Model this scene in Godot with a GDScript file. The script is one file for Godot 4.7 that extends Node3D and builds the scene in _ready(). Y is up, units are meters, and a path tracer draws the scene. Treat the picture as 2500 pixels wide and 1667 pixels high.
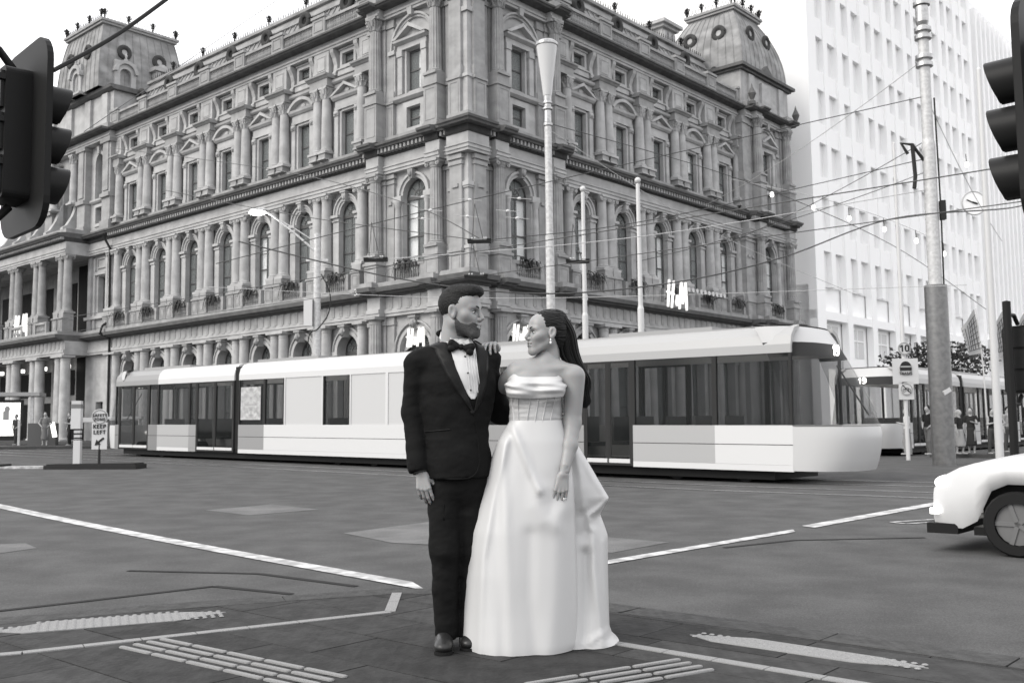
extends Node3D

const YAW := 0.848523
const LX := -0.75027 # along the long left front of the stone building, away from its corner
const LZ := -0.66113
const CORNER := Vector3(-1.858, 0.0, -43.0)
var M := {}

func along(s: float, r: float) -> Vector2: # street axes: s along the left front, r along the right front, from the tram's nose
	return Vector2(7.35 + LX * s - LZ * r, -20.4 + LZ * s + LX * r)

func gh(x: float, z: float) -> float: # the street climbs gently to the left
	var s := clampf((x - 7.35) * LX + (z + 20.4) * LZ, 0.0, 110.0)
	return 0.0135 * (s * s / 16.0 if s < 8.0 else s - 4.0)

func G(x: float, z: float, up := 0.0) -> Vector3:
	return Vector3(x, gh(x, z) + up, z)

func _ready() -> void:
	# camera
	var cam := Camera3D.new()
	cam.name = "camera"
	add_child(cam)
	var pitch := 0.0877633
	var roll := -0.012414
	var fwd := Vector3(0, sin(pitch), -cos(pitch))
	var up0 := Vector3(0, cos(pitch), sin(pitch))
	var right := Vector3.RIGHT * cos(roll) + up0 * sin(roll)
	var up1 := up0 * cos(roll) - Vector3.RIGHT * sin(roll)
	cam.transform = Transform3D(Basis(right, up1, -fwd), Vector3(0, 1.27, 0))
	cam.near = 0.1
	cam.far = 1500.0
	cam.fov = 37.87
	var at := CameraAttributesPhysical.new()
	at.frustum_focal_length = 35.0
	at.frustum_near = 0.1
	at.frustum_far = 1500.0
	at.frustum_focus_distance = 5.35
	at.exposure_aperture = 8.0
	cam.attributes = at
	# sky: an even white overcast
	var env := Environment.new()
	env.background_mode = Environment.BG_SKY
	var sky := Sky.new()
	var sm := ProceduralSkyMaterial.new()
	sm.sky_top_color = Color(0.90, 0.90, 0.91)
	sm.sky_horizon_color = Color(0.95, 0.95, 0.95)
	sm.sky_curve = 0.2
	sm.ground_horizon_color = Color(0.5, 0.5, 0.5)
	sm.ground_bottom_color = Color(0.35, 0.35, 0.35)
	sm.sky_energy_multiplier = 1.0
	sky.sky_material = sm
	env.sky = sky
	env.tonemap_mode = Environment.TONE_MAPPER_LINEAR
	env.tonemap_exposure = EXPOSURE
	env.sdfgi_enabled = true
	env.ssao_enabled = true
	env.ssil_enabled = true
	env.background_energy_multiplier = SKY
	var we := WorldEnvironment.new()
	we.name = "daylight"
	we.environment = env
	add_child(we)
	# the bright part of the overcast sky, to the left behind the camera
	var sun := DirectionalLight3D.new()
	sun.name = "sun"
	sun.light_energy = 0.5
	sun.light_color = Color(1.0, 0.985, 0.96)
	sun.light_angular_distance = 40.0
	sun.shadow_enabled = true
	sun.sky_mode = DirectionalLight3D.SKY_MODE_LIGHT_ONLY
	add_child(sun)
	sun.look_at_from_position(Vector3.ZERO, -Vector3(-0.74, 0.62, 0.40), Vector3.UP)
	materials()
	ground()
	stone_building()
	far_buildings()
	street_poles()
	wires()
	moving_tram()
	waiting_tram()
	island_and_signs()
	traffic_lights()
	car()
	crowd()
	groom()
	bride()

const EXPOSURE := 1.7
const SKY := 1.2

func materials() -> void:
	M.asphalt = mat(0.11, 0.85, 0.0, "road", 6.0)
	M.asphalt2 = mat(0.18, 0.85, 0.0, "road", 5.0)
	M.asphalt_dark = mat(0.065, 0.8, 0.0, "asphalt", 0.6)
	M.paint = mat(0.6, 0.7, 0.0, "patchy", 1.2)
	M.blue = []
	for k in 4:
		M.blue.append(mat(0.042 + 0.006 * k, 0.75, 0.0, "stone", 1.7, 0.25))
	M.kerb = mat(0.075, 0.7, 0.0, "stone", 1.1, 0.3)
	M.granite = mat(0.5, 0.75, 0.0, "asphalt", 0.5)
	M.stone = mat(0.48, 0.85, 0.0, "stone", 9.0, 0.15)
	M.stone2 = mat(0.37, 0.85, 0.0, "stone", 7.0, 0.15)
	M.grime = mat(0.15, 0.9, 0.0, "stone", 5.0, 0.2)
	M.dark_stone = mat(0.07, 0.9, 0.0, "stone", 3.0, 0.2)  # darkest stone tone, for the dentil bed and round window rims
	M.lead = mat(0.36, 0.6, 0.0, "patchy", 5.0)
	M.iron = mat(0.03, 0.6)
	M.frame = mat(0.06, 0.5)
	M.dark = mat(0.012, 0.6)
	M.pane = pane_mat()
	M.curtain_or_reflection = mat(0.85, 0.9)  # real hangings, and bright window reflections painted as pale sheets
	M.leaf = mat(0.05, 0.7)
	M.white = mat(0.54, 0.4)
	M.galv = mat(0.55, 0.55, 0.2, "metal", 1.5)
	M.steel = mat(0.45, 0.35, 0.9, "metal", 1.5)
	M.wire = mat(0.05, 0.5)
	M.wire_pale = mat(0.45, 0.5)
	M.black = mat(0.015, 0.45)
	M.lit = glow(0.9, 2.5)

# ---------------------------------------------------------------- ground
func sheet(m: MB, pts: Array, lift: float) -> void: # flat list x, z; follows the slope at its corners
	var p := P(pts)
	var t := Geometry2D.triangulate_polygon(p)
	for i in range(0, t.size(), 3):
		var a := p[t[i]]
		var b := p[t[i + 1]]
		var c := p[t[i + 2]]
		if (b - a).cross(c - a) > 0.0:
			var q := b
			b = c
			c = q
		m.tri(G(a.x, a.y, lift), G(b.x, b.y, lift), G(c.x, c.y, lift))

func ribbon(m: MB, a: Vector2, b: Vector2, c: Vector2, d: Vector2, lift: float, each := 1.0) -> void: # strip between the lines a-b and d-c
	var k := maxi(1, int(a.distance_to(b) / each))
	for i in k:
		var t0 := float(i) / k
		var t1 := float(i + 1) / k
		var p := a.lerp(b, t0)
		var q := a.lerp(b, t1)
		var r := d.lerp(c, t1)
		var s := d.lerp(c, t0)
		sheet(m, [p.x, p.y, q.x, q.y, r.x, r.y, s.x, s.y], lift)

func ground() -> void:
	var m := MB.new()
	var ss := [-500.0, -60, -20, 0, 1, 2, 3, 4, 5, 6, 7, 8, 12, 20, 40, 70, 110, 600]
	for i in ss.size() - 1:
		for r in [[-500, -40], [-40, -10], [-10, 10], [10, 60], [60, 600]]:
			var q := [along(ss[i], r[0]), along(ss[i + 1], r[0]), along(ss[i + 1], r[1]), along(ss[i], r[1])]
			sheet(m, [q[0].x, q[0].y, q[1].x, q[1].y, q[2].x, q[2].y, q[3].x, q[3].y], 0.0)
	struct("road", m, M.asphalt)
	# worn and mended areas of the carriageway
	m = MB.new()
	sheet(m, [-4.94, -16.09, -4.15, -17.22, -3.14, -16.16, -3.99, -15.17], 0.004)
	sheet(m, [-2.13, -12.56, -1.2, -13.9, 1.71, -11.16, 0.99, -10.29, -1.39, -11.44], 0.004)
	sheet(m, [-7.4, -11.2, -5.7, -11.75, -5.34, -11.27, -5.52, -10.82, -7.2, -10.3], 0.004)
	struct("road_patch", m, M.asphalt2)
	m = MB.new()
	for q in [[-4.2, -7.0, -3.33, -7.7], [-3.33, -7.7, -2.5, -8.4], [-2.5, -8.4, -1.75, -7.95], [2.2, -10.6, 3.1, -11.2], [3.1, -11.2, 4.6, -11.3], [-3.6, -9.4, -2.3, -9.1], [-2.3, -9.1, -1.3, -8.3]]:
		var a := Vector2(q[0], q[1])
		var b := Vector2(q[2], q[3])
		var o := (b - a).orthogonal().normalized() * 0.035
		ribbon(m, a - o, b - o, b + o, a + o, 0.005)
	struct("road_seam", m, M.asphalt_dark)
	# painted stop lines of the crossing
	m = MB.new()
	ribbon(m, Vector2(-13.6, -22.6), Vector2(-0.86, -8.48), Vector2(-0.7, -8.02), Vector2(-12.9, -21.4), 0.008)
	struct("stop_line", m, M.paint)
	m = MB.new()
	ribbon(m, Vector2(0.4, -9.18), Vector2(3.41, -12.33), Vector2(3.36, -12.05), Vector2(0.35, -8.88), 0.008)
	struct("stop_line", m, M.paint)
	m = MB.new()
	ribbon(m, Vector2(3.64, -12.75), Vector2(8.6, -18.3), Vector2(8.75, -18.1), Vector2(3.72, -12.5), 0.008)
	struct("stop_line", m, M.paint)
	m = MB.new()
	var q0 := [Vector2(4.9, -13.1), Vector2(5.6, -13.4), Vector2(5.7, -13.15), Vector2(5.0, -12.85)]
	for i in 4:
		var a: Vector2 = q0[i]
		var b: Vector2 = q0[(i + 1) % 4]
		var o := (b - a).orthogonal().normalized() * 0.03
		ribbon(m, a - o, b - o, b + o, a + o, 0.008)
	struct("painted_box", m, M.paint)
	# tram rails, two tracks
	for r in [0.6, 2.035, -2.6, -1.165]:
		m = MB.new()
		for e in [0.0, 0.11]:
			ribbon(m, along(-60, r + e), along(90, r + e), along(90, r + e + 0.06), along(-60, r + e + 0.06), 0.006, 6.0)
		struct("tram_rail", m, M.steel)
	near_pavement()
	# footpath round the stone building and the corner it stands on
	m = MB.new()
	foot(m, [along(21.7 + 0.0, 6.0), along(90, 6.0), along(90, 14), along(23, 14), along(23, 90), along(15.5, 90), along(15.5, 9.0), along(16.3, 7.0), along(18.5, 6.0)], 0.13)
	struct("pavement", m, M.kerb)
	m = MB.new()
	foot(m, [Vector2(-34, -48.6), Vector2(-19.5, -52.4), Vector2(-22, -60), Vector2(-40, -56)], 0.14)
	struct("tram_stop_platform", m, M.kerb)
	m = MB.new()
	foot(m, [along(0, 18.2), along(5.2, 18.5), along(5.2, 90), along(-60, 90), along(-60, 9), along(-9.0, 9), along(-6, 14)], 0.13)
	struct("pavement", m, M.kerb)

func foot(m: MB, pts: Array, h: float) -> void: # a raised slab with its kerb faces
	var flat := []
	for p in pts:
		flat.append_array([p.x, p.y])
	sheet(m, flat, h)
	for i in pts.size():
		var a: Vector2 = pts[i]
		var b: Vector2 = pts[(i + 1) % pts.size()]
		m.quad(G(a.x, a.y, -0.05), G(b.x, b.y, -0.05), G(b.x, b.y, h), G(a.x, a.y, h))

func slab(m: MB, poly: PackedVector2Array, y0: float, y1: float) -> void: # a paving stone: polygon in x, z
	var keep := m.T
	m.T = keep * Transform3D(Basis(Vector3(1, 0, 0), Vector3(0, 0, -1), Vector3(0, 1, 0)), Vector3.ZERO)
	var p := PackedVector2Array()
	for q in poly:
		p.append(Vector2(q.x, -q.y))
	m.prism(p, y0, y1)
	m.T = keep

func near_pavement() -> void:
	var rng := RandomNumberGenerator.new()
	rng.seed = 11
	var edge := P([-7, -3.2, -5, -4.95, -3.3, -6.42, -2.5, -6.82, -1.65, -7.15, -0.88, -7.42, -0.2, -7.36, 0.35, -6.98, 0.81, -6.52, 1.8, -5.65, 2.49, -5.02, 4.5, -3.2, 6, -1.9])
	var outer := edge.duplicate()
	outer.append(Vector2(6, 3))
	outer.append(Vector2(-7, 3))
	var bed := MB.new()
	slab(bed, Geometry2D.offset_polygon(outer, -0.03)[0], -0.02, 0.098)
	var base := struct("near_pavement", bed, M.asphalt_dark)
	# kerb stones
	for i in edge.size() - 1:
		var a := edge[i]
		var b := edge[i + 1]
		var n := maxi(1, int(round(a.distance_to(b) / 0.9)))
		for k in n:
			var p := a.lerp(b, (k + 0.006) / n)
			var q := a.lerp(b, (k + 0.994) / n)
			var o := (b - a).orthogonal().normalized() * 0.24
			if o.y < 0.0:
				o = -o
			var m := MB.new()
			slab(m, PackedVector2Array([p, q, q + o, p + o]), -0.02, 0.119 + rng.randf() * 0.002)
			part("kerb_stone", m, M.kerb, base)
	# paving slabs in courses that run with the right-hand kerb
	var inside: PackedVector2Array = Geometry2D.offset_polygon(outer, -0.25)[0]
	var ex := Vector2(-LX, -LZ) # towards the camera and right
	var ey := Vector2(LZ, -LX)
	var w := 0.46
	for j in range(-16, 20):
		var x := -8.0 + rng.randf() * 0.8
		while x < 8.0:
			var len_ := rng.randf_range(0.75, 1.25)
			var c := Vector2(0, -5.0)
			var p := c + ex * x + ey * (j * w)
			var g := 0.004
			var cellp := PackedVector2Array([p + ex * g + ey * g, p + ex * (len_ - g) + ey * g, p + ex * (len_ - g) + ey * (w - g), p + ex * g + ey * (w - g)])
			x += len_
			var mid := p + ex * len_ / 2
			if mid.y > -3.6 or absf(mid.x) > 5.0:
				continue
			for piece in Geometry2D.intersect_polygons(cellp, inside):
				if piece.size() < 3:
					continue
				var m := MB.new()
				slab(m, piece, 0.09, 0.118 + rng.randf() * 0.003)
				part("paving_slab", m, M.blue[rng.randi() % 4], base)
	# pale inlaid strip
	for run in [[[-4.6, -4.6], [-2.62, -5.40], [-0.80, -6.46], [-0.84, -7.2]], [[0.30, -5.66], [0.56, -5.43], [1.62, -4.47], [2.6, -3.55]]]:
		for i in run.size() - 1:
			var a := Vector2(run[i][0], run[i][1])
			var b := Vector2(run[i + 1][0], run[i + 1][1])
			var n := maxi(1, int(round(a.distance_to(b) / 0.3)))
			var o := (b - a).orthogonal().normalized() * 0.035
			for k in n:
				var p := a.lerp(b, (k + 0.01) / n)
				var q := a.lerp(b, (k + 0.99) / n)
				var m := MB.new()
				slab(m, PackedVector2Array([p - o, q - o, q + o, p + o]), 0.1, 0.125)
				part("inlay_strip", m, M.granite, base)
	# directional bars, four abreast
	var bar := MB.new()
	var bp := arcpts(Vector2(0.128, 0), 0.017, -PI / 2, PI / 2, 6)
	bp.append_array(arcpts(Vector2(-0.128, 0), 0.017, PI / 2, PI * 1.5, 6))
	slab(bar, bp, 0, 0.006)
	var bi := PackedVector2Array()
	for q in bp:
		bi.append(Vector2(q.x * 0.975, q.y * 0.72))
	slab(bar, bi, 0.006, 0.0085)
	var bm := bar.mesh()
	for f in [[Vector2(-2.07, -5.61), Vector2(0.79, 0.61), 5], [Vector2(0.88, -4.95), Vector2(-0.87, 0.50), 4]]:
		var dir: Vector2 = f[1].normalized()
		var sd := Vector2(dir.y, -dir.x)
		for k in f[2]:
			for j in 4:
				var p: Vector2 = f[0] + dir * (0.15 + 0.305 * k) + sd * ((j - 1.5) * 0.082)
				part("tactile_bar", bm, M.granite, base, Transform3D(Basis(Vector3.UP, -dir.angle()), Vector3(p.x, 0.1205, p.y)))
	# warning pads of small domes
	for f in [[Vector2(-3.1, -6.0), Vector2(-1.86, -6.52), 0.33], [Vector2(0.98, -5.66), Vector2(1.95, -4.82), 0.21]]:
		var a: Vector2 = f[0]
		var b: Vector2 = f[1]
		var dir := (b - a).normalized()
		var sd := dir.orthogonal()
		if sd.y > 0.0:
			sd = -sd
		var m := MB.new()
		var ln := a.distance_to(b)
		var hw: float = f[2] / 2
		slab(m, PackedVector2Array([a - sd * hw * 0.2, a + dir * 0.32 + sd * hw, b - dir * 0.25 + sd * hw * 0.75, b, b - dir * 0.32 - sd * hw, a + dir * 0.18 - sd * hw]), 0.1, 0.124)
		part("warning_pad", m, M.granite, base)
		m = MB.new()
		var dome := MB.new()
		dome.lathe(P([0.017, 0, 0.012, 0.004, 0.0, 0.005]), 6)
		for i in int(ln / 0.05):
			for j in range(-3, 4):
				var e := sd * (j * 0.05)
				if absf(j * 0.05) > hw * 0.92 or (i * 0.05 < 0.2 and absf(j * 0.05) > hw * 0.5) or (i * 0.05 > ln - 0.3 and j * 0.05 > hw * 0.5):
					continue
				var p := a + dir * (i * 0.05 + 0.05) + e
				m.add(dome, Transform3D(Basis.IDENTITY, Vector3(p.x, 0.1238, p.y)))
		part("warning_domes", m, M.granite, base).set_meta("kind", "stuff")
# ---------------------------------------------------------------- mesh building
class MB:
	var v := PackedVector3Array()
	var n := PackedVector3Array()
	var T := Transform3D.IDENTITY
	func tri(a: Vector3, b: Vector3, c: Vector3) -> void: # counter-clockwise seen from outside
		var p := T * a
		var q := T * b
		var r := T * c
		var m := (q - p).cross(r - p)
		if m.length_squared() < 1e-16:
			return
		m = m.normalized()
		v.append(p); v.append(r); v.append(q)
		n.append(m); n.append(m); n.append(m)
	func stri(a: Vector3, b: Vector3, c: Vector3, na: Vector3, nb: Vector3, nc: Vector3) -> void:
		v.append(T * a); v.append(T * c); v.append(T * b)
		n.append((T.basis * na).normalized()); n.append((T.basis * nc).normalized()); n.append((T.basis * nb).normalized())
	func quad(a: Vector3, b: Vector3, c: Vector3, d: Vector3) -> void:
		tri(a, b, c)
		tri(a, c, d)
	func box(c: Vector3, s: Vector3) -> MB:
		return box8(c.x - s.x / 2, c.x + s.x / 2, c.y - s.y / 2, c.y + s.y / 2, c.z - s.z / 2, c.z + s.z / 2)
	func box8(x0: float, x1: float, y0: float, y1: float, z0: float, z1: float) -> MB:
		var p := PackedVector2Array([Vector2(x0, y0), Vector2(x1, y0), Vector2(x1, y1), Vector2(x0, y1)])
		return prism(p, z0, z1)
	func taper(c: Vector3, s0: Vector2, s1: Vector2, h: float) -> MB: # a box that narrows upwards; c is the middle of its foot
		var a := [Vector3(-s0.x, 0, s0.y), Vector3(s0.x, 0, s0.y), Vector3(s0.x, 0, -s0.y), Vector3(-s0.x, 0, -s0.y)]
		var b := [Vector3(-s1.x, h, s1.y), Vector3(s1.x, h, s1.y), Vector3(s1.x, h, -s1.y), Vector3(-s1.x, h, -s1.y)]
		for i in 4:
			var j := (i + 1) % 4
			quad(c + a[i] / V2, c + a[j] / V2, c + b[j] / V2, c + b[i] / V2)
		quad(c + b[0] / V2, c + b[1] / V2, c + b[2] / V2, c + b[3] / V2)
		quad(c + a[3] / V2, c + a[2] / V2, c + a[1] / V2, c + a[0] / V2)
		return self
	const V2 := Vector3(2, 1, 2)
	func prism(poly: PackedVector2Array, z0: float, z1: float) -> MB:
		if Geometry2D.is_polygon_clockwise(poly):
			poly = poly.duplicate()
			poly.reverse()
		# is_polygon_clockwise speaks of y down; make sure the area is positive with y up
		var area := 0.0
		for i in poly.size():
			area += poly[i].cross(poly[(i + 1) % poly.size()])
		if area < 0.0:
			poly.reverse()
		var t := PackedInt32Array([0, 1, 2, 0, 2, 3]) if poly.size() == 4 and convex4(poly) else Geometry2D.triangulate_polygon(poly)
		for i in range(0, t.size(), 3):
			var a := poly[t[i]]
			var b := poly[t[i + 1]]
			var c := poly[t[i + 2]]
			if (b - a).cross(c - a) < 0.0:
				var s := b
				b = c
				c = s
			tri(Vector3(a.x, a.y, z1), Vector3(b.x, b.y, z1), Vector3(c.x, c.y, z1))
			tri(Vector3(a.x, a.y, z0), Vector3(c.x, c.y, z0), Vector3(b.x, b.y, z0))
		for i in poly.size():
			var a := poly[i]
			var b := poly[(i + 1) % poly.size()]
			quad(Vector3(a.x, a.y, z0), Vector3(b.x, b.y, z0), Vector3(b.x, b.y, z1), Vector3(a.x, a.y, z1))
		return self
	func convex4(p: PackedVector2Array) -> bool:
		for i in 4:
			if (p[(i + 1) % 4] - p[i]).cross(p[(i + 2) % 4] - p[(i + 1) % 4]) <= 0.0:
				return false
		return true
	func prof(poly: PackedVector2Array, x0: float, x1: float) -> MB: # a profile of (depth, height) drawn out along x
		var keep := T
		T = T * Transform3D(Basis(Vector3(0, 0, 1), Vector3(0, 1, 0), Vector3(-1, 0, 0)), Vector3.ZERO)
		prism(poly, -x1, -x0)
		T = keep
		return self
	func lathe(p: PackedVector2Array, seg := 12, at := Vector3.ZERO, a0 := 0.0, a1 := TAU, flute := 0.0) -> MB:
		for i in p.size() - 1:
			var d := p[i + 1] - p[i]
			if d.length() < 1e-6:
				continue
			var ny := -d.x / d.length()
			var nr := d.y / d.length()
			for k in seg:
				var t0 := a0 + (a1 - a0) * k / seg
				var t1 := a0 + (a1 - a0) * (k + 1) / seg
				var f0 := 1.0 - (flute if k % 2 else 0.0)
				var f1 := 1.0 - (flute if (k + 1) % 2 else 0.0)
				var c0 := Vector3(sin(t0), 0, cos(t0))
				var c1 := Vector3(sin(t1), 0, cos(t1))
				var a := at + c0 * p[i].x * f0 + Vector3.UP * p[i].y
				var b := at + c1 * p[i].x * f1 + Vector3.UP * p[i].y
				var c := at + c1 * p[i + 1].x * f1 + Vector3.UP * p[i + 1].y
				var e := at + c0 * p[i + 1].x * f0 + Vector3.UP * p[i + 1].y
				if flute > 0.0:
					quad(a, b, c, e)
					continue
				var n0 := c0 * nr + Vector3.UP * ny
				var n1 := c1 * nr + Vector3.UP * ny
				if p[i].x > 1e-5:
					stri(a, b, c, n0, n1, n1)
				if p[i + 1].x > 1e-5:
					stri(a, c, e, n0, n1, n0)
		return self
	func tube(path: PackedVector3Array, radii: PackedFloat32Array, seg := 8, flat := 1.0, cap := true) -> MB:
		var rows: Array[PackedVector3Array] = []
		var side := Vector3.ZERO
		for i in path.size():
			var d := (path[mini(i + 1, path.size() - 1)] - path[maxi(i - 1, 0)]).normalized()
			if i == 0:
				side = d.cross(Vector3.UP if absf(d.y) < 0.9 else Vector3.RIGHT).normalized()
			else:
				side = (side - d * side.dot(d)).normalized()
			var up := d.cross(side)
			var r: float = radii[mini(i, radii.size() - 1)]
			var row := PackedVector3Array()
			for k in seg:
				var t := TAU * k / seg
				row.append(path[i] + side * cos(t) * r + up * sin(t) * r * flat)
			rows.append(row)
		surf(rows, true, false)
		if cap:
			for e in [0, rows.size() - 1]:
				for k in seg:
					var a := rows[e][k]
					var b := rows[e][(k + 1) % seg]
					if e == 0:
						tri(path[0], b, a)
					else:
						tri(path[path.size() - 1], a, b)
		return self
	func surf(rows: Array[PackedVector3Array], closed := false, flip := false) -> MB: # a smooth sheet; outside is along (next in row) x (next row)
		var h := rows.size()
		var w := rows[0].size()
		var nn: Array[PackedVector3Array] = []
		for i in h:
			var r := PackedVector3Array()
			for k in w:
				var a := rows[i][(k + 1) % w if closed else mini(k + 1, w - 1)] - rows[i][(k + w - 1) % w if closed else maxi(k - 1, 0)]
				var b := rows[mini(i + 1, h - 1)][k] - rows[maxi(i - 1, 0)][k]
				var m := a.cross(b).normalized()
				r.append(-m if flip else m)
			nn.append(r)
		for i in h - 1:
			for k in (w if closed else w - 1):
				var l := (k + 1) % w
				if flip:
					stri(rows[i][k], rows[i + 1][l], rows[i][l], nn[i][k], nn[i + 1][l], nn[i][l])
					stri(rows[i][k], rows[i + 1][k], rows[i + 1][l], nn[i][k], nn[i + 1][k], nn[i + 1][l])
				else:
					stri(rows[i][k], rows[i][l], rows[i + 1][l], nn[i][k], nn[i][l], nn[i + 1][l])
					stri(rows[i][k], rows[i + 1][l], rows[i + 1][k], nn[i][k], nn[i + 1][l], nn[i + 1][k])
		return self
	func ball(c: Vector3, r: Vector3, seg := 10, rings := 6) -> MB:
		var rows: Array[PackedVector3Array] = []
		for i in rings + 1:
			var a := -PI / 2 + PI * i / rings
			var row := PackedVector3Array()
			for k in seg:
				var t := TAU * k / seg
				row.append(c + Vector3(sin(t) * cos(a), sin(a), cos(t) * cos(a)) * r)
			rows.append(row)
		for i in rings:
			for k in seg:
				var l := (k + 1) % seg
				var q := [rows[i][k], rows[i][l], rows[i + 1][l], rows[i + 1][k]]
				var m := []
				for p in q:
					m.append(((p - c) / (r * r)).normalized())
				if i > 0:
					stri(q[0], q[1], q[2], m[0], m[1], m[2])
				if i < rings - 1:
					stri(q[0], q[2], q[3], m[0], m[2], m[3])
		return self
	func add(m: MB, t := Transform3D.IDENTITY) -> MB:
		var w := T * t
		var odd := w.basis.determinant() < 0.0
		for i in m.v.size():
			var k := i
			if odd and i % 3 > 0:
				k = i + 1 if i % 3 == 1 else i - 1
			v.append(w * m.v[k])
			n.append((w.basis * m.n[k]).normalized())
		return self
	func mesh() -> ArrayMesh:
		var a := []
		a.resize(Mesh.ARRAY_MAX)
		a[Mesh.ARRAY_VERTEX] = v
		a[Mesh.ARRAY_NORMAL] = n
		var m := ArrayMesh.new()
		if v.size():
			m.add_surface_from_arrays(Mesh.PRIMITIVE_TRIANGLES, a)
		return m

func P(a: Array) -> PackedVector2Array: # flat list of pairs
	var p := PackedVector2Array()
	for i in range(0, a.size(), 2):
		p.append(Vector2(a[i], a[i + 1]))
	return p

func P3(a: Array) -> PackedVector3Array:
	var p := PackedVector3Array()
	for i in range(0, a.size(), 3):
		p.append(Vector3(a[i], a[i + 1], a[i + 2]))
	return p

func spline(p: PackedVector3Array, each := 6) -> PackedVector3Array:
	var o := PackedVector3Array()
	for i in p.size() - 1:
		var a := p[maxi(i - 1, 0)]
		var d := p[mini(i + 2, p.size() - 1)]
		for k in each:
			o.append(p[i].cubic_interpolate(p[i + 1], a, d, float(k) / each))
	o.append(p[p.size() - 1])
	return o

func fl(a: Array) -> PackedFloat32Array:
	return PackedFloat32Array(a)

func arcpts(c: Vector2, r: float, a0: float, a1: float, seg: int) -> PackedVector2Array:
	var p := PackedVector2Array()
	for i in seg + 1:
		var t := a0 + (a1 - a0) * i / seg
		p.append(c + Vector2(cos(t), sin(t)) * r)
	return p

# a flat moulding that follows a half-circle: inner and outer radius, between two depths
func archband(m: MB, c: Vector2, r0: float, r1: float, z0: float, z1: float, seg := 10, a0 := 0.0, a1 := PI) -> void:
	for i in seg:
		var t0 := a0 + (a1 - a0) * i / seg
		var t1 := a0 + (a1 - a0) * (i + 1) / seg
		var d0 := Vector2(cos(t0), sin(t0))
		var d1 := Vector2(cos(t1), sin(t1))
		m.prism(PackedVector2Array([c + d0 * r0, c + d0 * r1, c + d1 * r1, c + d1 * r0]), z0, z1)

# a wall from x0 to x1 and y0 to y1 with one opening that ends in a half-circle (or flat when round is false)
func archwall(m: MB, x0: float, x1: float, y0: float, y1: float, c: float, hw: float, o0: float, o1: float, z0: float, z1: float, round := true) -> void:
	if o0 > y0:
		m.box8(x0, x1, y0, o0, z0, z1)
	m.box8(x0, c - hw, o0, o1, z0, z1)
	m.box8(c + hw, x1, o0, o1, z0, z1)
	if not round:
		m.box8(x0, x1, o1, y1, z0, z1)
		return
	var p := P([x0, o1, x0, y1, c, y1])
	p.append_array(arcpts(Vector2(c, o1), hw, PI / 2, PI, 8))
	m.prism(p, z0, z1)
	p = P([c, y1, x1, y1, x1, o1])
	p.append_array(arcpts(Vector2(c, o1), hw, 0, PI / 2, 8))
	m.prism(p, z0, z1)

# ---------------------------------------------------------------- nodes
var used := {}
func numbered(called: String) -> String:
	used[called] = used.get(called, -1) + 1
	return called if used[called] == 0 else "%s_%03d" % [called, used[called]]

func tag(o: Node3D, label := "", category := "", group := "", kind := "") -> Node3D:
	if label: o.set_meta("label", label)
	if category: o.set_meta("category", category)
	if group: o.set_meta("group", group)
	if kind: o.set_meta("kind", kind)
	return o

func thing(called: String, label: String, category: String, at := Vector3.ZERO, turn := 0.0, group := "") -> Node3D:
	var o := Node3D.new()
	o.name = numbered(called)
	add_child(o)
	o.position = at
	o.rotation.y = turn
	return tag(o, label, category, group)

func part(called: String, m, mat: Material, parent: Node3D, t := Transform3D.IDENTITY) -> MeshInstance3D:
	var o := MeshInstance3D.new()
	o.mesh = m.mesh() if m is MB else m
	o.material_override = mat
	if parent == self:
		o.name = numbered(called)
		add_child(o)
	else:
		var k := 0
		var nm := called
		var have: Dictionary = parent.get_meta("_names") if parent.has_meta("_names") else {}
		k = have.get(called, -1) + 1
		have[called] = k
		parent.set_meta("_names", have)
		if k > 0:
			nm = "%s_%03d" % [called, k]
		o.name = nm
		parent.add_child(o, true)
	o.transform = t
	return o

func struct(called: String, m, mat: Material) -> MeshInstance3D:
	var o := part(called, m, mat, self)
	o.set_meta("kind", "structure")
	return o

func clone(o: Node3D, label: String, at: Vector3, turn := 0.0, group := "") -> Node3D:
	var c: Node3D = o.duplicate()
	c.name = numbered(str(o.name).rstrip("0123456789").trim_suffix("_"))
	add_child(c)
	c.position = at
	c.rotation.y = turn
	return tag(c, label, o.get_meta("category"), group)

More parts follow.
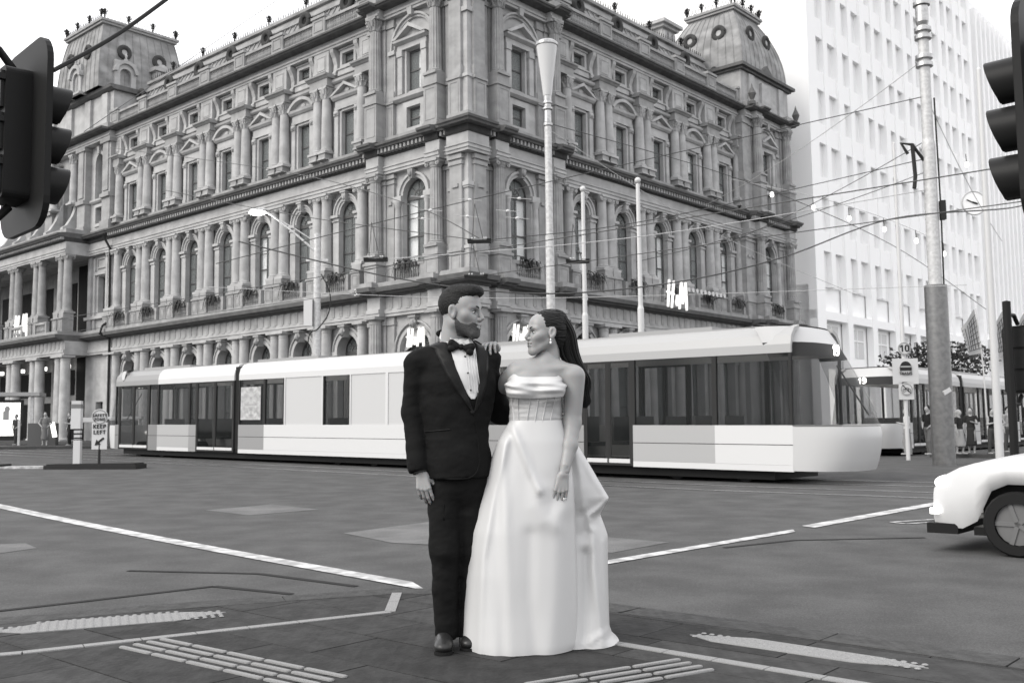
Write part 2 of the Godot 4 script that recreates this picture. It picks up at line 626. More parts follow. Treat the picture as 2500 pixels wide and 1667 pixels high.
# ---------------------------------------------------------------- materials
var noises := {}
func noise_tex(kind: String) -> Texture2D:
	if noises.has(kind):
		return noises[kind]
	var f := FastNoiseLite.new()
	f.seed = kind.hash() % 1000
	f.noise_type = FastNoiseLite.TYPE_SIMPLEX_SMOOTH
	f.fractal_octaves = 5
	var w := 512
	var lo := 0.8
	var hi := 1.0
	f.frequency = 0.012
	match kind:
		"stone": f.frequency = 0.014; f.fractal_gain = 0.6; lo = 0.84; hi = 1.0
		"asphalt": f.frequency = 0.35; f.fractal_octaves = 2; lo = 0.55; hi = 1.25
		"road": f.frequency = 0.006; f.fractal_octaves = 4; w = 1024; lo = 0.78; hi = 1.0
		"patchy": f.frequency = 0.008; f.fractal_octaves = 6; f.fractal_gain = 0.55; lo = 0.72; hi = 1.0
		"cloth": f.frequency = 0.2; f.fractal_octaves = 2; lo = 0.86; hi = 1.0
		"metal": f.frequency = 0.02; lo = 0.86; hi = 1.0
		"bump": f.frequency = 0.06; f.fractal_octaves = 5; lo = 0.0; hi = 1.0
	var im := f.get_seamless_image(w, w)
	im.convert(Image.FORMAT_L8)
	var data := im.get_data()
	var streak := PackedFloat32Array()
	if kind == "stone": # water stains that run down the stone
		var g := FastNoiseLite.new()
		g.seed = 7
		g.frequency = 0.05
		g.fractal_octaves = 4
		for x in w:
			var e := absf(x - w / 2.0) / (w / 2.0)
			streak.append(lerpf(g.get_noise_1d(x), g.get_noise_1d(0), smoothstep(0.8, 1.0, e)))
	var grain := RandomNumberGenerator.new()
	grain.seed = 3
	for i in data.size():
		var t := data[i] / 255.0
		if kind == "road": # grit in the binder
			t = clampf(t * 0.6 + grain.randfn(0.2, 0.22), 0, 1)
		if kind == "stone":
			t = clampf(t + streak[i % w] * 0.25, 0, 1)
		var c := lerpf(lo, hi, smoothstep(0.12, 0.88, t))
		data[i] = clampi(int(c / maxf(hi, 1.0) * 255.0), 0, 255)
	im.set_data(w, w, false, Image.FORMAT_L8, data)
	noises[kind] = ImageTexture.create_from_image(im)
	return noises[kind]

func mat(lin: float, rough := 0.8, metal := 0.0, tex := "", metres := 2.0, bump := 0.0, bump_tex := "bump") -> StandardMaterial3D:
	var m := StandardMaterial3D.new()
	var gain := 1.0
	m.albedo_color = Color(lin, lin, lin).linear_to_srgb()
	m.roughness = rough
	m.metallic = metal
	if metal == 0.0 and (rough > 0.55 or lin < 0.04):
		m.metallic_specular = 0.22
	if tex:
		m.albedo_texture = noise_tex(tex)
		m.uv1_triplanar = true
		m.uv1_world_triplanar = true
		m.uv1_scale = Vector3.ONE / metres
	if bump > 0.0:
		m.heightmap_enabled = true
		m.heightmap_texture = noise_tex(bump_tex)
		m.heightmap_scale = bump
		if not tex:
			m.uv1_triplanar = true
			m.uv1_world_triplanar = true
			m.uv1_scale = Vector3.ONE / metres
	return m

func glow(lin: float, energy: float) -> StandardMaterial3D:
	var m := mat(lin, 0.5)
	m.emission_enabled = true
	m.emission = Color(1, 0.99, 0.97)
	m.emission_energy_multiplier = energy
	return m

func pane_mat(alpha := 0.12) -> StandardMaterial3D:
	var m := StandardMaterial3D.new()
	m.albedo_color = Color(0.8, 0.82, 0.82, alpha)
	m.transparency = BaseMaterial3D.TRANSPARENCY_ALPHA
	m.roughness = 0.03
	m.metallic_specular = 0.18
	return m

func text_mesh(s: String, size: float, depth: float, font := "Droid Sans", bold := false) -> TextMesh:
	var t := TextMesh.new()
	var f := SystemFont.new()
	f.font_names = PackedStringArray([font])
	f.font_weight = 700 if bold else 400
	t.font = f
	t.text = s
	t.font_size = 64
	t.pixel_size = size / 46.0
	t.depth = depth
	t.curve_step = 2.0
	return t

# ---------------------------------------------------------------- smooth bodies: distances joined on a grid, meshed as surface nets
class Field:
	var cell: float
	var lo: Vector3
	var nx: int
	var ny: int
	var nz: int
	var d := PackedFloat32Array()
	func _init(a: Vector3, b: Vector3, c: float) -> void:
		cell = c
		lo = a
		nx = int(ceil((b.x - a.x) / c)) + 1
		ny = int(ceil((b.y - a.y) / c)) + 1
		nz = int(ceil((b.z - a.z) / c)) + 1
		d.resize(nx * ny * nz)
		d.fill(1.0)
	func span(a: Vector3, b: Vector3) -> Array:
		var p := ((a - lo) / cell).floor()
		var q := ((b - lo) / cell).ceil()
		return [clampi(int(p.x), 0, nx - 1), clampi(int(q.x), 0, nx - 1), clampi(int(p.y), 0, ny - 1), clampi(int(q.y), 0, ny - 1), clampi(int(p.z), 0, nz - 1), clampi(int(q.z), 0, nz - 1)]
	func put(i: int, e: float, k: float, op: int) -> void:
		var o := d[i]
		if op == 0:
			var h := maxf(k - absf(o - e), 0.0) / k
			d[i] = minf(o, e) - h * h * k * 0.25
		elif op == 1:
			e = -e
			var h := maxf(k - absf(o - e), 0.0) / k
			d[i] = maxf(o, e) + h * h * k * 0.25
	# a tapered capsule; flat squeezes it along the axis fa (flat < 1)
	func bone(a: Vector3, b: Vector3, ra: float, rb: float, k := 0.02, op := 0, fa := Vector3.ZERO, flat := 1.0) -> Field:
		var r := maxf(ra, rb) / minf(flat, 1.0) * 1.05 + k + cell * 2.5
		var lo_ := Vector3(minf(a.x, b.x), minf(a.y, b.y), minf(a.z, b.z)) - Vector3.ONE * r
		var hi_ := Vector3(maxf(a.x, b.x), maxf(a.y, b.y), maxf(a.z, b.z)) + Vector3.ONE * r
		var s := span(lo_, hi_)
		var ab := b - a
		var l2 := maxf(ab.length_squared(), 1e-9)
		var w := 1.0 / flat - 1.0
		for z in range(s[4], s[5] + 1):
			for y in range(s[2], s[3] + 1):
				var i: int = (z * ny + y) * nx + s[0]
				var p := lo + Vector3(s[0], y, z) * cell
				for x in range(s[0], s[1] + 1):
					var pa := p - a
					var t := clampf(pa.dot(ab) / l2, 0.0, 1.0)
					var q := pa - ab * t
					if w != 0.0:
						q += fa * (q.dot(fa) * w)
					var e := q.length() - (ra + (rb - ra) * t)
					put(i, e, k, op)
					i += 1
					p.x += cell
		return self
	func egg(c: Vector3, r: Vector3, k := 0.02, op := 0, turn := Basis.IDENTITY) -> Field:
		var m := maxf(r.x, maxf(r.y, r.z)) + k + cell * 2.5
		var s := span(c - Vector3.ONE * m, c + Vector3.ONE * m)
		var inv := turn.inverse()
		var least := minf(r.x, minf(r.y, r.z))
		for z in range(s[4], s[5] + 1):
			for y in range(s[2], s[3] + 1):
				var i: int = (z * ny + y) * nx + s[0]
				var p := lo + Vector3(s[0], y, z) * cell
				for x in range(s[0], s[1] + 1):
					var q := inv * (p - c)
					var k0 := (q / r).length()
					var k1 := (q / (r * r)).length()
					put(i, k0 * (k0 - 1.0) / k1 if k1 > 1e-6 else -least, k, op)
					i += 1
					p.x += cell
		return self
	func cut(at: Vector3, normal: Vector3, k := 0.004) -> Field: # keeps what lies behind the plane
		var i := 0
		for z in nz:
			for y in ny:
				var p := lo + Vector3(0, y, z) * cell
				for x in nx:
					var e := (p - at).dot(normal)
					var o := d[i]
					if e > o - k:
						var h := maxf(k - absf(o - e), 0.0) / k
						d[i] = maxf(o, e) + h * h * k * 0.25
					i += 1
					p.x += cell
		return self
	func rough(n: FastNoiseLite, amount: float, stretch := Vector3.ONE) -> Field:
		var i := 0
		for z in nz:
			for y in ny:
				var p := lo + Vector3(0, y, z) * cell
				for x in nx:
					if absf(d[i]) < 0.03:
						var q := p * stretch
						d[i] += n.get_noise_3d(q.x, q.y, q.z) * amount
					i += 1
					p.x += cell
		return self
	func minus(o: Field, off: float) -> Field: # takes away another field of the same grid, grown by off
		for i in d.size():
			d[i] = maxf(d[i], off - o.d[i])
		return self
	func shell(o: Field, off: float) -> Field: # becomes the other field grown by off
		for i in d.size():
			d[i] = o.d[i] - off
		return self
	func at(p: Vector3) -> float:
		var q := (p - lo) / cell
		var x := clampi(int(q.x), 0, nx - 2)
		var y := clampi(int(q.y), 0, ny - 2)
		var z := clampi(int(q.z), 0, nz - 2)
		var f := Vector3(clampf(q.x - x, 0, 1), clampf(q.y - y, 0, 1), clampf(q.z - z, 0, 1))
		var i := (z * ny + y) * nx + x
		var sy := nx
		var sz := nx * ny
		var a := lerpf(lerpf(d[i], d[i + 1], f.x), lerpf(d[i + sy], d[i + sy + 1], f.x), f.y)
		var b := lerpf(lerpf(d[i + sz], d[i + sz + 1], f.x), lerpf(d[i + sz + sy], d[i + sz + sy + 1], f.x), f.y)
		return lerpf(a, b, f.z)
	func front(x: float, y: float, z0: float, z1: float) -> float: # first surface met going from z0 back to z1
		var z := z0
		while z > z1:
			var e := at(Vector3(x, y, z))
			if e < 0.0005:
				return z
			z -= maxf(e * 0.7, 0.001)
		return z1
	func mesh(m: MB) -> MB:
		var where := PackedInt32Array()
		where.resize(d.size())
		where.fill(-1)
		var vs := PackedVector3Array()
		var ns := PackedVector3Array()
		var sy := nx
		var sz := nx * ny
		var off := [0, 1, sy, sy + 1, sz, sz + 1, sz + sy, sz + sy + 1]
		var pos := [Vector3(0, 0, 0), Vector3(1, 0, 0), Vector3(0, 1, 0), Vector3(1, 1, 0), Vector3(0, 0, 1), Vector3(1, 0, 1), Vector3(0, 1, 1), Vector3(1, 1, 1)]
		var edges := [[0, 1], [2, 3], [4, 5], [6, 7], [0, 2], [1, 3], [4, 6], [5, 7], [0, 4], [1, 5], [2, 6], [3, 7]]
		var cells := PackedInt32Array()
		for z in nz - 1:
			for y in ny - 1:
				var i := (z * ny + y) * nx
				for x in nx - 1:
					var v0 := d[i]
					if absf(v0) < cell * 3.5:
						var any := false
						var neg := v0 < 0.0
						for o in off:
							if (d[i + o] < 0.0) != neg:
								any = true
								break
						if any:
							var sum := Vector3.ZERO
							var cnt := 0
							for e in edges:
								var a: float = d[i + off[e[0]]]
								var b: float = d[i + off[e[1]]]
								if (a < 0.0) != (b < 0.0):
									sum += pos[e[0]].lerp(pos[e[1]], a / (a - b))
									cnt += 1
							where[i] = vs.size()
							cells.append(i)
							vs.append(lo + (Vector3(x, y, z) + sum / cnt) * cell)
							var g := Vector3(d[i + 1] + d[i + sy + 1] + d[i + sz + 1] + d[i + sz + sy + 1] - d[i] - d[i + sy] - d[i + sz] - d[i + sz + sy], d[i + sy] + d[i + sy + 1] + d[i + sz + sy] + d[i + sz + sy + 1] - d[i] - d[i + 1] - d[i + sz] - d[i + sz + 1], d[i + sz] + d[i + sz + 1] + d[i + sz + sy] + d[i + sz + sy + 1] - d[i] - d[i + 1] - d[i + sy] - d[i + sy + 1])
							ns.append(g.normalized())
					i += 1
		var steps := [[1, sy, sz], [sy, sz, 1], [sz, 1, sy]]
		for i in cells:
			for s in steps:
				var a := d[i]
				var b: float = d[i + s[0]]
				if (a < 0.0) != (b < 0.0):
					var j: int = i - s[1]
					var k: int = i - s[2]
					var l: int = i - s[1] - s[2]
					if l < 0 or where[j] < 0 or where[k] < 0 or where[l] < 0:
						continue
					var q := [where[i], where[j], where[l], where[k]]
					if a > 0.0:
						q.reverse()
					m.stri(vs[q[0]], vs[q[1]], vs[q[2]], ns[q[0]], ns[q[1]], ns[q[2]])
					m.stri(vs[q[0]], vs[q[2]], vs[q[3]], ns[q[0]], ns[q[2]], ns[q[3]])
		return m
# ---------------------------------------------------------------- the ornate stone corner building
var B: Node3D
func F(side: String, u: float, y := 0.0, d := 0.0) -> Transform3D: # a place on one of its two fronts
	if side == "R":
		return Transform3D(Basis.IDENTITY, Vector3(u, y, d))
	return Transform3D(Basis(Vector3.UP, -PI / 2), Vector3(-d, y, -u))

func W(side: String, u: float, y := 0.0, d := 0.0) -> Transform3D:
	return Transform3D(Basis(Vector3.UP, YAW), CORNER) * F(side, u, y, d)

# moulding drawn along x whose ends lean with depth, for mitred corners
func run(m: MB, poly: PackedVector2Array, x0: float, x1: float, k0 := 0.0, k1 := 0.0) -> void:
	var area := 0.0
	for i in poly.size():
		area += poly[i].cross(poly[(i + 1) % poly.size()])
	if area < 0.0:
		poly = poly.duplicate()
		poly.reverse()
	for i in poly.size():
		var a := poly[i]
		var b := poly[(i + 1) % poly.size()]
		m.quad(Vector3(x1 + k1 * a.x, a.y, a.x), Vector3(x0 + k0 * a.x, a.y, a.x), Vector3(x0 + k0 * b.x, b.y, b.x), Vector3(x1 + k1 * b.x, b.y, b.x))
	var t := Geometry2D.triangulate_polygon(poly)
	for i in range(0, t.size(), 3):
		var a := poly[t[i]]
		var b := poly[t[i + 1]]
		var c := poly[t[i + 2]]
		if (b - a).cross(c - a) < 0.0:
			var s := b
			b = c
			c = s
		if k0 == 0.0:
			m.tri(Vector3(x0, a.y, a.x), Vector3(x0, b.y, b.x), Vector3(x0, c.y, c.x))
		if k1 == 0.0:
			m.tri(Vector3(x1, a.y, a.x), Vector3(x1, c.y, c.x), Vector3(x1, b.y, b.x))

func shifted(poly: PackedVector2Array, dz: float, dy := 0.0) -> PackedVector2Array:
	var o := PackedVector2Array()
	for p in poly:
		o.append(p + Vector2(dz if p.x > -0.25 else 0.0, dy))
	return o

# the horizontal orders: name, profile (depth, height), material
func orders() -> Array:
	return [
		["ground_architrave", P([-0.3, 6.5, 0.10, 6.5, 0.10, 6.64, 0.15, 6.64, 0.15, 6.83, -0.3, 6.83]), M.stone],
		["ground_frieze", P([-0.3, 6.833, 0.06, 6.833, 0.06, 7.4, -0.3, 7.4]), M.stone],
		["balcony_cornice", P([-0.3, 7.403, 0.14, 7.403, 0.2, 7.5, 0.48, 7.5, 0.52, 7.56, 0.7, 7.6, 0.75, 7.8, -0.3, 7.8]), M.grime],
		["balcony_plinth", P([-0.3, 7.803, 0.56, 7.803, 0.56, 8.03, -0.3, 8.03]), M.stone2],
		["architrave", P([-0.3, 13.18, 0.16, 13.18, 0.16, 13.31, 0.21, 13.31, 0.21, 13.45, 0.26, 13.47, 0.26, 13.52, -0.3, 13.52]), M.stone],
		["frieze", P([-0.3, 13.523, 0.15, 13.523, 0.15, 14.0, -0.3, 14.0]), M.stone],
		["dentil_bed", P([-0.3, 14.003, 0.2, 14.003, 0.25, 14.08, 0.28, 14.3, -0.3, 14.3]), M.dark_stone],
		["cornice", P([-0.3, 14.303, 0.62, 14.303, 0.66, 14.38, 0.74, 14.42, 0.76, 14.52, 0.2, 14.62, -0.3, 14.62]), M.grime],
		["blocking_course", P([-0.3, 14.623, 0.12, 14.623, 0.12, 14.93, -0.3, 14.93]), M.stone2],
		["upper_architrave", P([-0.3, 20.65, 0.14, 20.65, 0.14, 20.76, 0.2, 20.78, 0.2, 20.88, -0.3, 20.88]), M.stone],
		["upper_frieze", P([-0.3, 20.883, 0.12, 20.883, 0.12, 21.1, -0.3, 21.1]), M.stone],
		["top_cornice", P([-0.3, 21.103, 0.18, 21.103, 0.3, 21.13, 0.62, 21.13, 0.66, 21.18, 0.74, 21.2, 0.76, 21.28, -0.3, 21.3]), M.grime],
		["parapet_plinth", P([-0.3, 21.303, 0.3, 21.303, 0.3, 21.62, -0.3, 21.62]), M.stone2],
	]

func ionic(r: float, h: float, flute := 0.0) -> MB:
	var m := MB.new()
	m.box(Vector3(0, 0.06, 0), Vector3(r * 2.7, 0.12, r * 2.7))
	m.lathe(P([r * 1.32, 0.12, r * 1.36, 0.16, r * 1.3, 0.2, r * 1.12, 0.22, r * 1.2, 0.26, r * 1.03, 0.3]), 14)
	m.lathe(P([r, 0.3, r * 0.98, h * 0.35, r * 0.86, h - 0.36]), 28 if flute > 0 else 14, Vector3.ZERO, 0, TAU, flute)
	m.lathe(P([r * 0.92, h - 0.36, r * 0.92, h - 0.32, r * 0.86, h - 0.32, r * 1.05, h - 0.22, r * 1.05, h - 0.14]), 14)
	for s in [-1, 1]: # volutes
		for f in [-1, 1]:
			var k := MB.new()
			k.lathe(P([0.0, 0.0, 0.0, 0.1, 0.05, 0.1, 0.05, 0.07, 0.1, 0.07, 0.12, 0.05, 0.12, 0.0]), 10)
			m.add(k, Transform3D(Basis(Vector3.RIGHT, PI / 2 if f > 0 else -PI / 2), Vector3(s * r * 1.1, h - 0.21, f * r * 0.75)))
	m.box(Vector3(0, h - 0.06, 0), Vector3(r * 2.5, 0.12, r * 2.4))
	m.box(Vector3(0, h - 0.15, 0), Vector3(r * 2.2, 0.05, r * 2.0))
	return m

func corinthian(r: float, h: float, flute := 0.0) -> MB:
	var m := MB.new()
	m.box(Vector3(0, 0.06, 0), Vector3(r * 2.7, 0.12, r * 2.7))
	m.lathe(P([r * 1.3, 0.12, r * 1.34, 0.16, r * 1.26, 0.19, r * 1.1, 0.21, r * 1.16, 0.24, r * 1.02, 0.28]), 14)
	m.lathe(P([r, 0.28, r * 0.98, h * 0.35, r * 0.85, h - 0.62]), 28 if flute > 0 else 14, Vector3.ZERO, 0, TAU, flute)
	m.lathe(P([r * 0.92, h - 0.62, r * 0.92, h - 0.58, r * 0.84, h - 0.58, r * 0.9, h - 0.3, r * 1.15, h - 0.1]), 14)
	for tier in 2: # leaves that curl outwards
		for k in 8:
			var t := TAU * (k + 0.5 * tier) / 8
			var o := Vector3(sin(t), 0, cos(t))
			var y0: float = h - 0.58 + 0.2 * tier
			m.tube(PackedVector3Array([o * r * 0.88 + Vector3.UP * y0, o * r * 0.98 + Vector3.UP * (y0 + 0.14), o * r * 1.18 + Vector3.UP * (y0 + 0.24), o * r * 1.24 + Vector3.UP * (y0 + 0.2)]), fl([0.07, 0.07, 0.05, 0.02]), 5, 0.5)
	for k in 4:
		var t := TAU * (k + 0.5) / 4
		var o := Vector3(sin(t), 0, cos(t))
		m.tube(PackedVector3Array([o * r * 0.95 + Vector3.UP * (h - 0.3), o * r * 1.3 + Vector3.UP * (h - 0.14), o * r * 1.42 + Vector3.UP * (h - 0.18)]), fl([0.05, 0.05, 0.03]), 5)
	var ab := PackedVector2Array()
	for k in 4:
		var t := PI / 4 + PI / 2 * k
		var c := Vector2(cos(t), sin(t)) * r * 1.62
		var e := Vector2(cos(t + PI / 4), sin(t + PI / 4)) * r * 0.98
		ab.append(c)
		ab.append(e)
	m.T = Transform3D(Basis(Vector3.RIGHT, -PI / 2), Vector3.ZERO)
	m.prism(ab, h - 0.1, h)
	m.T = Transform3D.IDENTITY
	return m

func doric(r: float, h: float, flute := 0.0) -> MB:
	var m := MB.new()
	m.box(Vector3(0, 0.1, 0), Vector3(r * 2.6, 0.2, r * 2.6))
	m.lathe(P([r * 1.2, 0.2, r * 1.24, 0.26, r * 1.04, 0.32]), 14)
	m.lathe(P([r, 0.32, r * 0.98, h * 0.35, r * 0.86, h - 0.34]), 28 if flute > 0 else 14, Vector3.ZERO, 0, TAU, flute)
	m.lathe(P([r * 0.92, h - 0.34, r * 0.92, h - 0.3, r * 0.86, h - 0.29, r * 0.86, h - 0.22, r * 1.14, h - 0.13]), 14)
	m.box(Vector3(0, h - 0.065, 0), Vector3(r * 2.5, 0.13, r * 2.5))
	return m

func baluster() -> MB:
	var m := MB.new()
	m.lathe(P([0.055, 0, 0.055, 0.06, 0.03, 0.1, 0.065, 0.25, 0.03, 0.5, 0.055, 0.54, 0.055, 0.6]), 6)
	return m

func frame_panel(m: MB, x0: float, x1: float, y0: float, y1: float, z: float, w := 0.05, dz := 0.03) -> void: # raised border round a panel
	m.box8(x0, x1, y0, y0 + w, z, z + dz)
	m.box8(x0, x1, y1 - w, y1, z, z + dz)
	m.box8(x0, x0 + w, y0 + w, y1 - w, z, z + dz)
	m.box8(x1 - w, x1, y0 + w, y1 - w, z, z + dz)

# a sash window: dark room behind, frame, panes, and pale sheets for drapes or reflections in the glass; its foot is at the middle of the opening
var window_cache := {}
func window(side: String, u: float, y: float, d: float, hw: float, h: float, round: bool, curtain_or_reflection := 0, called := "window") -> void:
	var key := "%.2f %.2f %s %d" % [hw, h, round, curtain_or_reflection]
	if not window_cache.has(key):
		var back := MB.new()
		var top := h + (hw if round else 0.0)
		back.box8(-hw - 0.05, hw + 0.05, -0.05, top + 0.05, -0.62, -0.6)
		back.box8(-hw - 0.05, -hw, -0.05, top + 0.05, -0.6, -0.05)
		back.box8(hw, hw + 0.05, -0.05, top + 0.05, -0.6, -0.05)
		var f := MB.new()
		var w := 0.07
		f.box8(-hw, -hw + w, 0, h, -0.04, 0.03)
		f.box8(hw - w, hw, 0, h, -0.04, 0.03)
		f.box8(-hw + w, hw - w, 0, 0.09, -0.04, 0.03)
		f.box8(-hw + w, hw - w, h * 0.48, h * 0.48 + 0.07, -0.03, 0.04)
		f.box8(-hw + w, hw - w, h - (0.16 if round else 0.08), h, -0.04, 0.05)
		if h > 1.2 and round:
			f.box8(-0.018, 0.018, 0.09, h * 0.48, -0.02, 0.02)
			f.box8(-0.018, 0.018, h * 0.48 + 0.07, h - 0.16, -0.02, 0.02)
			for q in [0.24, 0.72]:
				f.box8(-hw + w, -0.018, h * q, h * q + 0.035, -0.02, 0.02)
				f.box8(0.018, hw - w, h * q, h * q + 0.035, -0.02, 0.02)
		if round:
			archband(f, Vector2(0, h), hw - w, hw, -0.04, 0.03, 8)
			for k in 3:
				var t := PI * (k + 1) / 4
				f.tube(PackedVector3Array([Vector3(0, h, 0), Vector3(cos(t) * (hw - w), h + sin(t) * (hw - w), 0)]), fl([0.022]), 4)
			archband(f, Vector2(0, h), hw * 0.35, hw * 0.43, -0.02, 0.02, 6)
		var p := MB.new()
		var po := P([-hw + 0.02, 0.02, hw - 0.02, 0.02, hw - 0.02, h])
		if round:
			po.append_array(arcpts(Vector2(0, h), hw - 0.02, 0.0, PI, 10))
		else:
			po.append(Vector2(-hw + 0.02, h))
		p.prism(po, -0.008, 0.0)
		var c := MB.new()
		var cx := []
		match curtain_or_reflection:
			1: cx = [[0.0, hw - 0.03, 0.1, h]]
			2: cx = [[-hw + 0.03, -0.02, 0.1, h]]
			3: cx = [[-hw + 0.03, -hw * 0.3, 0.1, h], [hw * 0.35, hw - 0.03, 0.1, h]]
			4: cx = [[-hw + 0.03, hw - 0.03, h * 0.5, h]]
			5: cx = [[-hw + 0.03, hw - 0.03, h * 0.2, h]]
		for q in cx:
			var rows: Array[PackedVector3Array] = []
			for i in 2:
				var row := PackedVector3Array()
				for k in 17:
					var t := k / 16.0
					row.append(Vector3(lerpf(q[0], q[1], t), q[2] if i == 0 else q[3], -0.13 + (0.02 * sin(t * (q[1] - q[0]) * 55.0) if curtain_or_reflection < 4 else 0.0)))
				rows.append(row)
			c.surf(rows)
		window_cache[key] = [back.mesh(), f.mesh(), p.mesh(), c.mesh() if cx else null]
	var w4: Array = window_cache[key]
	var o := part(called, w4[0], M.dark, B, F(side, u, y, d))
	part("frame", w4[1], M.frame, o)
	part("pane", w4[2], M.pane, o)
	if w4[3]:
		part("curtain_or_reflection", w4[3], M.curtain_or_reflection, o)

var shared := {}
func bay_meshes() -> void:
	var m := MB.new()
	archwall(m, -1.8, 1.8, -0.4, 6.51, 0, 0.8, -0.4, 5.2, -0.95, -0.34)
	shared.wall_ground = m.mesh()
	m = MB.new()
	archwall(m, -1.8, 1.8, 7.79, 13.19, 0, 0.64, 8.25, 12.03, -0.78, -0.3)
	shared.wall_first = m.mesh()
	m = MB.new()
	archwall(m, -1.8, 1.8, 14.6, 18.9, 0, 0.48, 15.03, 17.34, -0.75, -0.3, false)
	archwall(m, -1.8, 1.8, 18.9, 20.66, 0, 0.43, 19.6, 20.36, -0.75, -0.3, false)
	shared.wall_second = m.mesh()
	m = MB.new() # ground arch trim
	for s in [-1, 1]:
		m.box8(minf(s * 0.8, s * 1.2), maxf(s * 0.8, s * 1.2), -0.4, 5.0, -0.34, -0.2)
		m.box8(minf(s * 0.77, s * 1.22), maxf(s * 0.77, s * 1.22), 5.0, 5.2, -0.34, -0.14)
	archband(m, Vector2(0, 5.2), 0.8, 0.98, -0.34, -0.16, 10)
	archband(m, Vector2(0, 5.2), 0.98, 1.1, -0.34, -0.22, 10)
	archband(m, Vector2(0, 5.2), 1.1, 1.16, -0.34, -0.14, 10)
	shared.arch_ground = m.mesh()
	m = MB.new() # carved keystone: a head under a moulded cap
	m.taper(Vector3(0, 5.85, -0.05), Vector2(0.22, 0.36), Vector2(0.34, 0.5), 0.5)
	m.ball(Vector3(0, 6.08, 0.2), Vector3(0.15, 0.19, 0.14), 8, 6)
	m.ball(Vector3(0, 6.02, 0.31), Vector3(0.07, 0.07, 0.07), 6, 4)
	for s in [-1, 1]:
		m.ball(Vector3(s * 0.13, 6.14, 0.14), Vector3(0.08, 0.1, 0.08), 6, 4)
	m.box(Vector3(0, 6.4, 0.0), Vector3(0.5, 0.1, 0.5))
	shared.keystone_ground = m.mesh()
	m = MB.new() # first floor window surround
	for s in [-1, 1]:
		m.box8(minf(s * 0.64, s * 1.1), maxf(s * 0.64, s * 1.1), 8.05, 11.72, -0.3, -0.13)
		m.box8(minf(s * 0.62, s * 1.12), maxf(s * 0.62, s * 1.12), 8.05, 8.3, -0.3, -0.08)
		m.box8(minf(s * 0.6, s * 1.14), maxf(s * 0.6, s * 1.14), 11.72, 11.82, -0.3, -0.08)
		m.box8(minf(s * 0.62, s * 1.12), maxf(s * 0.62, s * 1.12), 11.82, 11.92, -0.3, -0.12)
		m.box8(minf(s * 0.58, s * 1.18), maxf(s * 0.58, s * 1.18), 11.92, 12.06, -0.3, 0.0)
	archband(m, Vector2(0, 12.06), 0.64, 0.76, -0.3, -0.18, 12)
	archband(m, Vector2(0, 12.06), 0.76, 0.92, -0.3, -0.12, 12)
	archband(m, Vector2(0, 12.06), 0.92, 0.99, -0.3, -0.04, 12)
	shared.arch_first = m.mesh()
	m = MB.new()
	m.taper(Vector3(0, 12.62, -0.1), Vector2(0.2, 0.34), Vector2(0.32, 0.46), 0.44)
	m.box(Vector3(0, 13.1, -0.06), Vector3(0.42, 0.09, 0.46))
	m.ball(Vector3(0, 12.82, 0.1), Vector3(0.1, 0.14, 0.08), 6, 4)
	shared.keystone_first = m.mesh()
	for kind in 2: # second floor window surround, under a triangular or a segmental pediment
		m = MB.new()
		for s in [-1, 1]:
			m.box8(minf(s * 0.48, s * 0.62), maxf(s * 0.48, s * 0.62), 14.95, 17.4, -0.3, -0.16)
			m.box8(minf(s * 0.66, s * 0.95), maxf(s * 0.66, s * 0.95), 14.95, 17.15, -0.3, -0.08)
			m.box8(minf(s * 0.63, s * 0.98), maxf(s * 0.63, s * 0.98), 14.95, 15.2, -0.3, -0.04)
			m.box8(minf(s * 0.64, s * 0.97), maxf(s * 0.64, s * 0.97), 17.15, 17.42, -0.3, -0.03)
			m.ball(Vector3(s * 0.8, 17.28, -0.04), Vector3(0.16, 0.12, 0.1), 6, 4)
		m.box8(-0.48, 0.48, 17.34, 17.46, -0.3, -0.16)
		m.box8(-0.97, 0.97, 17.46, 17.6, -0.3, -0.08)
		m.box8(-0.95, 0.95, 17.6, 17.95, -0.3, -0.12)
		run(m, P([-0.3, 17.95, -0.05, 17.95, 0.06, 18.05, 0.1, 18.16, -0.3, 18.16]), -1.06, 1.06)
		if kind == 0:
			m.prism(P([-1.1, 18.163, 1.1, 18.163, 0, 18.7]), -0.3, -0.14)
			for s in [-1, 1]:
				m.prism(P([s * 1.14, 18.163, s * 0.9, 18.163, 0, 18.6, 0, 18.76]), -0.137, 0.12)
		else:
			var c := Vector2(0, 17.41)
			m.prism(arcpts(c, 1.3, 0.62, PI - 0.62, 10), -0.3, -0.14)
			archband(m, c, 1.2, 1.36, -0.137, 0.12, 10, 0.6, PI - 0.6)
		m.ball(Vector3(0, 18.36, -0.13), Vector3(0.22, 0.14, 0.07), 8, 4)
		shared["surround_%d" % kind] = m.mesh()
	m = MB.new() # broad scrolls and string course over the pediment
	run(m, P([-0.3, 18.86, -0.06, 18.86, 0.02, 18.92, 0.05, 19.04, -0.3, 19.06]), -1.08, 1.08)
	for s in [-1, 1]:
		m.box8(minf(s * 0.55, s * 1.05), maxf(s * 0.55, s * 1.05), 18.66, 18.86, -0.3, -0.16)
	m.box8(-0.72, 0.72, 19.22, 19.5, -0.3, -0.1)
	m.box8(-0.78, 0.78, 19.5, 19.58, -0.3, -0.04)
	frame_panel(m, -0.62, 0.62, 19.58, 20.52, -0.3, 0.17, 0.14)
	m.box8(-0.66, 0.66, 20.52, 20.6, -0.3, -0.1)
	shared.attic_trim = m.mesh()
	m = MB.new() # console beside the attic window, hollow in front and swelling at its head
	var cp := P([-0.3, 19.28, -0.02, 19.28, 0.0, 19.4, -0.1, 19.55, -0.12, 19.85, -0.02, 20.2, 0.14, 20.45, 0.16, 20.62, -0.3, 20.62])
	m.prof(cp, -0.14, 0.14)
	shared.console = m.mesh()
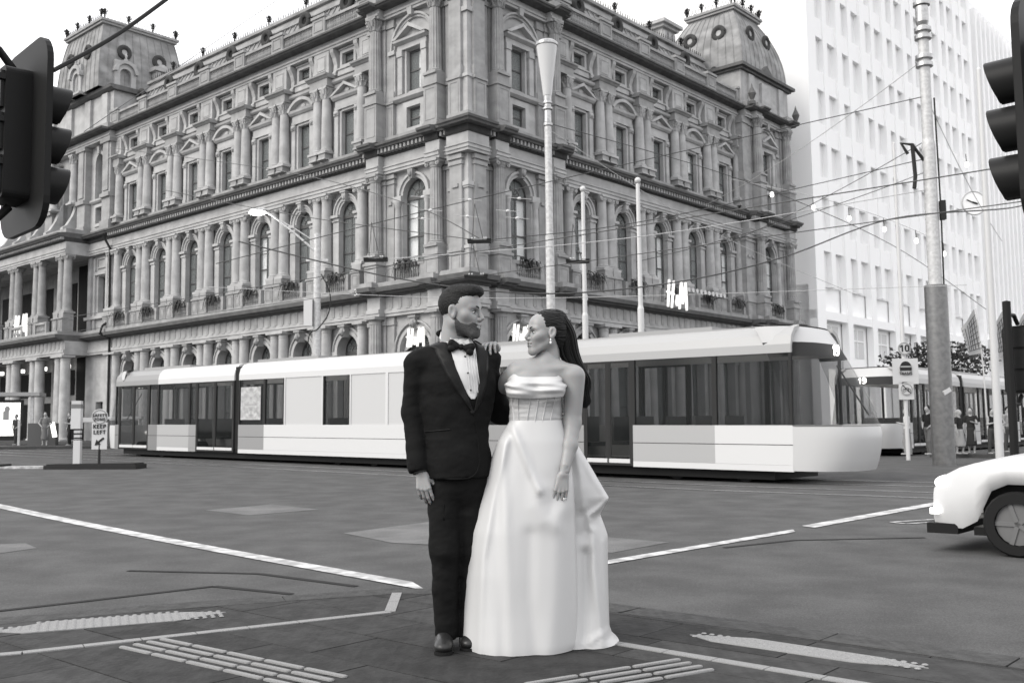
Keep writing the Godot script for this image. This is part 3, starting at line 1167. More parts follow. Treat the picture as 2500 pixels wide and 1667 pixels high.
	m = MB.new() # block over each pair of columns, and the panelled pier of the attic above it
	m.box8(-0.72, 0.72, 18.73, 19.14, -0.3, 0.3)
	run(m, P([-0.3, 19.143, 0.34, 19.143, 0.42, 19.22, 0.5, 19.26, 0.52, 19.34, -0.3, 19.36]), -0.86, 0.86)
	shared.entablature_block = m.mesh()
	m = MB.new()
	m.box8(-0.6, 0.6, 19.36, 20.655, -0.3, 0.1)
	frame_panel(m, -0.38, 0.38, 19.62, 20.44, 0.1, 0.05, 0.03)
	m.box8(-0.3, 0.3, 19.7, 20.36, 0.1, 0.135)
	m.box8(-0.66, 0.66, 19.36, 19.52, -0.3, 0.15)
	shared.attic_pier = m.mesh()
	m = MB.new() # pedestals of the first floor columns: two panelled blocks
	m.box8(-0.32, 0.32, 8.03, 8.84, -0.3, 0.46)
	frame_panel(m, -0.24, 0.24, 8.16, 8.74, 0.46, 0.035, 0.02)
	m.box8(-0.15, 0.15, 8.25, 8.65, 0.46, 0.475)
	m.box8(-0.35, 0.35, 8.84, 8.95, -0.3, 0.52)
	m.box8(-0.33, 0.33, 8.95, 9.26, -0.3, 0.4)
	shared.pedestal_first = m.mesh()
	m = MB.new()
	m.taper(Vector3(0, 14.93, 0.05), Vector2(0.62, 0.7), Vector2(0.56, 0.62), 0.1)
	m.box8(-0.27, 0.27, 15.03, 15.25, -0.3, 0.34)
	shared.pedestal_second = m.mesh()
	m = MB.new() # parapet pier with a panel and a cap
	m.box8(-0.5, 0.5, 21.62, 22.42, -0.25, 0.3)
	frame_panel(m, -0.38, 0.38, 21.74, 22.32, 0.3, 0.05, 0.03)
	m.box8(-0.56, 0.56, 22.42, 22.56, -0.3, 0.37)
	m.box8(-0.44, 0.44, 22.56, 22.62, -0.2, 0.28)
	shared.parapet_pier = m.mesh()
	m = MB.new()
	for k in range(-9, 10):
		m.add(baluster(), Transform3D(Basis.IDENTITY, Vector3(k * 0.135, 21.62, 0.12)))
	shared.parapet_balusters = m.mesh()
	m = MB.new()
	m.box8(-1.3, 1.3, 22.22, 22.36, 0.0, 0.25)
	shared.parapet_rail = m.mesh()
	m = MB.new()
	for k in range(-4, 5):
		m.add(baluster(), Transform3D(Basis.IDENTITY, Vector3(k * 0.15, 8.03, 0.48)))
	shared.balcony_balusters = m.mesh()
	m = MB.new()
	m.box8(-0.78, 0.78, 8.63, 8.78, 0.38, 0.58)
	for s in [-1, 1]:
		m.box8(s * 0.85 - 0.1, s * 0.85 + 0.1, 8.03, 8.8, 0.36, 0.58)
	shared.balcony_rail = m.mesh()
	m = MB.new() # triglyph
	for k in [-1, 0, 1]:
		m.box8(k * 0.09 - 0.035, k * 0.09 + 0.035, 6.86, 7.36, 0.06, 0.1)
	m.box8(-0.15, 0.15, 7.33, 7.4, 0.06, 0.115)
	m.box8(-0.14, 0.14, 6.78, 6.83, 0.15, 0.175)
	shared.triglyph = m.mesh()
	m = MB.new() # round roof window
	var ring := PackedVector3Array()
	var rad := PackedFloat32Array()
	for k in 17:
		ring.append(Vector3(cos(TAU * k / 16), sin(TAU * k / 16), 0) * 0.36)
		rad.append(0.11)
	m.tube(ring, rad, 6, 1.6, false)
	shared.oculus = m.mesh()
	m = MB.new()
	m.T = Transform3D(Basis(Vector3.RIGHT, PI / 2), Vector3.ZERO)
	m.lathe(P([0.0, -0.3, 0.34, -0.3, 0.34, 0.0, 0.0, 0.0]), 16)
	shared.oculus_glass = m.mesh()
	m = MB.new() # roof ridge finial
	m.lathe(P([0.05, 0, 0.05, 0.25, 0.14, 0.3, 0.05, 0.36, 0.05, 0.5, 0.12, 0.56, 0.0, 0.72]), 6)
	for k in 4:
		var t := TAU * k / 4
		m.tube(PackedVector3Array([Vector3(0, 0.36, 0), Vector3(cos(t) * 0.16, 0.46, sin(t) * 0.16), Vector3(cos(t) * 0.2, 0.6, sin(t) * 0.2)]), fl([0.04, 0.04, 0.02]), 4)
	shared.finial = m.mesh()
	shared.ionic = ionic(0.29, 3.92).mesh()
	shared.corinthian = corinthian(0.28, 3.48).mesh()
	shared.doric = doric(0.30, 5.4).mesh()
	shared.ionic_fluted = ionic(0.30, 3.92, 0.1).mesh()
	shared.corinthian_fluted = corinthian(0.30, 3.75, 0.1).mesh()
	shared.doric_fluted = doric(0.32, 5.9, 0.1).mesh()
	shared.doric_porch = doric(0.36, 5.75).mesh()

func cresting(len_: float) -> MB: # lacy iron along a ridge
	var m := MB.new()
	m.box8(-len_ / 2, len_ / 2, 0.0, 0.035, -0.015, 0.015)
	var k := int(len_ / 0.24)
	for i in k:
		var x := -len_ / 2 + (i + 0.5) * len_ / k
		m.tube(PackedVector3Array([Vector3(x - 0.1, 0.03, 0), Vector3(x, 0.28, 0), Vector3(x + 0.1, 0.03, 0)]), fl([0.016, 0.02, 0.016]), 4)
		m.ball(Vector3(x, 0.32, 0), Vector3(0.03, 0.045, 0.03), 4, 3)
	return m

func main_front(side: String, bays: int, u0: float, u1: float) -> void:
	var s := -1.0 if side == "L" else 1.0
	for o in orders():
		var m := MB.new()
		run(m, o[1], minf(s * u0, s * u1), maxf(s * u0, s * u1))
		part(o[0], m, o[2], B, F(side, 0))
	# dentils under the cornice
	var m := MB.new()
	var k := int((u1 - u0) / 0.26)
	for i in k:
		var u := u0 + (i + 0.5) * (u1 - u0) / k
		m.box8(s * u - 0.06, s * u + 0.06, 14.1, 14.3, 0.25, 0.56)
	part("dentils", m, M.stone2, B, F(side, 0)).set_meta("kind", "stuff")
	for i in int((u1 - u0) / 0.6):
		part("triglyph", shared.triglyph, M.stone, B, F(side, u0 + 0.3 + i * 0.6))
	for i in bays:
		var c := 8.47 + 3.6 * i
		part("wall", shared.wall_ground, M.stone, B, F(side, c))
		part("wall", shared.wall_first, M.stone, B, F(side, c))
		part("wall", shared.wall_second, M.stone, B, F(side, c))
		part("arch", shared.arch_ground, M.stone, B, F(side, c))
		part("keystone", shared.keystone_ground, M.stone2, B, F(side, c))
		part("arch", shared.arch_first, M.stone, B, F(side, c))
		part("keystone", shared.keystone_first, M.stone, B, F(side, c))
		part("window_surround", shared["surround_%d" % (i % 2)], M.stone, B, F(side, c))
		part("attic_surround", shared.attic_trim, M.stone, B, F(side, c))
		for e in [-0.93, 0.93]:
			part("console", shared.console, M.stone, B, F(side, c + e))
		part("balusters", shared.balcony_balusters, M.stone2, B, F(side, c)).set_meta("kind", "stuff")
		part("balcony_rail", shared.balcony_rail, M.stone2, B, F(side, c))
		window(side, c, -0.3, -0.75, 0.8, 5.5, true, 0, "shop_arch")
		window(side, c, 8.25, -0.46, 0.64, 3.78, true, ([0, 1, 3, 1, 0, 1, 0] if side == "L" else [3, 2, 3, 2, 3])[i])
		window(side, c, 15.03, -0.43, 0.48, 2.31, false, ([1, 1, 1, 0, 1, 0, 0] if side == "L" else [2, 2, 0, 4, 0])[i])  # pale right halves on the left front imitate reflections in the panes
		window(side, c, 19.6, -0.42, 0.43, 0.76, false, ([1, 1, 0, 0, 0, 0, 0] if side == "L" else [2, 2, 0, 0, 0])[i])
	for i in bays + 1: # the pairs of columns between the bays, single ones at the ends
		var c := 6.67 + 3.6 * i
		var es := [-0.36, 0.36]
		if i == 0: es = [0.46]
		if i == bays and side == "R": es = [-0.36]
		for e in es:
			part("column", shared.doric, M.stone, B, F(side, c + e, 1.1, -0.02))
			part("column", shared.ionic, M.stone, B, F(side, c + e, 9.26, 0.0))
			part("column", shared.corinthian, M.stone, B, F(side, c + e, 15.25, 0.02))
			part("column_pedestal", shared.pedestal_first, M.stone2, B, F(side, c + e))
			part("column_pedestal", shared.pedestal_second, M.stone2, B, F(side, c + e))
		part("entablature_block", shared.entablature_block, M.stone2, B, F(side, c))
		part("attic_pier", shared.attic_pier, M.stone, B, F(side, c))
		part("parapet_pier", shared.parapet_pier, M.stone2, B, F(side, c))
		var o := part("roof_window", shared.oculus, M.dark_stone, B, F(side, c - 0.1, 23.85, -1.45))
		part("pane", shared.oculus_glass, M.dark, o)
		if i < bays:
			part("balusters", shared.parapet_balusters, M.stone2, B, F(side, c + 1.8)).set_meta("kind", "stuff")
			part("parapet_rail", shared.parapet_rail, M.stone2, B, F(side, c + 1.8))
			part("finial", shared.finial, M.iron, B, F(side, c + 1.2, 25.25, -2.5))
	# leaded mansard with rolls
	m = MB.new()
	var a := minf(s * (u0 - 0.4), s * u1)
	var b := maxf(s * (u0 - 0.4), s * u1)
	run(m, P([-0.7, 21.5, -0.75, 21.9, -2.2, 24.8, -6.0, 25.0, -6.0, 21.5]), a, b)
	part("roof", m, M.lead, B, F(side, 0))
	m = MB.new()
	run(m, P([-2.1, 24.78, -2.0, 24.8, -2.0, 24.95, -2.1, 25.05, -2.6, 25.1, -2.6, 24.7]), a, b)
	run(m, P([-1.78, 24.1, -1.72, 24.1, -1.76, 24.2, -1.84, 24.2]), a, b)
	part("roof_ridge", m, M.lead, B, F(side, 0))
	for i in int((u1 - u0) / 0.5):
		m = MB.new()
		var x := s * (u0 + i * 0.5)
		m.tube(PackedVector3Array([Vector3(x, 21.9, -0.76), Vector3(x, 24.1, -1.82)]), fl([0.05]), 5)
		part("roof_roll", m, M.lead, B, F(side, 0))
	part("cresting", cresting(u1 - u0), M.iron, B, F(side, (u0 + u1) / 2, 25.05, -2.3)).set_meta("kind", "stuff")

# a pavilion that stands forward of the fronts; dir is +1 when its outer column is further from the corner
func pavilion(side: String, uc: float, dir: float, at_corner: bool) -> void:
	var s := -1.0 if side == "L" else 1.0
	var z0 := 0.35
	var mid := F(side, uc)
	var m := MB.new() # walls with an arched window, a low window and a tall window
	archwall(m, -3.0, 3.1, -0.4, 6.51, 0, 1.0, -0.4, 4.85, -0.9, z0)
	part("wall", m, M.stone, B, mid)
	m = MB.new()
	archwall(m, -3.0, 3.1, 7.79, 13.19, 0, 0.77, 8.3, 11.98, -0.6, z0)
	part("wall", m, M.stone, B, mid)
	m = MB.new()
	archwall(m, -3.0, 3.1, 14.6, 16.55, 0, 0.45, 15.1, 16.12, -0.6, z0, false)
	archwall(m, -3.0, 3.1, 16.55, 21.3, 0, 0.48, 16.93, 18.85, -0.6, z0, false)
	part("wall", m, M.stone, B, mid)
	window(side, uc, -0.3, -0.1, 1.0, 5.15, true, 0, "shop_arch")
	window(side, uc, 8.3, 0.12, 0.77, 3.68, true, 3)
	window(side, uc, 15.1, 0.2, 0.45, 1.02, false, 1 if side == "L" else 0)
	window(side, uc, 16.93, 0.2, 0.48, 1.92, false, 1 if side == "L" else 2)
	# surrounds
	m = MB.new()
	for e in [-1, 1]:
		m.box8(minf(e * 0.77, e * 1.2), maxf(e * 0.77, e * 1.2), 8.0, 11.7, z0, z0 + 0.12)
		m.box8(minf(e * 0.74, e * 1.28), maxf(e * 0.74, e * 1.28), 11.75, 12.02, z0, z0 + 0.24)
		m.lathe(P([0.17, 8.9, 0.16, 10.5, 0.14, 11.4, 0.2, 11.75]), 10, Vector3(e * 0.98, 0, z0 + 0.18))
	archband(m, Vector2(0, 12.0), 0.77, 0.93, z0, z0 + 0.1, 12)
	archband(m, Vector2(0, 12.0), 0.93, 1.04, z0, z0 + 0.18, 12)
	part("arch", m, M.stone, B, mid)
	m = MB.new()
	m.taper(Vector3(0, 12.7, z0 + 0.15), Vector2(0.22, 0.36), Vector2(0.34, 0.46), 0.42)
	m.ball(Vector3(0, 12.92, z0 + 0.36), Vector3(0.12, 0.16, 0.1), 6, 4)
	part("keystone", m, M.stone2, B, mid)
	m = MB.new()
	archband(m, Vector2(0, 4.85), 1.0, 1.16, z0, z0 + 0.1, 12)
	archband(m, Vector2(0, 4.85), 1.3, 1.38, z0, z0 + 0.12, 12)
	part("arch", m, M.stone, B, mid)
	part("keystone", shared.keystone_ground, M.stone2, B, F(side, uc, -0.02, z0 + 0.05))
	m = MB.new()
	frame_panel(m, -0.72, 0.72, 14.9, 16.4, z0, 0.26, 0.12)
	run(m, P([z0 - 0.05, 16.5, z0 + 0.12, 16.5, z0 + 0.26, 16.6, z0 + 0.28, 16.74, z0 - 0.05, 16.78]), -1.55, 1.55)
	for e in [-1, 1]:
		m.box8(minf(e * 0.48, e * 0.6), maxf(e * 0.48, e * 0.6), 16.8, 18.95, z0, z0 + 0.1)
		m.box8(minf(e * 0.66, e * 0.96), maxf(e * 0.66, e * 0.96), 16.8, 18.6, z0, z0 + 0.22)
		m.box8(minf(e * 0.63, e * 0.99), maxf(e * 0.63, e * 0.99), 18.6, 18.9, z0, z0 + 0.27)
	m.box8(-0.98, 0.98, 18.9, 19.15, z0, z0 + 0.22)
	run(m, P([z0 - 0.05, 19.15, z0 + 0.26, 19.15, z0 + 0.42, 19.24, z0 + 0.44, 19.34, z0 - 0.05, 19.36]), -1.08, 1.08)
	m.prism(P([-1.02, 19.36, 1.02, 19.36, 0, 19.92]), z0, z0 + 0.16)
	for e in [-1, 1]:
		m.prism(P([e * 1.14, 19.363, e * 0.86, 19.363, 0, 19.84, 0, 20.02]), z0 + 0.16, z0 + 0.46)
	part("window_surround", m, M.stone, B, mid)
	m = MB.new()
	archband(m, Vector2(0, 19.05), 1.28, 1.4, z0, z0 + 0.12, 14)
	archband(m, Vector2(0, 19.05), 1.4, 1.5, z0, z0 + 0.22, 14)
	for e in [-1, 1]:
		m.box8(minf(e * 1.24, e * 1.6), maxf(e * 1.24, e * 1.6), 16.8, 18.85, z0, z0 + 0.12)
		m.box8(minf(e * 1.2, e * 1.66), maxf(e * 1.2, e * 1.66), 18.85, 19.05, z0, z0 + 0.22)
	m.taper(Vector3(0, 20.4, z0 + 0.15), Vector2(0.24, 0.4), Vector2(0.34, 0.5), 0.34)
	part("arch", m, M.stone, B, mid)
	m = MB.new()
	for k in range(-5, 6):
		m.add(baluster(), Transform3D(Basis.IDENTITY, Vector3(k * 0.15, 8.03, z0 + 0.45)))
	part("balusters", m, M.stone2, B, mid).set_meta("kind", "stuff")
	m = MB.new()
	m.box8(-1.1, 1.1, 8.63, 8.8, z0 + 0.34, z0 + 0.56)
	for e in [-1, 1]:
		m.box8(e * 1.0 - 0.13, e * 1.0 + 0.13, 8.03, 8.63, z0 + 0.34, z0 + 0.55)
	part("balcony_rail", m, M.stone2, B, mid)
	# piers: [middle, half width, front] with their columns
	var piers := [[2.43 * dir, 0.6, 0.56], [-2.4 * dir, 0.26, 0.5], [1.57 * dir, 0.25, 0.48], [-1.73 * dir, 0.34, 0.5]]
	if at_corner:
		piers.append([-3.05 * dir, 0.36, 0.84])
	else:
		piers.append([-3.0 * dir, 0.34, 0.56])
	for p in piers:
		var u: float = uc + p[0]
		m = MB.new()
		pier_block(m, p[1], p[2])
		part("pier", m, M.stone2, B, F(side, u))
	for e in [2.27 * dir, -1.78 * dir]:
		part("column", shared.doric_fluted, M.stone2, B, F(side, uc + e, 0.6, 0.78))  # darker stone tone holds flute shading as well as dirt
		part("column", shared.ionic_fluted, M.stone2, B, F(side, uc + e, 9.26, 0.78))
		part("column", shared.corinthian_fluted, M.stone2, B, F(side, uc + e, 17.0, 0.78))
		m = MB.new()
		ped(m, 0.42, 7.81, 9.0, 1.12)
		m.box8(-0.4, 0.4, 9.0, 9.26, 0.3, 1.1)
		ped(m, 0.42, 14.64, 16.62, 1.12)
		m.box8(-0.4, 0.4, 16.62, 17.0, 0.3, 1.1)
		part("column_pedestal", m, M.stone2, B, F(side, uc + e))
	# the orders carried round it
	for o in orders():
		m = MB.new()
		var pr: PackedVector2Array = shifted(o[1], z0 + 0.16, 0.002)
		var lo := uc - 3.0 if dir > 0 else uc - 3.1
		var hi := uc + 3.1 if dir > 0 else uc + 3.0
		var high: bool = o[1][0].y > 20.0
		if at_corner:
			if side == "L":
				run(m, pr, -hi, 0.0, 0.0, 1.0)
			else:
				run(m, pr, 0.0, hi, -1.0, 0.0)
		else:
			run(m, pr, minf(s * lo, s * hi), maxf(s * lo, s * hi))
		for q in [[2.27 * dir, 0.44, 0.34], [-1.78 * dir, 0.44, 0.34]]:
			var x: float = s * (uc + q[0])
			run(m, shifted(pr, q[2], 0.004), x - q[1], x + q[1])
		if at_corner:
			var pc := shifted(pr, 0.36, 0.004)
			if side == "L":
				run(m, pc, -0.3, 0.0, 0.0, 1.0)
			else:
				run(m, pc, 0.0, 0.3, -1.0, 0.0)
		part(o[0], m, o[2], B, F(side, 0))
	m = MB.new()
	for i in 23:
		var x := s * (uc - 3.0 + (i + 0.5) * 0.26)
		m.box8(x - 0.06, x + 0.06, 14.1, 14.3, 0.7, 1.06)
	part("dentils", m, M.stone2, B, F(side, 0)).set_meta("kind", "stuff")
	for i in 10:
		part("triglyph", shared.triglyph, M.stone, B, F(side, uc - 2.9 + i * 0.62, 0, 0.51))

func ped(m: MB, hw: float, y0: float, y1: float, z: float) -> void: # panelled pedestal
	m.box8(-hw - 0.05, hw + 0.05, y0, y0 + 0.18, 0.3, z + 0.05)
	m.box8(-hw, hw, y0 + 0.18, y1 - 0.12, 0.3, z)
	m.box8(-hw - 0.06, hw + 0.06, y1 - 0.12, y1, 0.3, z + 0.06)
	frame_panel(m, -hw + 0.09, hw - 0.09, y0 + 0.3, y1 - 0.24, z, 0.04, 0.02)
	for e in [-1, 1]:
		m.box8(e * hw - 0.012, e * hw + 0.012, y0 + 0.32, y1 - 0.26, 0.5, z - 0.12)

func pier_block(m: MB, hw: float, z: float) -> void: # a flat pier through all storeys with its caps and bases
	m.box8(-hw, hw, -0.4, 6.5, 0.0, z)
	m.box8(-hw - 0.05, hw + 0.05, 6.1, 6.3, 0.0, z + 0.06)
	ped(m, hw, 7.81, 9.0, z + 0.06)
	m.box8(-hw - 0.04, hw + 0.04, 9.0, 9.3, 0.0, z + 0.05)
	m.box8(-hw, hw, 9.3, 13.18, 0.0, z)
	m.box8(-hw - 0.05, hw + 0.05, 12.7, 12.86, 0.0, z + 0.05)
	m.box8(-hw - 0.08, hw + 0.08, 12.95, 13.15, 0.0, z + 0.09)
	m.box8(-hw * 0.5, hw * 0.5, 11.7, 11.86, 0.0, z + 0.07)
	ped(m, hw, 14.64, 16.62, z + 0.06)
	m.box8(-hw - 0.04, hw + 0.04, 16.62, 17.1, 0.0, z + 0.05)
	m.box8(-hw, hw, 17.1, 20.65, 0.0, z)
	m.box8(-hw - 0.06, hw + 0.06, 20.2, 20.4, 0.0, z + 0.07)

func dome(cx: float, cz: float, hx: float, hz: float, y0: float, y1: float, top: float) -> void: # square dome of lead; centre and half sizes in the building's own axes
	var rings: Array = []
	var n := 9
	for i in n:
		var t := float(i) / (n - 1)
		var k := lerpf(1.0, top, pow(t, 2.1))
		rings.append([hx * k, hz * k, lerpf(y0, y1, t)])
	var c := Vector3(cx, 0, cz)
	var m := MB.new()
	for i in n - 1:
		var a: Array = rings[i]
		var b: Array = rings[i + 1]
		var pa := [Vector3(-a[0], a[2], a[1]), Vector3(a[0], a[2], a[1]), Vector3(a[0], a[2], -a[1]), Vector3(-a[0], a[2], -a[1])]
		var pb := [Vector3(-b[0], b[2], b[1]), Vector3(b[0], b[2], b[1]), Vector3(b[0], b[2], -b[1]), Vector3(-b[0], b[2], -b[1])]
		for k in 4:
			m.quad(c + pa[k], c + pa[(k + 1) % 4], c + pb[(k + 1) % 4], c + pb[k])
	var e: Array = rings[n - 1]
	m.box(c + Vector3(0, y1 + 0.06, 0), Vector3(e[0] * 2, 0.12, e[1] * 2))
	var d := part("dome", m, M.lead, B)
	m = MB.new()
	m.box(c + Vector3(0, y1 + 0.2, 0), Vector3(e[0] * 2 + 0.3, 0.16, e[1] * 2 + 0.3))
	m.box(c + Vector3(0, y1 + 0.36, 0), Vector3(e[0] * 2 + 0.5, 0.16, e[1] * 2 + 0.5))
	part("dome_cornice", m, M.stone2, d)
	var ty := y1 + 0.44
	for k in 4:
		var t := PI / 2 * k
		var bs := Basis(Vector3.UP, t)
		var off: float = (e[1] if k % 2 == 0 else e[0]) + 0.15
		var ln: float = (e[0] if k % 2 == 0 else e[1]) * 2
		part("cresting", cresting(ln), M.iron, d, Transform3D(bs, c + Vector3(0, ty, 0) + bs * Vector3(0, 0, off))).set_meta("kind", "stuff")
		for q in ([-0.5, -0.17, 0.17, 0.5]):
			part("finial", shared.finial, M.iron, d, Transform3D(bs, c + Vector3(0, ty, 0) + bs * Vector3(q * ln, 0, off)))
		# rolls that follow the curve, and round windows
		for j in range(-5, 6):
			var pth := PackedVector3Array()
			for i in n:
				var h: float = rings[i][0] if k % 2 == 0 else rings[i][1]
				var w: float = rings[i][1] if k % 2 == 0 else rings[i][0]
				pth.append(c + Vector3(0, rings[i][2], 0) + bs * Vector3(h * j / 5.0, 0, w + 0.01))
			m = MB.new()
			m.tube(pth, fl([0.035]), 5)
			part("roof_roll", m, M.lead, d)
		for q in [-0.4, 0.4]:
			var i := 5
			var h: float = rings[i][0] if k % 2 == 0 else rings[i][1]
			var w: float = rings[i][1] if k % 2 == 0 else rings[i][0]
			var o := part("roof_window", shared.oculus, M.dark_stone, B, Transform3D(bs, c + Vector3(0, rings[i][2], 0) + bs * Vector3(h * q * 1.1, 0, w + 0.1)))
			part("pane", shared.oculus_glass, M.stone, o)
func stone_building() -> void:
	B = thing("stone_building", "ornate three storey stone corner building with columns, arched windows and domed mansard roofs", "building", CORNER, YAW)
	bay_meshes()
	main_front("L", 7, 6.0, 32.0)
	main_front("R", 5, 6.0, 24.4)
	pavilion("L", 2.98, 1.0, true)
	pavilion("R", 2.98, 1.0, true)
	pavilion("R", 27.5, 1.0, false)
	# small square shaft in the notch of the corner
	var m := MB.new()
	m.box8(-0.7, -0.42, -0.4, 6.5, 0.42, 0.7)
	m.box8(-0.74, -0.4, 7.81, 9.0, 0.4, 0.74)
	m.box8(-0.79, -0.4, 9.0, 9.14, 0.4, 0.79)
	m.box8(-0.7, -0.42, 9.14, 13.18, 0.42, 0.7)
	m.box8(-0.8, -0.4, 11.74, 11.92, 0.4, 0.8)
	m.box8(-0.76, -0.4, 11.66, 11.74, 0.4, 0.76)
	m.box8(-0.74, -0.4, 14.64, 16.55, 0.4, 0.74)
	m.box8(-0.8, -0.4, 16.55, 16.7, 0.4, 0.8)
	m.box8(-0.7, -0.42, 16.7, 21.0, 0.42, 0.7)
	m.box8(-0.8, -0.4, 19.5, 19.7, 0.4, 0.8)
	part("corner_shaft", m, M.stone, B)
	# the body behind the fronts
	m = MB.new()
	m.box8(1.0, 31.0, -0.3, 21.3, -2.6, -1.4)
	m.box8(1.4, 2.6, -0.3, 21.3, -40.0, -1.4)
	m.box8(0.4, 7.0, 21.3, 25.5, -7.0, -0.2)
	part("inner_wall", m, M.dark, B)
	# attic and dome over the right end
	m = MB.new()
	m.box8(24.4, 30.9, 21.3, 23.7, -5.6, 0.45)
	for x in [25.6, 29.7]:
		m.box8(x - 0.35, x + 0.35, 21.6, 23.6, 0.45, 0.6)
	m.box8(26.9, 28.3, 21.7, 23.4, 0.45, 0.62)
	part("attic", m, M.stone, B)
	m = MB.new()
	m.box8(24.2, 31.1, 23.7, 23.85, -5.8, 0.65)
	m.box8(24.0, 31.3, 23.85, 24.05, -6.0, 0.85)
	for x in [24.6, 30.7]:
		m.lathe(P([0.22, 21.3, 0.22, 21.5, 0.1, 21.6, 0.26, 22.0, 0.08, 22.4, 0.0, 22.7]), 8, Vector3(x, 0, 1.1))
	m.prism(P([26.7, 24.053, 28.5, 24.053, 27.6, 24.7]), 0.3, 0.7)
	part("attic_cornice", m, M.grime, B)
	dome(27.6, -2.4, 3.0, 2.9, 24.05, 28.3, 0.57)
	m = MB.new()
	m.box8(20.6, 22.0, 22.0, 26.2, -4.2, -2.8)
	for x in [20.8, 21.3, 21.8]:
		m.box8(x - 0.14, x + 0.14, 24.0, 26.0, -2.8, -2.7)
	m.box8(20.4, 22.2, 26.2, 26.4, -4.4, -2.6)
	m.box8(20.2, 22.4, 26.4, 26.6, -4.6, -2.4)
	m.prism(arcpts(Vector2(21.3, 26.6), 0.5, 0, PI, 8), -4.0, -3.0)
	part("chimney", m, M.stone, B)
	left_end()
	# lettered shop signs, downpipe, planters, number plates
	m = MB.new()
	m.tube(PackedVector3Array([Vector3(-32.04, 0, 0.2), Vector3(-32.04, 7.4, 0.2), Vector3(-32.04, 7.7, 0.85), Vector3(-32.04, 8.2, 0.7), Vector3(-32.04, 8.6, 0.25), Vector3(-32.04, 13.3, 0.3), Vector3(-32.04, 14.2, 0.85)]), fl([0.08]), 8)
	part("downpipe", m, M.iron, B, F("L", 0))
	var names := ["first", "second", "third", "fourth", "fifth", "sixth", "seventh"]
	var pm := plant_mesh(3).mesh()
	var pm2 := plant_mesh(9).mesh()
	for i in 7:
		planter("L", 8.47 + 3.6 * i, 0.5, pm if i % 2 else pm2, "trailing plant in the balcony under the %s arched window left of the corner pavilion" % names[i])
	for i in 5:
		planter("R", 8.47 + 3.6 * i, 0.5, pm2 if i % 2 else pm, "trailing plant in the balcony under the %s arched window right of the corner pavilion" % names[i])
	planter("L", 2.98, 0.78, pm, "trailing plant on the corner pavilion's left balcony behind the dark haired man")
	planter("R", 2.98, 0.78, pm2, "trailing plant on the corner pavilion's right balcony beside the pale lamp column")
	planter("R", 27.5, 0.78, pm, "trailing plant on the balcony of the domed pavilion at the far right end")
	shop_sign("white lit shop letters on the balcony of the columned porch at far left", W("L", 41.3, 8.85, 1.95), 1.55, 1)
	shop_sign("white lit shop letters in the left street arch of the corner pavilion", W("L", 2.75, 5.42, 0.55), 0.85, 0)
	shop_sign("white lit shop letters in the right street arch of the corner pavilion", W("R", 2.75, 5.55, 0.55), 0.85, 0)
	shop_sign("white lit shop letters on the right front balcony beside a row of small discs", W("R", 14.7, 8.35, 1.35), 1.5, 1)
	for q in [["L", 2.98], ["R", 2.98]]:
		m = MB.new()
		var po := arcpts(Vector2(0, 4.85), 0.98, 0.9 if q[0] == "L" else 0.0, PI if q[0] == "L" else 2.3, 12)
		m.prism(po, 0.05, 0.08)
		var o := part("lunette", m, mat(0.55, 0.4), B, F(q[0], q[1], 0, 0.1))
	var t := thing("disc_row", "short horizontal row of small white discs beside the right balcony letters", "sign bracket", Vector3.ZERO)
	t.transform = W("R", 15.7, 8.75, 1.35)
	m = MB.new()
	m.tube(P3([0, 0, 0, 4.4, 0.0, 0]), fl([0.03]), 6)
	m.tube(P3([4.4, 0, 0, 4.4, -0.1, -1.2]), fl([0.025]), 6)
	part("bar", m, M.iron, t)
	m = MB.new()
	m.T = Transform3D(Basis(Vector3.RIGHT, PI / 2), Vector3.ZERO)
	m.lathe(P([0.0, -0.03, 0.13, -0.03, 0.13, 0.03, 0.0, 0.03]), 10)
	var dm := m.mesh()
	for i in 10:
		part("disc", dm, M.white, t, Transform3D(Basis.IDENTITY, Vector3(0.25 + i * 0.43, 0, 0.04)))
	for q in [["L", 5.75, 7.66], ["R", 6.42, 7.45]]:
		m = MB.new()
		var np := part("number_plate", m.box(Vector3.ZERO, Vector3(0.42, 0.3, 0.03)), M.black, self)
		np.transform = W(q[0], q[1], q[2], 1.45)
		tag(np, "small dark plate with white digits 33 on the cornice at the corner pavilion's %s end" % ("left" if q[0] == "L" else "right"), "number plate")
		part("digits", text_mesh("33", 0.3, 0.02, "Droid Sans", true), M.white, np, Transform3D(Basis.IDENTITY, Vector3(0, 0, 0.02)))

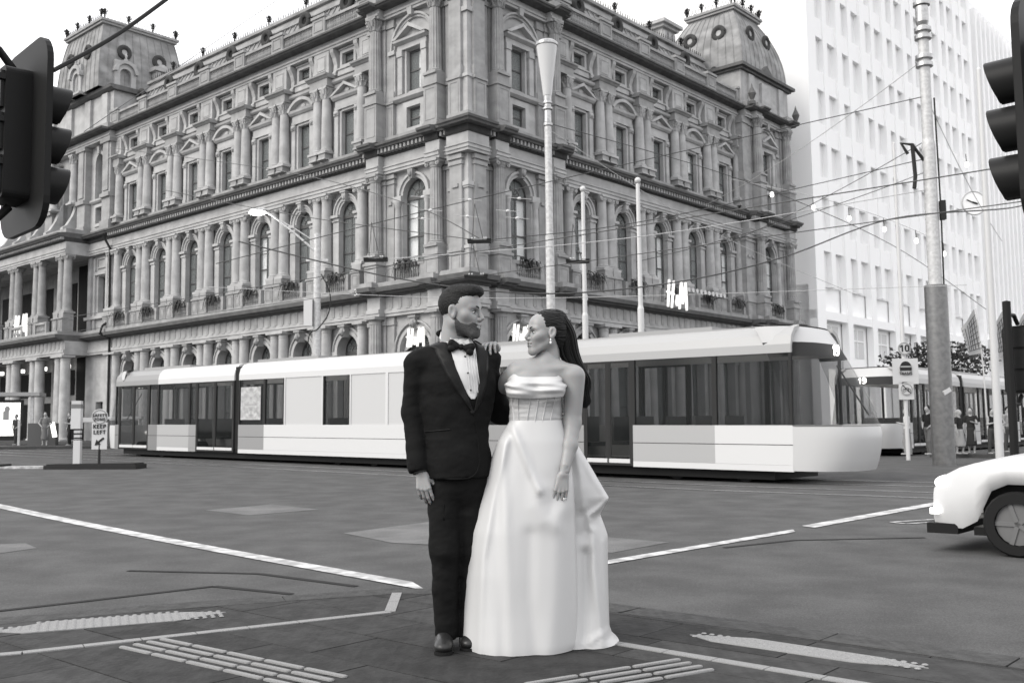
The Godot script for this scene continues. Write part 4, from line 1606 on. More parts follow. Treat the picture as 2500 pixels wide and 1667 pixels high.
func left_end() -> void:
	# the narrow bay beyond the downpipe, a tower with a dome, and a two storey porch of paired columns
	var m := MB.new()
	archwall(m, -2.05, 2.05, -0.4, 6.51, 0, 0.5, 0.6, 3.4, -0.8, -0.2, false)
	part("wall", m, M.stone, B, F("L", 34.05))
	m = MB.new()
	archwall(m, -2.05, 2.05, 7.79, 13.19, 0, 0.52, 9.35, 11.77, -0.8, -0.2, false)
	part("wall", m, M.stone, B, F("L", 34.05))
	m = MB.new()
	archwall(m, -2.05, 2.05, 14.6, 16.7, 0, 0.48, 15.3, 16.4, -0.6, 0.02, false)
	archwall(m, -2.05, 2.05, 16.7, 21.0, 0, 0.52, 17.0, 19.5, -0.6, 0.02)
	part("wall", m, M.stone, B, F("L", 34.1))
	window("L", 34.05, 0.6, -0.6, 0.5, 2.8, false)
	window("L", 34.05, 9.35, -0.6, 0.52, 2.42, false)
	window("L", 34.1, 15.3, -0.4, 0.48, 1.1, false)
	window("L", 34.1, 17.0, -0.4, 0.52, 2.5, true)
	m = MB.new()
	for e in [-1, 1]:
		m.box8(e * 0.85 - 0.12, e * 0.85 + 0.12, 8.1, 13.0, -0.2, -0.06)
		m.box8(e * 1.4 - 0.2, e * 1.4 + 0.2, 8.1, 13.15, -0.2, 0.0)
	m.box8(-0.7, 0.7, 11.85, 12.05, -0.2, -0.05)
	frame_panel(m, -0.6, 0.6, 12.3, 13.0, -0.2, 0.1, 0.08)
	m.box8(-2.0, 2.0, 8.9, 9.1, -0.2, 0.05)
	part("window_surround", m, M.stone, B, F("L", 34.05))
	m = MB.new()
	frame_panel(m, -0.68, 0.68, 15.1, 16.6, 0.02, 0.2, 0.1)
	run(m, P([0.0, 16.72, 0.14, 16.72, 0.24, 16.82, 0.24, 16.95, 0.0, 17.0]), -1.1, 1.1)
	for e in [-1, 1]:
		m.box8(minf(e * 0.55, e * 0.75), maxf(e * 0.55, e * 0.75), 17.0, 19.5, 0.02, 0.14)
	archband(m, Vector2(0, 19.5), 0.52, 0.74, 0.02, 0.14, 10)
	m.taper(Vector3(0, 20.0, 0.1), Vector2(0.2, 0.3), Vector2(0.32, 0.4), 0.5)
	part("window_surround", m, M.stone, B, F("L", 34.1))
	for u in [32.5, 36.0, 41.0, 44.4]:
		m = MB.new()
		m.box8(-0.55, 0.55, 14.6, 20.9, 0.0, 0.45)
		m.box8(-0.62, 0.62, 14.6, 15.2, 0.0, 0.55)
		m.box8(-0.62, 0.62, 16.75, 17.0, 0.0, 0.6)
		m.box8(-0.34, 0.34, 17.2, 20.4, 0.45, 0.52)
		m.box8(-0.66, 0.66, 20.4, 20.65, 0.0, 0.6)
		part("pier", m, M.stone2, B, F("L", u))
	m = MB.new()
	archwall(m, -2.4, 2.4, 14.6, 21.0, 0, 1.1, 15.0, 18.6, -0.9, 0.02)
	part("wall", m, M.stone, B, F("L", 38.5))
	window("L", 38.5, 15.0, -0.6, 1.1, 3.6, true)
	for u in [37.0, 40.0]:
		part("column", shared.corinthian, M.stone, B, F("L", u, 16.9, 0.5))
	m = MB.new()
	m.box8(-46.0, -32.0, 14.6, 21.0, -0.9, 0.0)
	for o in orders():
		var k := MB.new()
		var hi: float = o[1][0].y
		if hi > 20.0:
			run(k, shifted(o[1], 0.42, 0.003), -46.0, -31.9)
		else:
			run(k, shifted(o[1], 0.02, 0.003), -36.2, -32.0)
		part(o[0], k, o[2], B, F("L", 0))
	# attic storey with arched dormers
	m = MB.new()
	m.box8(-46.0, -32.3, 21.5, 24.0, -6.5, 0.15)
	for u in [33.2, 35.6, 38.4, 41.2]:
		m.box8(-u - 0.4, -u + 0.4, 21.62, 23.9, 0.15, 0.35)
	part("attic", m, M.stone, B, F("L", 0))
	m = MB.new()
	run(m, P([-6.7, 24.0, 0.3, 24.0, 0.5, 24.12, 0.55, 24.3, -6.7, 24.35]), -46.2, -32.0)
	part("attic_cornice", m, M.grime, B, F("L", 0))
	dome(2.3, -36.3, 3.1, 3.1, 24.35, 28.8, 0.84)
	for q in [[F("L", 36.3, 24.3, 0.9), 0], [Transform3D(Basis.IDENTITY, Vector3(1.0, 24.3, -33.0)), 1]]:
		m = MB.new()
		archwall(m, -0.75, 0.75, 0, 2.1, 0, 0.4, 0.2, 1.2, -0.9, 0.0)
		archband(m, Vector2(0, 1.3), 0.62, 0.85, -0.6, 0.16, 10)
		m.box8(-0.95, 0.95, 0, 0.15, -0.6, 0.2)
		m.lathe(P([0.12, 2.1, 0.14, 2.25, 0.05, 2.3, 0.1, 2.5, 0, 2.7]), 8)
		part("dormer", m, M.stone, B, q[0])
	m = MB.new()
	m.box8(3.0, 4.2, 24.0, 26.2, -33.6, -32.6)
	m.box8(2.8, 4.4, 26.2, 26.45, -33.8, -32.4)
	for x in [3.2, 3.6, 4.0]:
		m.box8(x - 0.12, x + 0.12, 24.6, 26.1, -32.6, -32.5)
	m.prism(arcpts(Vector2(3.6, 26.45), 0.4, 0, PI, 8), -33.4, -32.8)
	part("chimney", m, M.stone, B)
	# porch
	var D := 1.75
	for o in orders():
		if o[1][0].y > 14.5:
			continue
		var k := MB.new()
		run(k, shifted(o[1], D - 0.15, 0.005), -58.0, -35.2)
		part(o[0], k, o[2], B, F("L", 0))
	m = MB.new()
	for i in 85:
		var u := 35.3 + i * 0.26
		m.box8(-u - 0.055, -u + 0.055, 14.12, 14.3, D + 0.1, D + 0.36)
	part("dentils", m, M.stone2, B, F("L", 0)).set_meta("kind", "stuff")
	for i in 36:
		part("triglyph", shared.triglyph, M.stone, B, F("L", 35.5 + i * 0.6, 0, D - 0.15))
	m = MB.new()
	m.box8(-58.0, -35.25, 14.6, 14.9, -1.0, D)
	m.box8(-58.0, -35.3, 7.2, 7.7, -1.8, D - 0.2)
	m.box8(-58.0, -35.3, 13.2, 14.4, -1.8, D - 0.2)
	part("porch_ceiling", m, M.stone2, B, F("L", 0))
	m = MB.new()
	m.box8(-58.0, -35.3, -0.3, 14.4, -2.2, -1.8)
	part("wall", m, M.stone2, B, F("L", 0))
	m = MB.new()
	m.box8(-58.0, -35.0, -0.3, 0.75, -2.0, D + 0.5)
	m.box8(-58.0, -34.8, -0.3, 0.58, -2.0, D + 0.85)
	part("porch_steps", m, M.stone2, B, F("L", 0))
	for i in 6:
		var u := 36.0 + 3.85 * i
		for e in [-0.42, 0.42]:
			if i == 0 and e > 0: pass
			part("column", shared.doric_porch, M.stone, B, F("L", u + e, 0.72, D - 0.35))
			part("column", shared.ionic, M.stone2, B, F("L", u + e, 9.26, D - 0.35))
			part("column_pedestal", shared.pedestal_first, M.stone2, B, F("L", u + e, 0, D - 0.35))
		m = MB.new()
		m.box8(-0.5, 0.5, 0.7, 6.6, -1.8, -1.5)
		m.box8(-0.5, 0.5, 7.8, 13.2, -1.8, -1.5)
		part("pier", m, M.stone2, B, F("L", u))
		m = MB.new()
		m.box8(-0.9, 0.9, 0.72, 3.6, -1.8, -1.74)
		m.box8(-0.7, 0.7, 4.1, 5.9, -1.8, -1.74)
		m.box8(-0.75, 0.75, 8.2, 12.2, -1.8, -1.74)
		part("doorway", m, M.dark, B, F("L", u + 1.92))
		part("balusters", shared.balcony_balusters, M.stone2, B, F("L", u + 1.92, 0, D - 0.2)).set_meta("kind", "stuff")
		part("balcony_rail", shared.balcony_rail, M.stone2, B, F("L", u + 1.92, 0, D - 0.2))
		# lamp that washes the wall between the column pairs
		m = MB.new()
		m.box8(-0.16, 0.16, 6.0, 6.25, -1.3, -1.0)
		part("wall_lamp", m, M.lit, B, F("L", u + 1.0))
		var l := SpotLight3D.new()
		l.name = "wall_lamp_light"
		l.light_energy = 5.0
		l.spot_angle = 16.0
		l.spot_range = 30.0
		l.light_size = 0.1
		l.shadow_enabled = true
		add_child(l)
		l.transform = W("L", u + 1.0, 5.95, -1.2) * Transform3D(Basis(Vector3.RIGHT, -PI / 2 - 0.12), Vector3.ZERO)
	# scrolled buttresses above the porch
	for i in 5:
		m = MB.new()
		m.prof(P([-0.3, 14.9, 1.2, 14.9, 1.2, 15.3, 0.9, 15.5, 0.5, 16.2, 0.1, 17.4, -0.3, 17.6]), -0.2, 0.2)
		part("buttress", m, M.stone, B, F("L", 37.2 + 2.6 * i))

func planter(side: String, u: float, d: float, mesh: Mesh, label: String) -> void:
	var o := part("balcony_plant", mesh, M.leaf, self)
	o.transform = W(side, u, 8.72, d + 0.1)
	tag(o, label, "plant", "trailing plants on the balconies")

func plant_mesh(sd: int) -> MB:
	var m := MB.new()
	var rng := RandomNumberGenerator.new()
	rng.seed = sd
	for i in 46: # long arching strap leaves
		var a := rng.randf() * TAU
		var len_ := rng.randf_range(0.4, 0.85)
		var o := Vector3(rng.randf_range(-0.6, 0.6), rng.randf_range(-0.05, 0.25), rng.randf_range(-0.1, 0.1))
		var d := Vector3(cos(a) * 0.7, 0, absf(sin(a)) * 0.6 + 0.1)
		var rows: Array[PackedVector3Array] = []
		var sd_ := d.cross(Vector3.UP).normalized()
		for k in 5:
			var t := k / 4.0
			var p := o + d * (t * len_ * 0.7) + Vector3.UP * (0.5 * t - 1.15 * t * t) * len_ * 1.2
			var w := 0.05 * (1.0 - t * 0.85)
			rows.append(PackedVector3Array([p - sd_ * w, p + sd_ * w]))
		m.surf(rows)
	return m

func shop_sign(label: String, t: Transform3D, h: float, on_bracket: int) -> void: # hand-brushed slanting letters H & M
	var o := thing("shop_sign", label, "sign")
	o.transform = t
	var lit := glow(0.8, 0.5)
	var strokes := [
		[[[-0.62, -0.48], [-0.5, 0.5]], [[-0.38, -0.5], [-0.2, 0.48]], [[-0.68, 0.06], [-0.2, 0.0]]],
		[[[-0.06, -0.3], [0.0, 0.0], [0.07, -0.05], [-0.1, -0.28], [-0.03, -0.4], [0.1, -0.2]]],
		[[[0.14, -0.5], [0.3, 0.5]], [[0.3, 0.5], [0.36, -0.3]], [[0.36, -0.3], [0.6, 0.5]], [[0.6, 0.5], [0.62, -0.52]]],
	]
	var nm := ["letter_h", "ampersand", "letter_m"]
	for i in 3:
		var m := MB.new()
		var z := 0.0
		for s in strokes[i]:
			var w := 0.042 if i != 1 else 0.026
			for k in s.size() - 1:
				var a := Vector2(s[k][0], s[k][1]) * h
				var b := Vector2(s[k + 1][0], s[k + 1][1]) * h
				var n := (b - a).orthogonal().normalized() * w * h
				m.prism(PackedVector2Array([a - n * 0.55, a + n * 0.7, a.lerp(b, 0.3) + n, b.lerp(a, 0.15) + n, b + n * 0.5, b - n * 0.5, b.lerp(a, 0.2) - n, a.lerp(b, 0.3) - n * 0.85]), z, z + 0.1)
				z += 0.003
		part(nm[i], m, lit, o)
	if on_bracket:
		var m := MB.new()
		m.tube(P3([-0.5 * h, 0.1 * h, -0.03, 0.6 * h, 0.1 * h, -0.03]), fl([0.03]), 6)
		m.tube(P3([0, 0.1 * h, -0.03, 0, -0.1 * h, -0.7]), fl([0.03]), 6)
		part("bracket", m, M.iron, o)

# ---------------------------------------------------------------- pale buildings further along the right-hand street
func far_buildings() -> void:
	var pale := mat(0.93, 0.9)
	var pale2 := mat(0.92, 0.9)
	var glass := mat(0.8, 0.4)
	var o := thing("white_office_block", "tall white office block with paired narrow windows beyond the domed pavilion", "building", Vector3.ZERO)
	o.transform = W("R", 0)
	var m := MB.new()
	var x0 := 33.6
	var x1 := 72.0
	var ex := []
	# front wall as piers and spandrels so that every window is a real recess
	var bays := 8
	var bw := (x1 - x0 - 1.6) / bays
	var y0 := 11.0
	var fl_h := 3.9
	var floors := 10
	m.box8(x0, x1, y0 + floors * fl_h, y0 + floors * fl_h + 3.0, -20, 0.8)
	m.box8(x0, x1, -0.3, y0, -1.0, 0.2)
	m.box8(x0, x1, 8.6, 9.2, 0.2, 0.75)
	m.box8(x0, x0 + 0.5, -0.3, y0 + floors * fl_h, -20, 0.8)
	m.box8(x0 + 0.5, x1, y0, y0 + floors * fl_h, -20, 0.3)
	m.box8(x0 + 0.5, x1, -0.3, y0, -20, -1.0)
	part("wall", m, pale, o)
	for i in bays + 1:
		m = MB.new()
		var x := x0 + 0.5 + i * bw
		m.box8(x, x + 0.9, -0.2 if i > 0 else 0.0, y0 + floors * fl_h, 0.3, 0.8)
		part("pier", m, pale, o)
	var fin := MB.new()
	fin.box8(-0.35, 0.35, y0, y0 + floors * fl_h, 0.3, 0.7)
	var finm := fin.mesh()
	var win := MB.new()
	win.box8(-0.62, 0.62, 0.0, 2.5, 0.3, 0.34)
	var winm := win.mesh()
	var sp := MB.new()
	sp.box8(-bw / 2 + 0.45, bw / 2 - 0.45, 0, fl_h - 2.5, 0.3, 0.62)
	var spm := sp.mesh()
	for i in bays:
		var c := x0 + 0.95 + (i + 0.5) * bw
		part("pier", finm, pale, o, Transform3D(Basis.IDENTITY, Vector3(c, 0, 0)))
		for j in floors:
			var y := y0 + j * fl_h
			part("spandrel", spm, pale, o, Transform3D(Basis.IDENTITY, Vector3(c, y + 2.5, 0)))
			for e in [-1.05, 1.05]:
				part("window", winm, glass, o, Transform3D(Basis.IDENTITY, Vector3(c + e, y, 0)))
		# street floors: tall shop windows, upper lights, some lit
		m = MB.new()
		m.box8(-1.3, 1.3, 6.2, 8.3, 0.2, 0.24)
		var w := part("window", m, mat(0.6, 0.4), o, Transform3D(Basis.IDENTITY, Vector3(c, 0, 0)))
		m = MB.new()
		m.box8(-0.04, 0.04, 6.2, 8.3, 0.24, 0.3)
		m.box8(-1.3, 1.3, 7.4, 7.5, 0.24, 0.3)
		part("frame", m, pale, w)
		m = MB.new()
		m.box8(-0.55, 0.55, 1.0, 5.2, 0.2, 0.26)
		part("lit_window", m, glow(0.9, 0.6), o, Transform3D(Basis.IDENTITY, Vector3(c, 0, 0)))
	o = thing("ribbed_tower_block", "pale tower block with thin vertical ribs behind the hanging clock", "building")
	o.transform = W("R", 0)
	m = MB.new()
	m.box8(72.6, 120.0, -0.3, 44.0, -20, 0.4)
	part("wall", m, pale2, o)
	var rib := MB.new()
	rib.box8(-0.25, 0.25, 10.0, 43.0, 0.4, 0.95)
	var ribm := rib.mesh()
	var strip := MB.new()
	strip.box8(-0.4, 0.4, 10.5, 42.5, 0.4, 0.45)
	var stripm := strip.mesh()
	for i in 30:
		part("rib", ribm, pale2, o, Transform3D(Basis.IDENTITY, Vector3(73.2 + i * 1.56, 0, 0)))
		part("window_strip", stripm, glass, o, Transform3D(Basis.IDENTITY, Vector3(73.98 + i * 1.56, 0, 0)))
	m = MB.new()
	m.box8(72.6, 120.0, 8.5, 9.4, 0.4, 2.8)
	part("awning", m, pale2, o)
	o = thing("pale_corner_block", "pale low building with square dark windows at the right edge", "building")
	o.transform = Transform3D(Basis(Vector3.UP, YAW), CORNER)
	m = MB.new()
	m.box8(90.0, 130.0, -0.3, 26.0, 22.0, 40.0)
	part("wall", m, pale2, o)
	m = MB.new()
	m.box(Vector3.ZERO, Vector3(0.1, 1.1, 0.9))
	var sqm := m.mesh()
	for i in 5:
		for j in 4:
			part("window", sqm, M.dark, o, Transform3D(Basis.IDENTITY, Vector3(90.0, 8.0 + j * 4.0, 24.0 + i * 3.2)))
	# far end of the long left-hand street, behind the columned porch
	o = thing("end_block", "plain stone building closing the far end of the left street", "building")
	o.transform = W("L", 0)
	m = MB.new()
	m.box8(-90.0, -60.0, -0.3, 17.0, -10.0, 0.5)
	part("wall", m, M.stone2, o)
	var bush := thing("street_tree", "dark clipped tree behind the waiting tram's roof", "tree", Vector3(24.0, 0.1, -56.0))
	m = MB.new()
	m.tube(P3([0, 0, 0, 0.1, 3.0, 0, 0, 5.0, 0]), fl([0.16, 0.12, 0.05]), 8)
	part("trunk", m, M.iron, bush)
	var rng := RandomNumberGenerator.new()
	rng.seed = 5
	m = MB.new()
	for i in 1500:
		var d := Vector3(rng.randfn(), rng.randfn(), rng.randfn()).normalized() * pow(rng.randf(), 0.4)
		var p := Vector3(d.x * 3.4, 4.6 + d.y * 1.3, d.z * 2.2)
		var a := Vector3(rng.randfn(), rng.randfn(), rng.randfn()).normalized() * 0.2
		var b := a.cross(Vector3(rng.randfn(), rng.randfn(), rng.randfn())).normalized() * 0.12
		m.tri(p - b, p + b, p + a)
	part("crown", m, M.leaf, bush)
# ---------------------------------------------------------------- poles, lamps, wires
func pole(called: String, label: String, cat: String, x: float, z: float, profile: Array, mt: Material, group := "") -> Node3D:
	var o := thing(called, label, cat, G(x, z), 0.0, group)
	var m := MB.new()
	m.lathe(P(profile), 16)
	part("shaft", m, mt, o)
	return o

func street_poles() -> void:
	# column lamp with a flaring glass head
	var o := pole("lamp_column", "tall pale lamp column with a flaring cone head above the long haired woman", "street lamp", 1.31, -33.0, [0.22, -0.1, 0.22, 0.9, 0.145, 1.0, 0.145, 7.6, 0.125, 7.62, 0.12, 11.4], M.galv)
	var m := MB.new()
	m.lathe(P([0.12, 11.35, 0.16, 11.38, 0.16, 11.46, 0.12, 11.5, 0.12, 11.9, 0.17, 11.94, 0.17, 12.0, 0.12, 12.04, 0.12, 12.12, 0.16, 12.15, 0.15, 12.22]), 16)
	m.lathe(P([0.13, 12.2, 0.14, 12.4, 0.15, 12.45]), 16)
	part("collar", m, M.steel, o)
	m = MB.new()
	m.lathe(P([0.15, 12.42, 0.2, 12.9, 0.355, 14.15]), 20)
	var gm := mat(0.5, 0.25)
	part("glass_cone", m, gm, o)
	m = MB.new()
	m.lathe(P([0.355, 14.15, 0.385, 14.17, 0.385, 14.26, 0.3, 14.33, 0.0, 14.38]), 20)
	part("cap", m, M.steel, o)
	for q in [[2.45, -33.0, 9.2, "the left one right of the lamp column"], [4.05, -31.0, 9.0, "the right one right of the lamp column"]]:
		o = pole("flagpole", "slim white flagpole with ball top, " + q[3], "flagpole", q[0], q[1], [0.1, -0.1, 0.1, 4.9, 0.075, 5.0, 0.062, q[2] - 0.12, 0.03, q[2] - 0.1], M.white, "white flagpoles")
		m = MB.new()
		m.ball(Vector3(0, q[2], 0), Vector3.ONE * 0.1, 10, 8)
		part("ball", m, M.white, o)
	# wooden-looking pole with an outreach lamp, left
	o = pole("lamp_pole", "grey street pole with a lit outreach lamp in front of the long arcaded front", "street lamp", -7.88, -40.0, [0.17, -0.3, 0.16, 4.5, 0.13, 9.0, 0.0, 9.05], M.galv)
	var g0 := gh(-7.88, -40.0)
	m = MB.new()
	m.tube(P3([0, 8.5 - g0, 0, -0.9, 9.3 - g0, 0, -1.9, 10.1 - g0, 0, -2.1, 10.2 - g0, 0]), fl([0.05, 0.045, 0.04]), 8)
	m.tube(P3([0, 8.9 - g0, 0, -0.9, 9.5 - g0, 0, -1.5, 9.85 - g0, 0]), fl([0.025]), 6)
	m.box(Vector3(0, 8.2 - g0, 0), Vector3(0.9, 0.1, 0.1))
	part("arm", m, M.galv, o)
	m = MB.new()
	m.ball(Vector3(-2.4, 10.28 - g0, 0), Vector3(0.42, 0.12, 0.2), 12, 6)
	part("lamp_head", m, M.galv, o)
	m = MB.new()
	m.ball(Vector3(-2.45, 10.2 - g0, 0.02), Vector3(0.36, 0.13, 0.17), 12, 6)
	part("lamp_glass", m, glow(0.95, 5.0), o)
	var l := OmniLight3D.new()
	l.name = "outreach_lamp_light"
	l.light_energy = 1.0
	l.light_size = 0.15
	l.omni_range = 60
	l.shadow_enabled = true
	add_child(l)
	l.position = Vector3(-10.33, 9.95, -39.7)
	m = MB.new()
	m.box(Vector3(-0.32, 6.05 - g0, 0.1), Vector3(0.34, 1.1, 0.3))
	part("cabinet", m, M.white, o)
	m = MB.new()
	m.tube(spline(P3([0.2, 7.6 - g0, 0.15, 0.55, 6.8 - g0, 0.15, 0.5, 6.0 - g0, 0.2, 0.1, 5.4 - g0, 0.2, -0.3, 5.0 - g0, 0.2, -0.28, 3.0 - g0, 0.2])), fl([0.025]), 6)
	part("loose_cable", m, M.iron, o)
	# heavy span pole at the right
	o = pole("span_pole", "thick steel tram span pole with a dark wide sleeve at its foot", "pole", 13.2, -30.7, [0.2, 5.3, 0.2, 10.0, 0.17, 10.2, 0.15, 16.0], M.galv)
	m = MB.new()
	m.lathe(P([0.34, -0.1, 0.34, 5.55, 0.2, 5.56]), 24)
	part("sleeve", m, mat(0.2, 0.4, 0.6, "metal", 2.0), o)
	m = MB.new()
	for y in [12.6, 12.85, 13.5, 13.75, 14.6, 14.9]:
		m.lathe(P([0.15, y - 0.08, 0.26, y - 0.06, 0.26, y + 0.06, 0.15, y + 0.08]), 14)
	m.lathe(P([0.15, 13.85, 0.2, 14.0, 0.2, 14.5, 0.15, 14.55]), 14)
	part("insulator", m, M.steel, o)
	m = MB.new()
	m.tube(P3([-0.15, 9.5, 0, -0.55, 10.0, 0.1, -0.9, 10.05, 0.1, -0.7, 9.7, 0.1]), fl([0.05]), 6)
	m.tube(P3([-0.55, 10.0, 0.1, -0.5, 9.0, 0.1, -0.55, 8.6, 0.1]), fl([0.06]), 6)
	m.box(Vector3(0.3, 7.9, 0.1), Vector3(0.14, 0.6, 0.2))
	m.tube(P3([0.21, 11.5, 0.1, 0.24, 8.0, 0.12, 0.22, 5.5, 0.1]), fl([0.025]), 6)
	part("bracket", m, M.iron, o)
	m = MB.new()
	m.T = Transform3D(Basis(Vector3.UP, 0.2) * Basis(Vector3(0, 0, 1), 0.5), Vector3(0.05, 2.25, 0.32))
	m.box(Vector3.ZERO, Vector3(0.26, 0.13, 0.06))
	part("sticker", m, M.white, o)
	# slim pole with traffic signs
	o = pole("sign_pole", "slim pale pole with a 10 disc, tram sign and no cycling sign", "sign post", 13.8, -35.0, [0.07, -0.1, 0.07, 5.0, 0.05, 11.3, 0.0, 11.35], M.white)
	disc(o, Vector3(0, 3.9, 0.1), 0.235, "10", 0.24)
	m = MB.new()
	m.box(Vector3(0, 3.1, 0.1), Vector3(0.9, 0.9, 0.03))
	part("board", m, M.white, o)
	disc(o, Vector3(0, 3.2, 0.13), 0.24, "", 0.1)
	m = MB.new() # a tram seen from the front, drawn on the disc
	m.box8(-0.2, 0.2, 3.12, 3.24, 0.15, 0.16)
	m.prism(arcpts(Vector2(0, 3.26), 0.19, 0.15, PI - 0.15, 10), 0.15, 0.16)
	part("symbol", m, M.iron, o)
	part("lettering", text_mesh("TRAMS", 0.1, 0.01, "Droid Sans", true), M.iron, o, Transform3D(Basis.IDENTITY, Vector3(0, 3.02, 0.15)))
	m = MB.new()
	m.box(Vector3(0, 2.42, 0.1), Vector3(0.52, 0.62, 0.03))
	part("board", m, M.white, o)
	disc(o, Vector3(0, 2.47, 0.13), 0.22, "", 0.1)
	m = MB.new() # struck-out bicycle
	for x in [-0.08, 0.08]:
		var ring := PackedVector3Array()
		for k in 13:
			ring.append(Vector3(x + cos(TAU * k / 12) * 0.055, 2.43 + sin(TAU * k / 12) * 0.055, 0.15))
		m.tube(ring, fl([0.008]), 4)
	m.tube(P3([-0.08, 2.43, 0.15, -0.03, 2.52, 0.15, 0.06, 2.52, 0.15, 0.08, 2.43, 0.15]), fl([0.01]), 4)
	m.tube(P3([-0.15, 2.62, 0.155, 0.15, 2.32, 0.155]), fl([0.014]), 4)
	part("symbol", m, M.iron, o)
	pole("flagpole", "tall tapering white pole among the crowd by the waiting tram", "flagpole", 17.0, -35.0, [0.14, -0.1, 0.13, 4.0, 0.08, 14.0, 0.0, 14.1], M.white, "white flagpoles")
	# banners on slanting staffs
	for i in 3:
		var x: float = [19.55, 21.15, 22.5][i]
		o = thing("pennant_banner", "pale pointed banner with a grid print, %s of the three at right" % ["leftmost", "middle", "rightmost"][i], "banner", G(x, -42.0 - i * 0.8), 0.25, "pointed banners")
		m = MB.new()
		m.tube(P3([0.5, -0.1, 0, 0.42, 3.6, 0, 0.2, 6.1, 0]), fl([0.035, 0.03, 0.02]), 8)
		part("staff", m, M.white, o)
		m = MB.new()
		var rows: Array[PackedVector3Array] = []
		for k in 9:
			var t := k / 8.0
			var row := PackedVector3Array()
			for j in 7:
				var e := j / 6.0
				var yl := lerpf(5.25, 4.1, t)
				var yr := lerpf(6.1, 4.2, t)
				row.append(Vector3(lerpf(lerpf(-0.6, -0.3, t), lerpf(0.17, 0.42, t), e), lerpf(yl, yr, e), 0.06 * sin(e * 5.0 + t * 2.0)))
			rows.append(row)
		m.surf(rows)
		part("cloth", m, mat(0.38, 0.9), o)
		m = MB.new()
		for j in range(1, 6):
			m.tube(PackedVector3Array([rows[1][j] + Vector3(0, 0, 0.01), rows[4][j] + Vector3(0, 0, 0.01), rows[7][j] + Vector3(0, 0, 0.01)]), fl([0.012]), 4)
		for k in range(1, 8):
			m.tube(PackedVector3Array([rows[k][0] + Vector3(0, 0, 0.012), rows[k][3] + Vector3(0, 0, 0.012), rows[k][6] + Vector3(0, 0, 0.012)]), fl([0.01]), 4)
		part("grid_print", m, M.iron, o)
	# ring clock hung from the wires
	o = thing("hanging_clock", "large pale ring clock with dark hands hung over the right street", "clock", Vector3(28.4, 14.7, -60.0))
	m = MB.new()
	var ring := PackedVector3Array()
	for k in 33:
		ring.append(Vector3(cos(TAU * k / 32), sin(TAU * k / 32), 0) * 0.72)
	m.tube(ring, fl([0.05]), 8, 1.0, false)
	part("rim", m, M.galv, o)
	m = MB.new()
	m.T = Transform3D(Basis(Vector3.RIGHT, PI / 2), Vector3.ZERO)
	m.lathe(P([0.0, -0.02, 0.7, -0.02, 0.7, 0.02, 0.0, 0.02]), 24)
	part("face", m, mat(0.82, 0.5), o)
	m = MB.new()
	m.tube(P3([-0.45, 0.2, 0.06, 0.1, -0.04, 0.06]), fl([0.03]), 5)
	m.tube(P3([-0.1, 0.05, 0.07, 0.2, -0.06, 0.07]), fl([0.05]), 5)
	part("hands", m, M.iron, o)

func disc(o: Node3D, at: Vector3, r: float, txt: String, size: float) -> void:
	var m := MB.new()
	m.T = Transform3D(Basis(Vector3.RIGHT, PI / 2), at)
	m.lathe(P([0.0, -0.012, r, -0.012, r, 0.012, 0.0, 0.012]), 24)
	var d := part("disc", m, M.white, o)
	m = MB.new()
	var ring := PackedVector3Array()
	for k in 25:
		ring.append(at + Vector3(cos(TAU * k / 24), sin(TAU * k / 24), 0) * r * 0.86 + Vector3(0, 0, 0.012))
	m.tube(ring, fl([r * 0.09]), 5, 0.4, false)
	part("ring", m, mat(0.12, 0.5), d)
	if txt:
		part("digits", text_mesh(txt, size, 0.012, "Droid Sans", true), M.iron, d, Transform3D(Basis.IDENTITY, at + Vector3(0, 0, 0.018)))

func wire(label: String, pts: PackedVector3Array, r: float, mt: Material, sag := 0.0) -> void:
	var p := PackedVector3Array()
	if pts.size() == 2:
		for i in 13:
			var t := i / 12.0
			p.append(pts[0].lerp(pts[1], t) - Vector3.UP * sag * 4.0 * t * (1.0 - t))
	else:
		p = spline(pts, 8)
	var m := MB.new()
	m.tube(p, fl([r]), 6)
	tag(part("overhead_wire", m, mt, self), label, "wire")

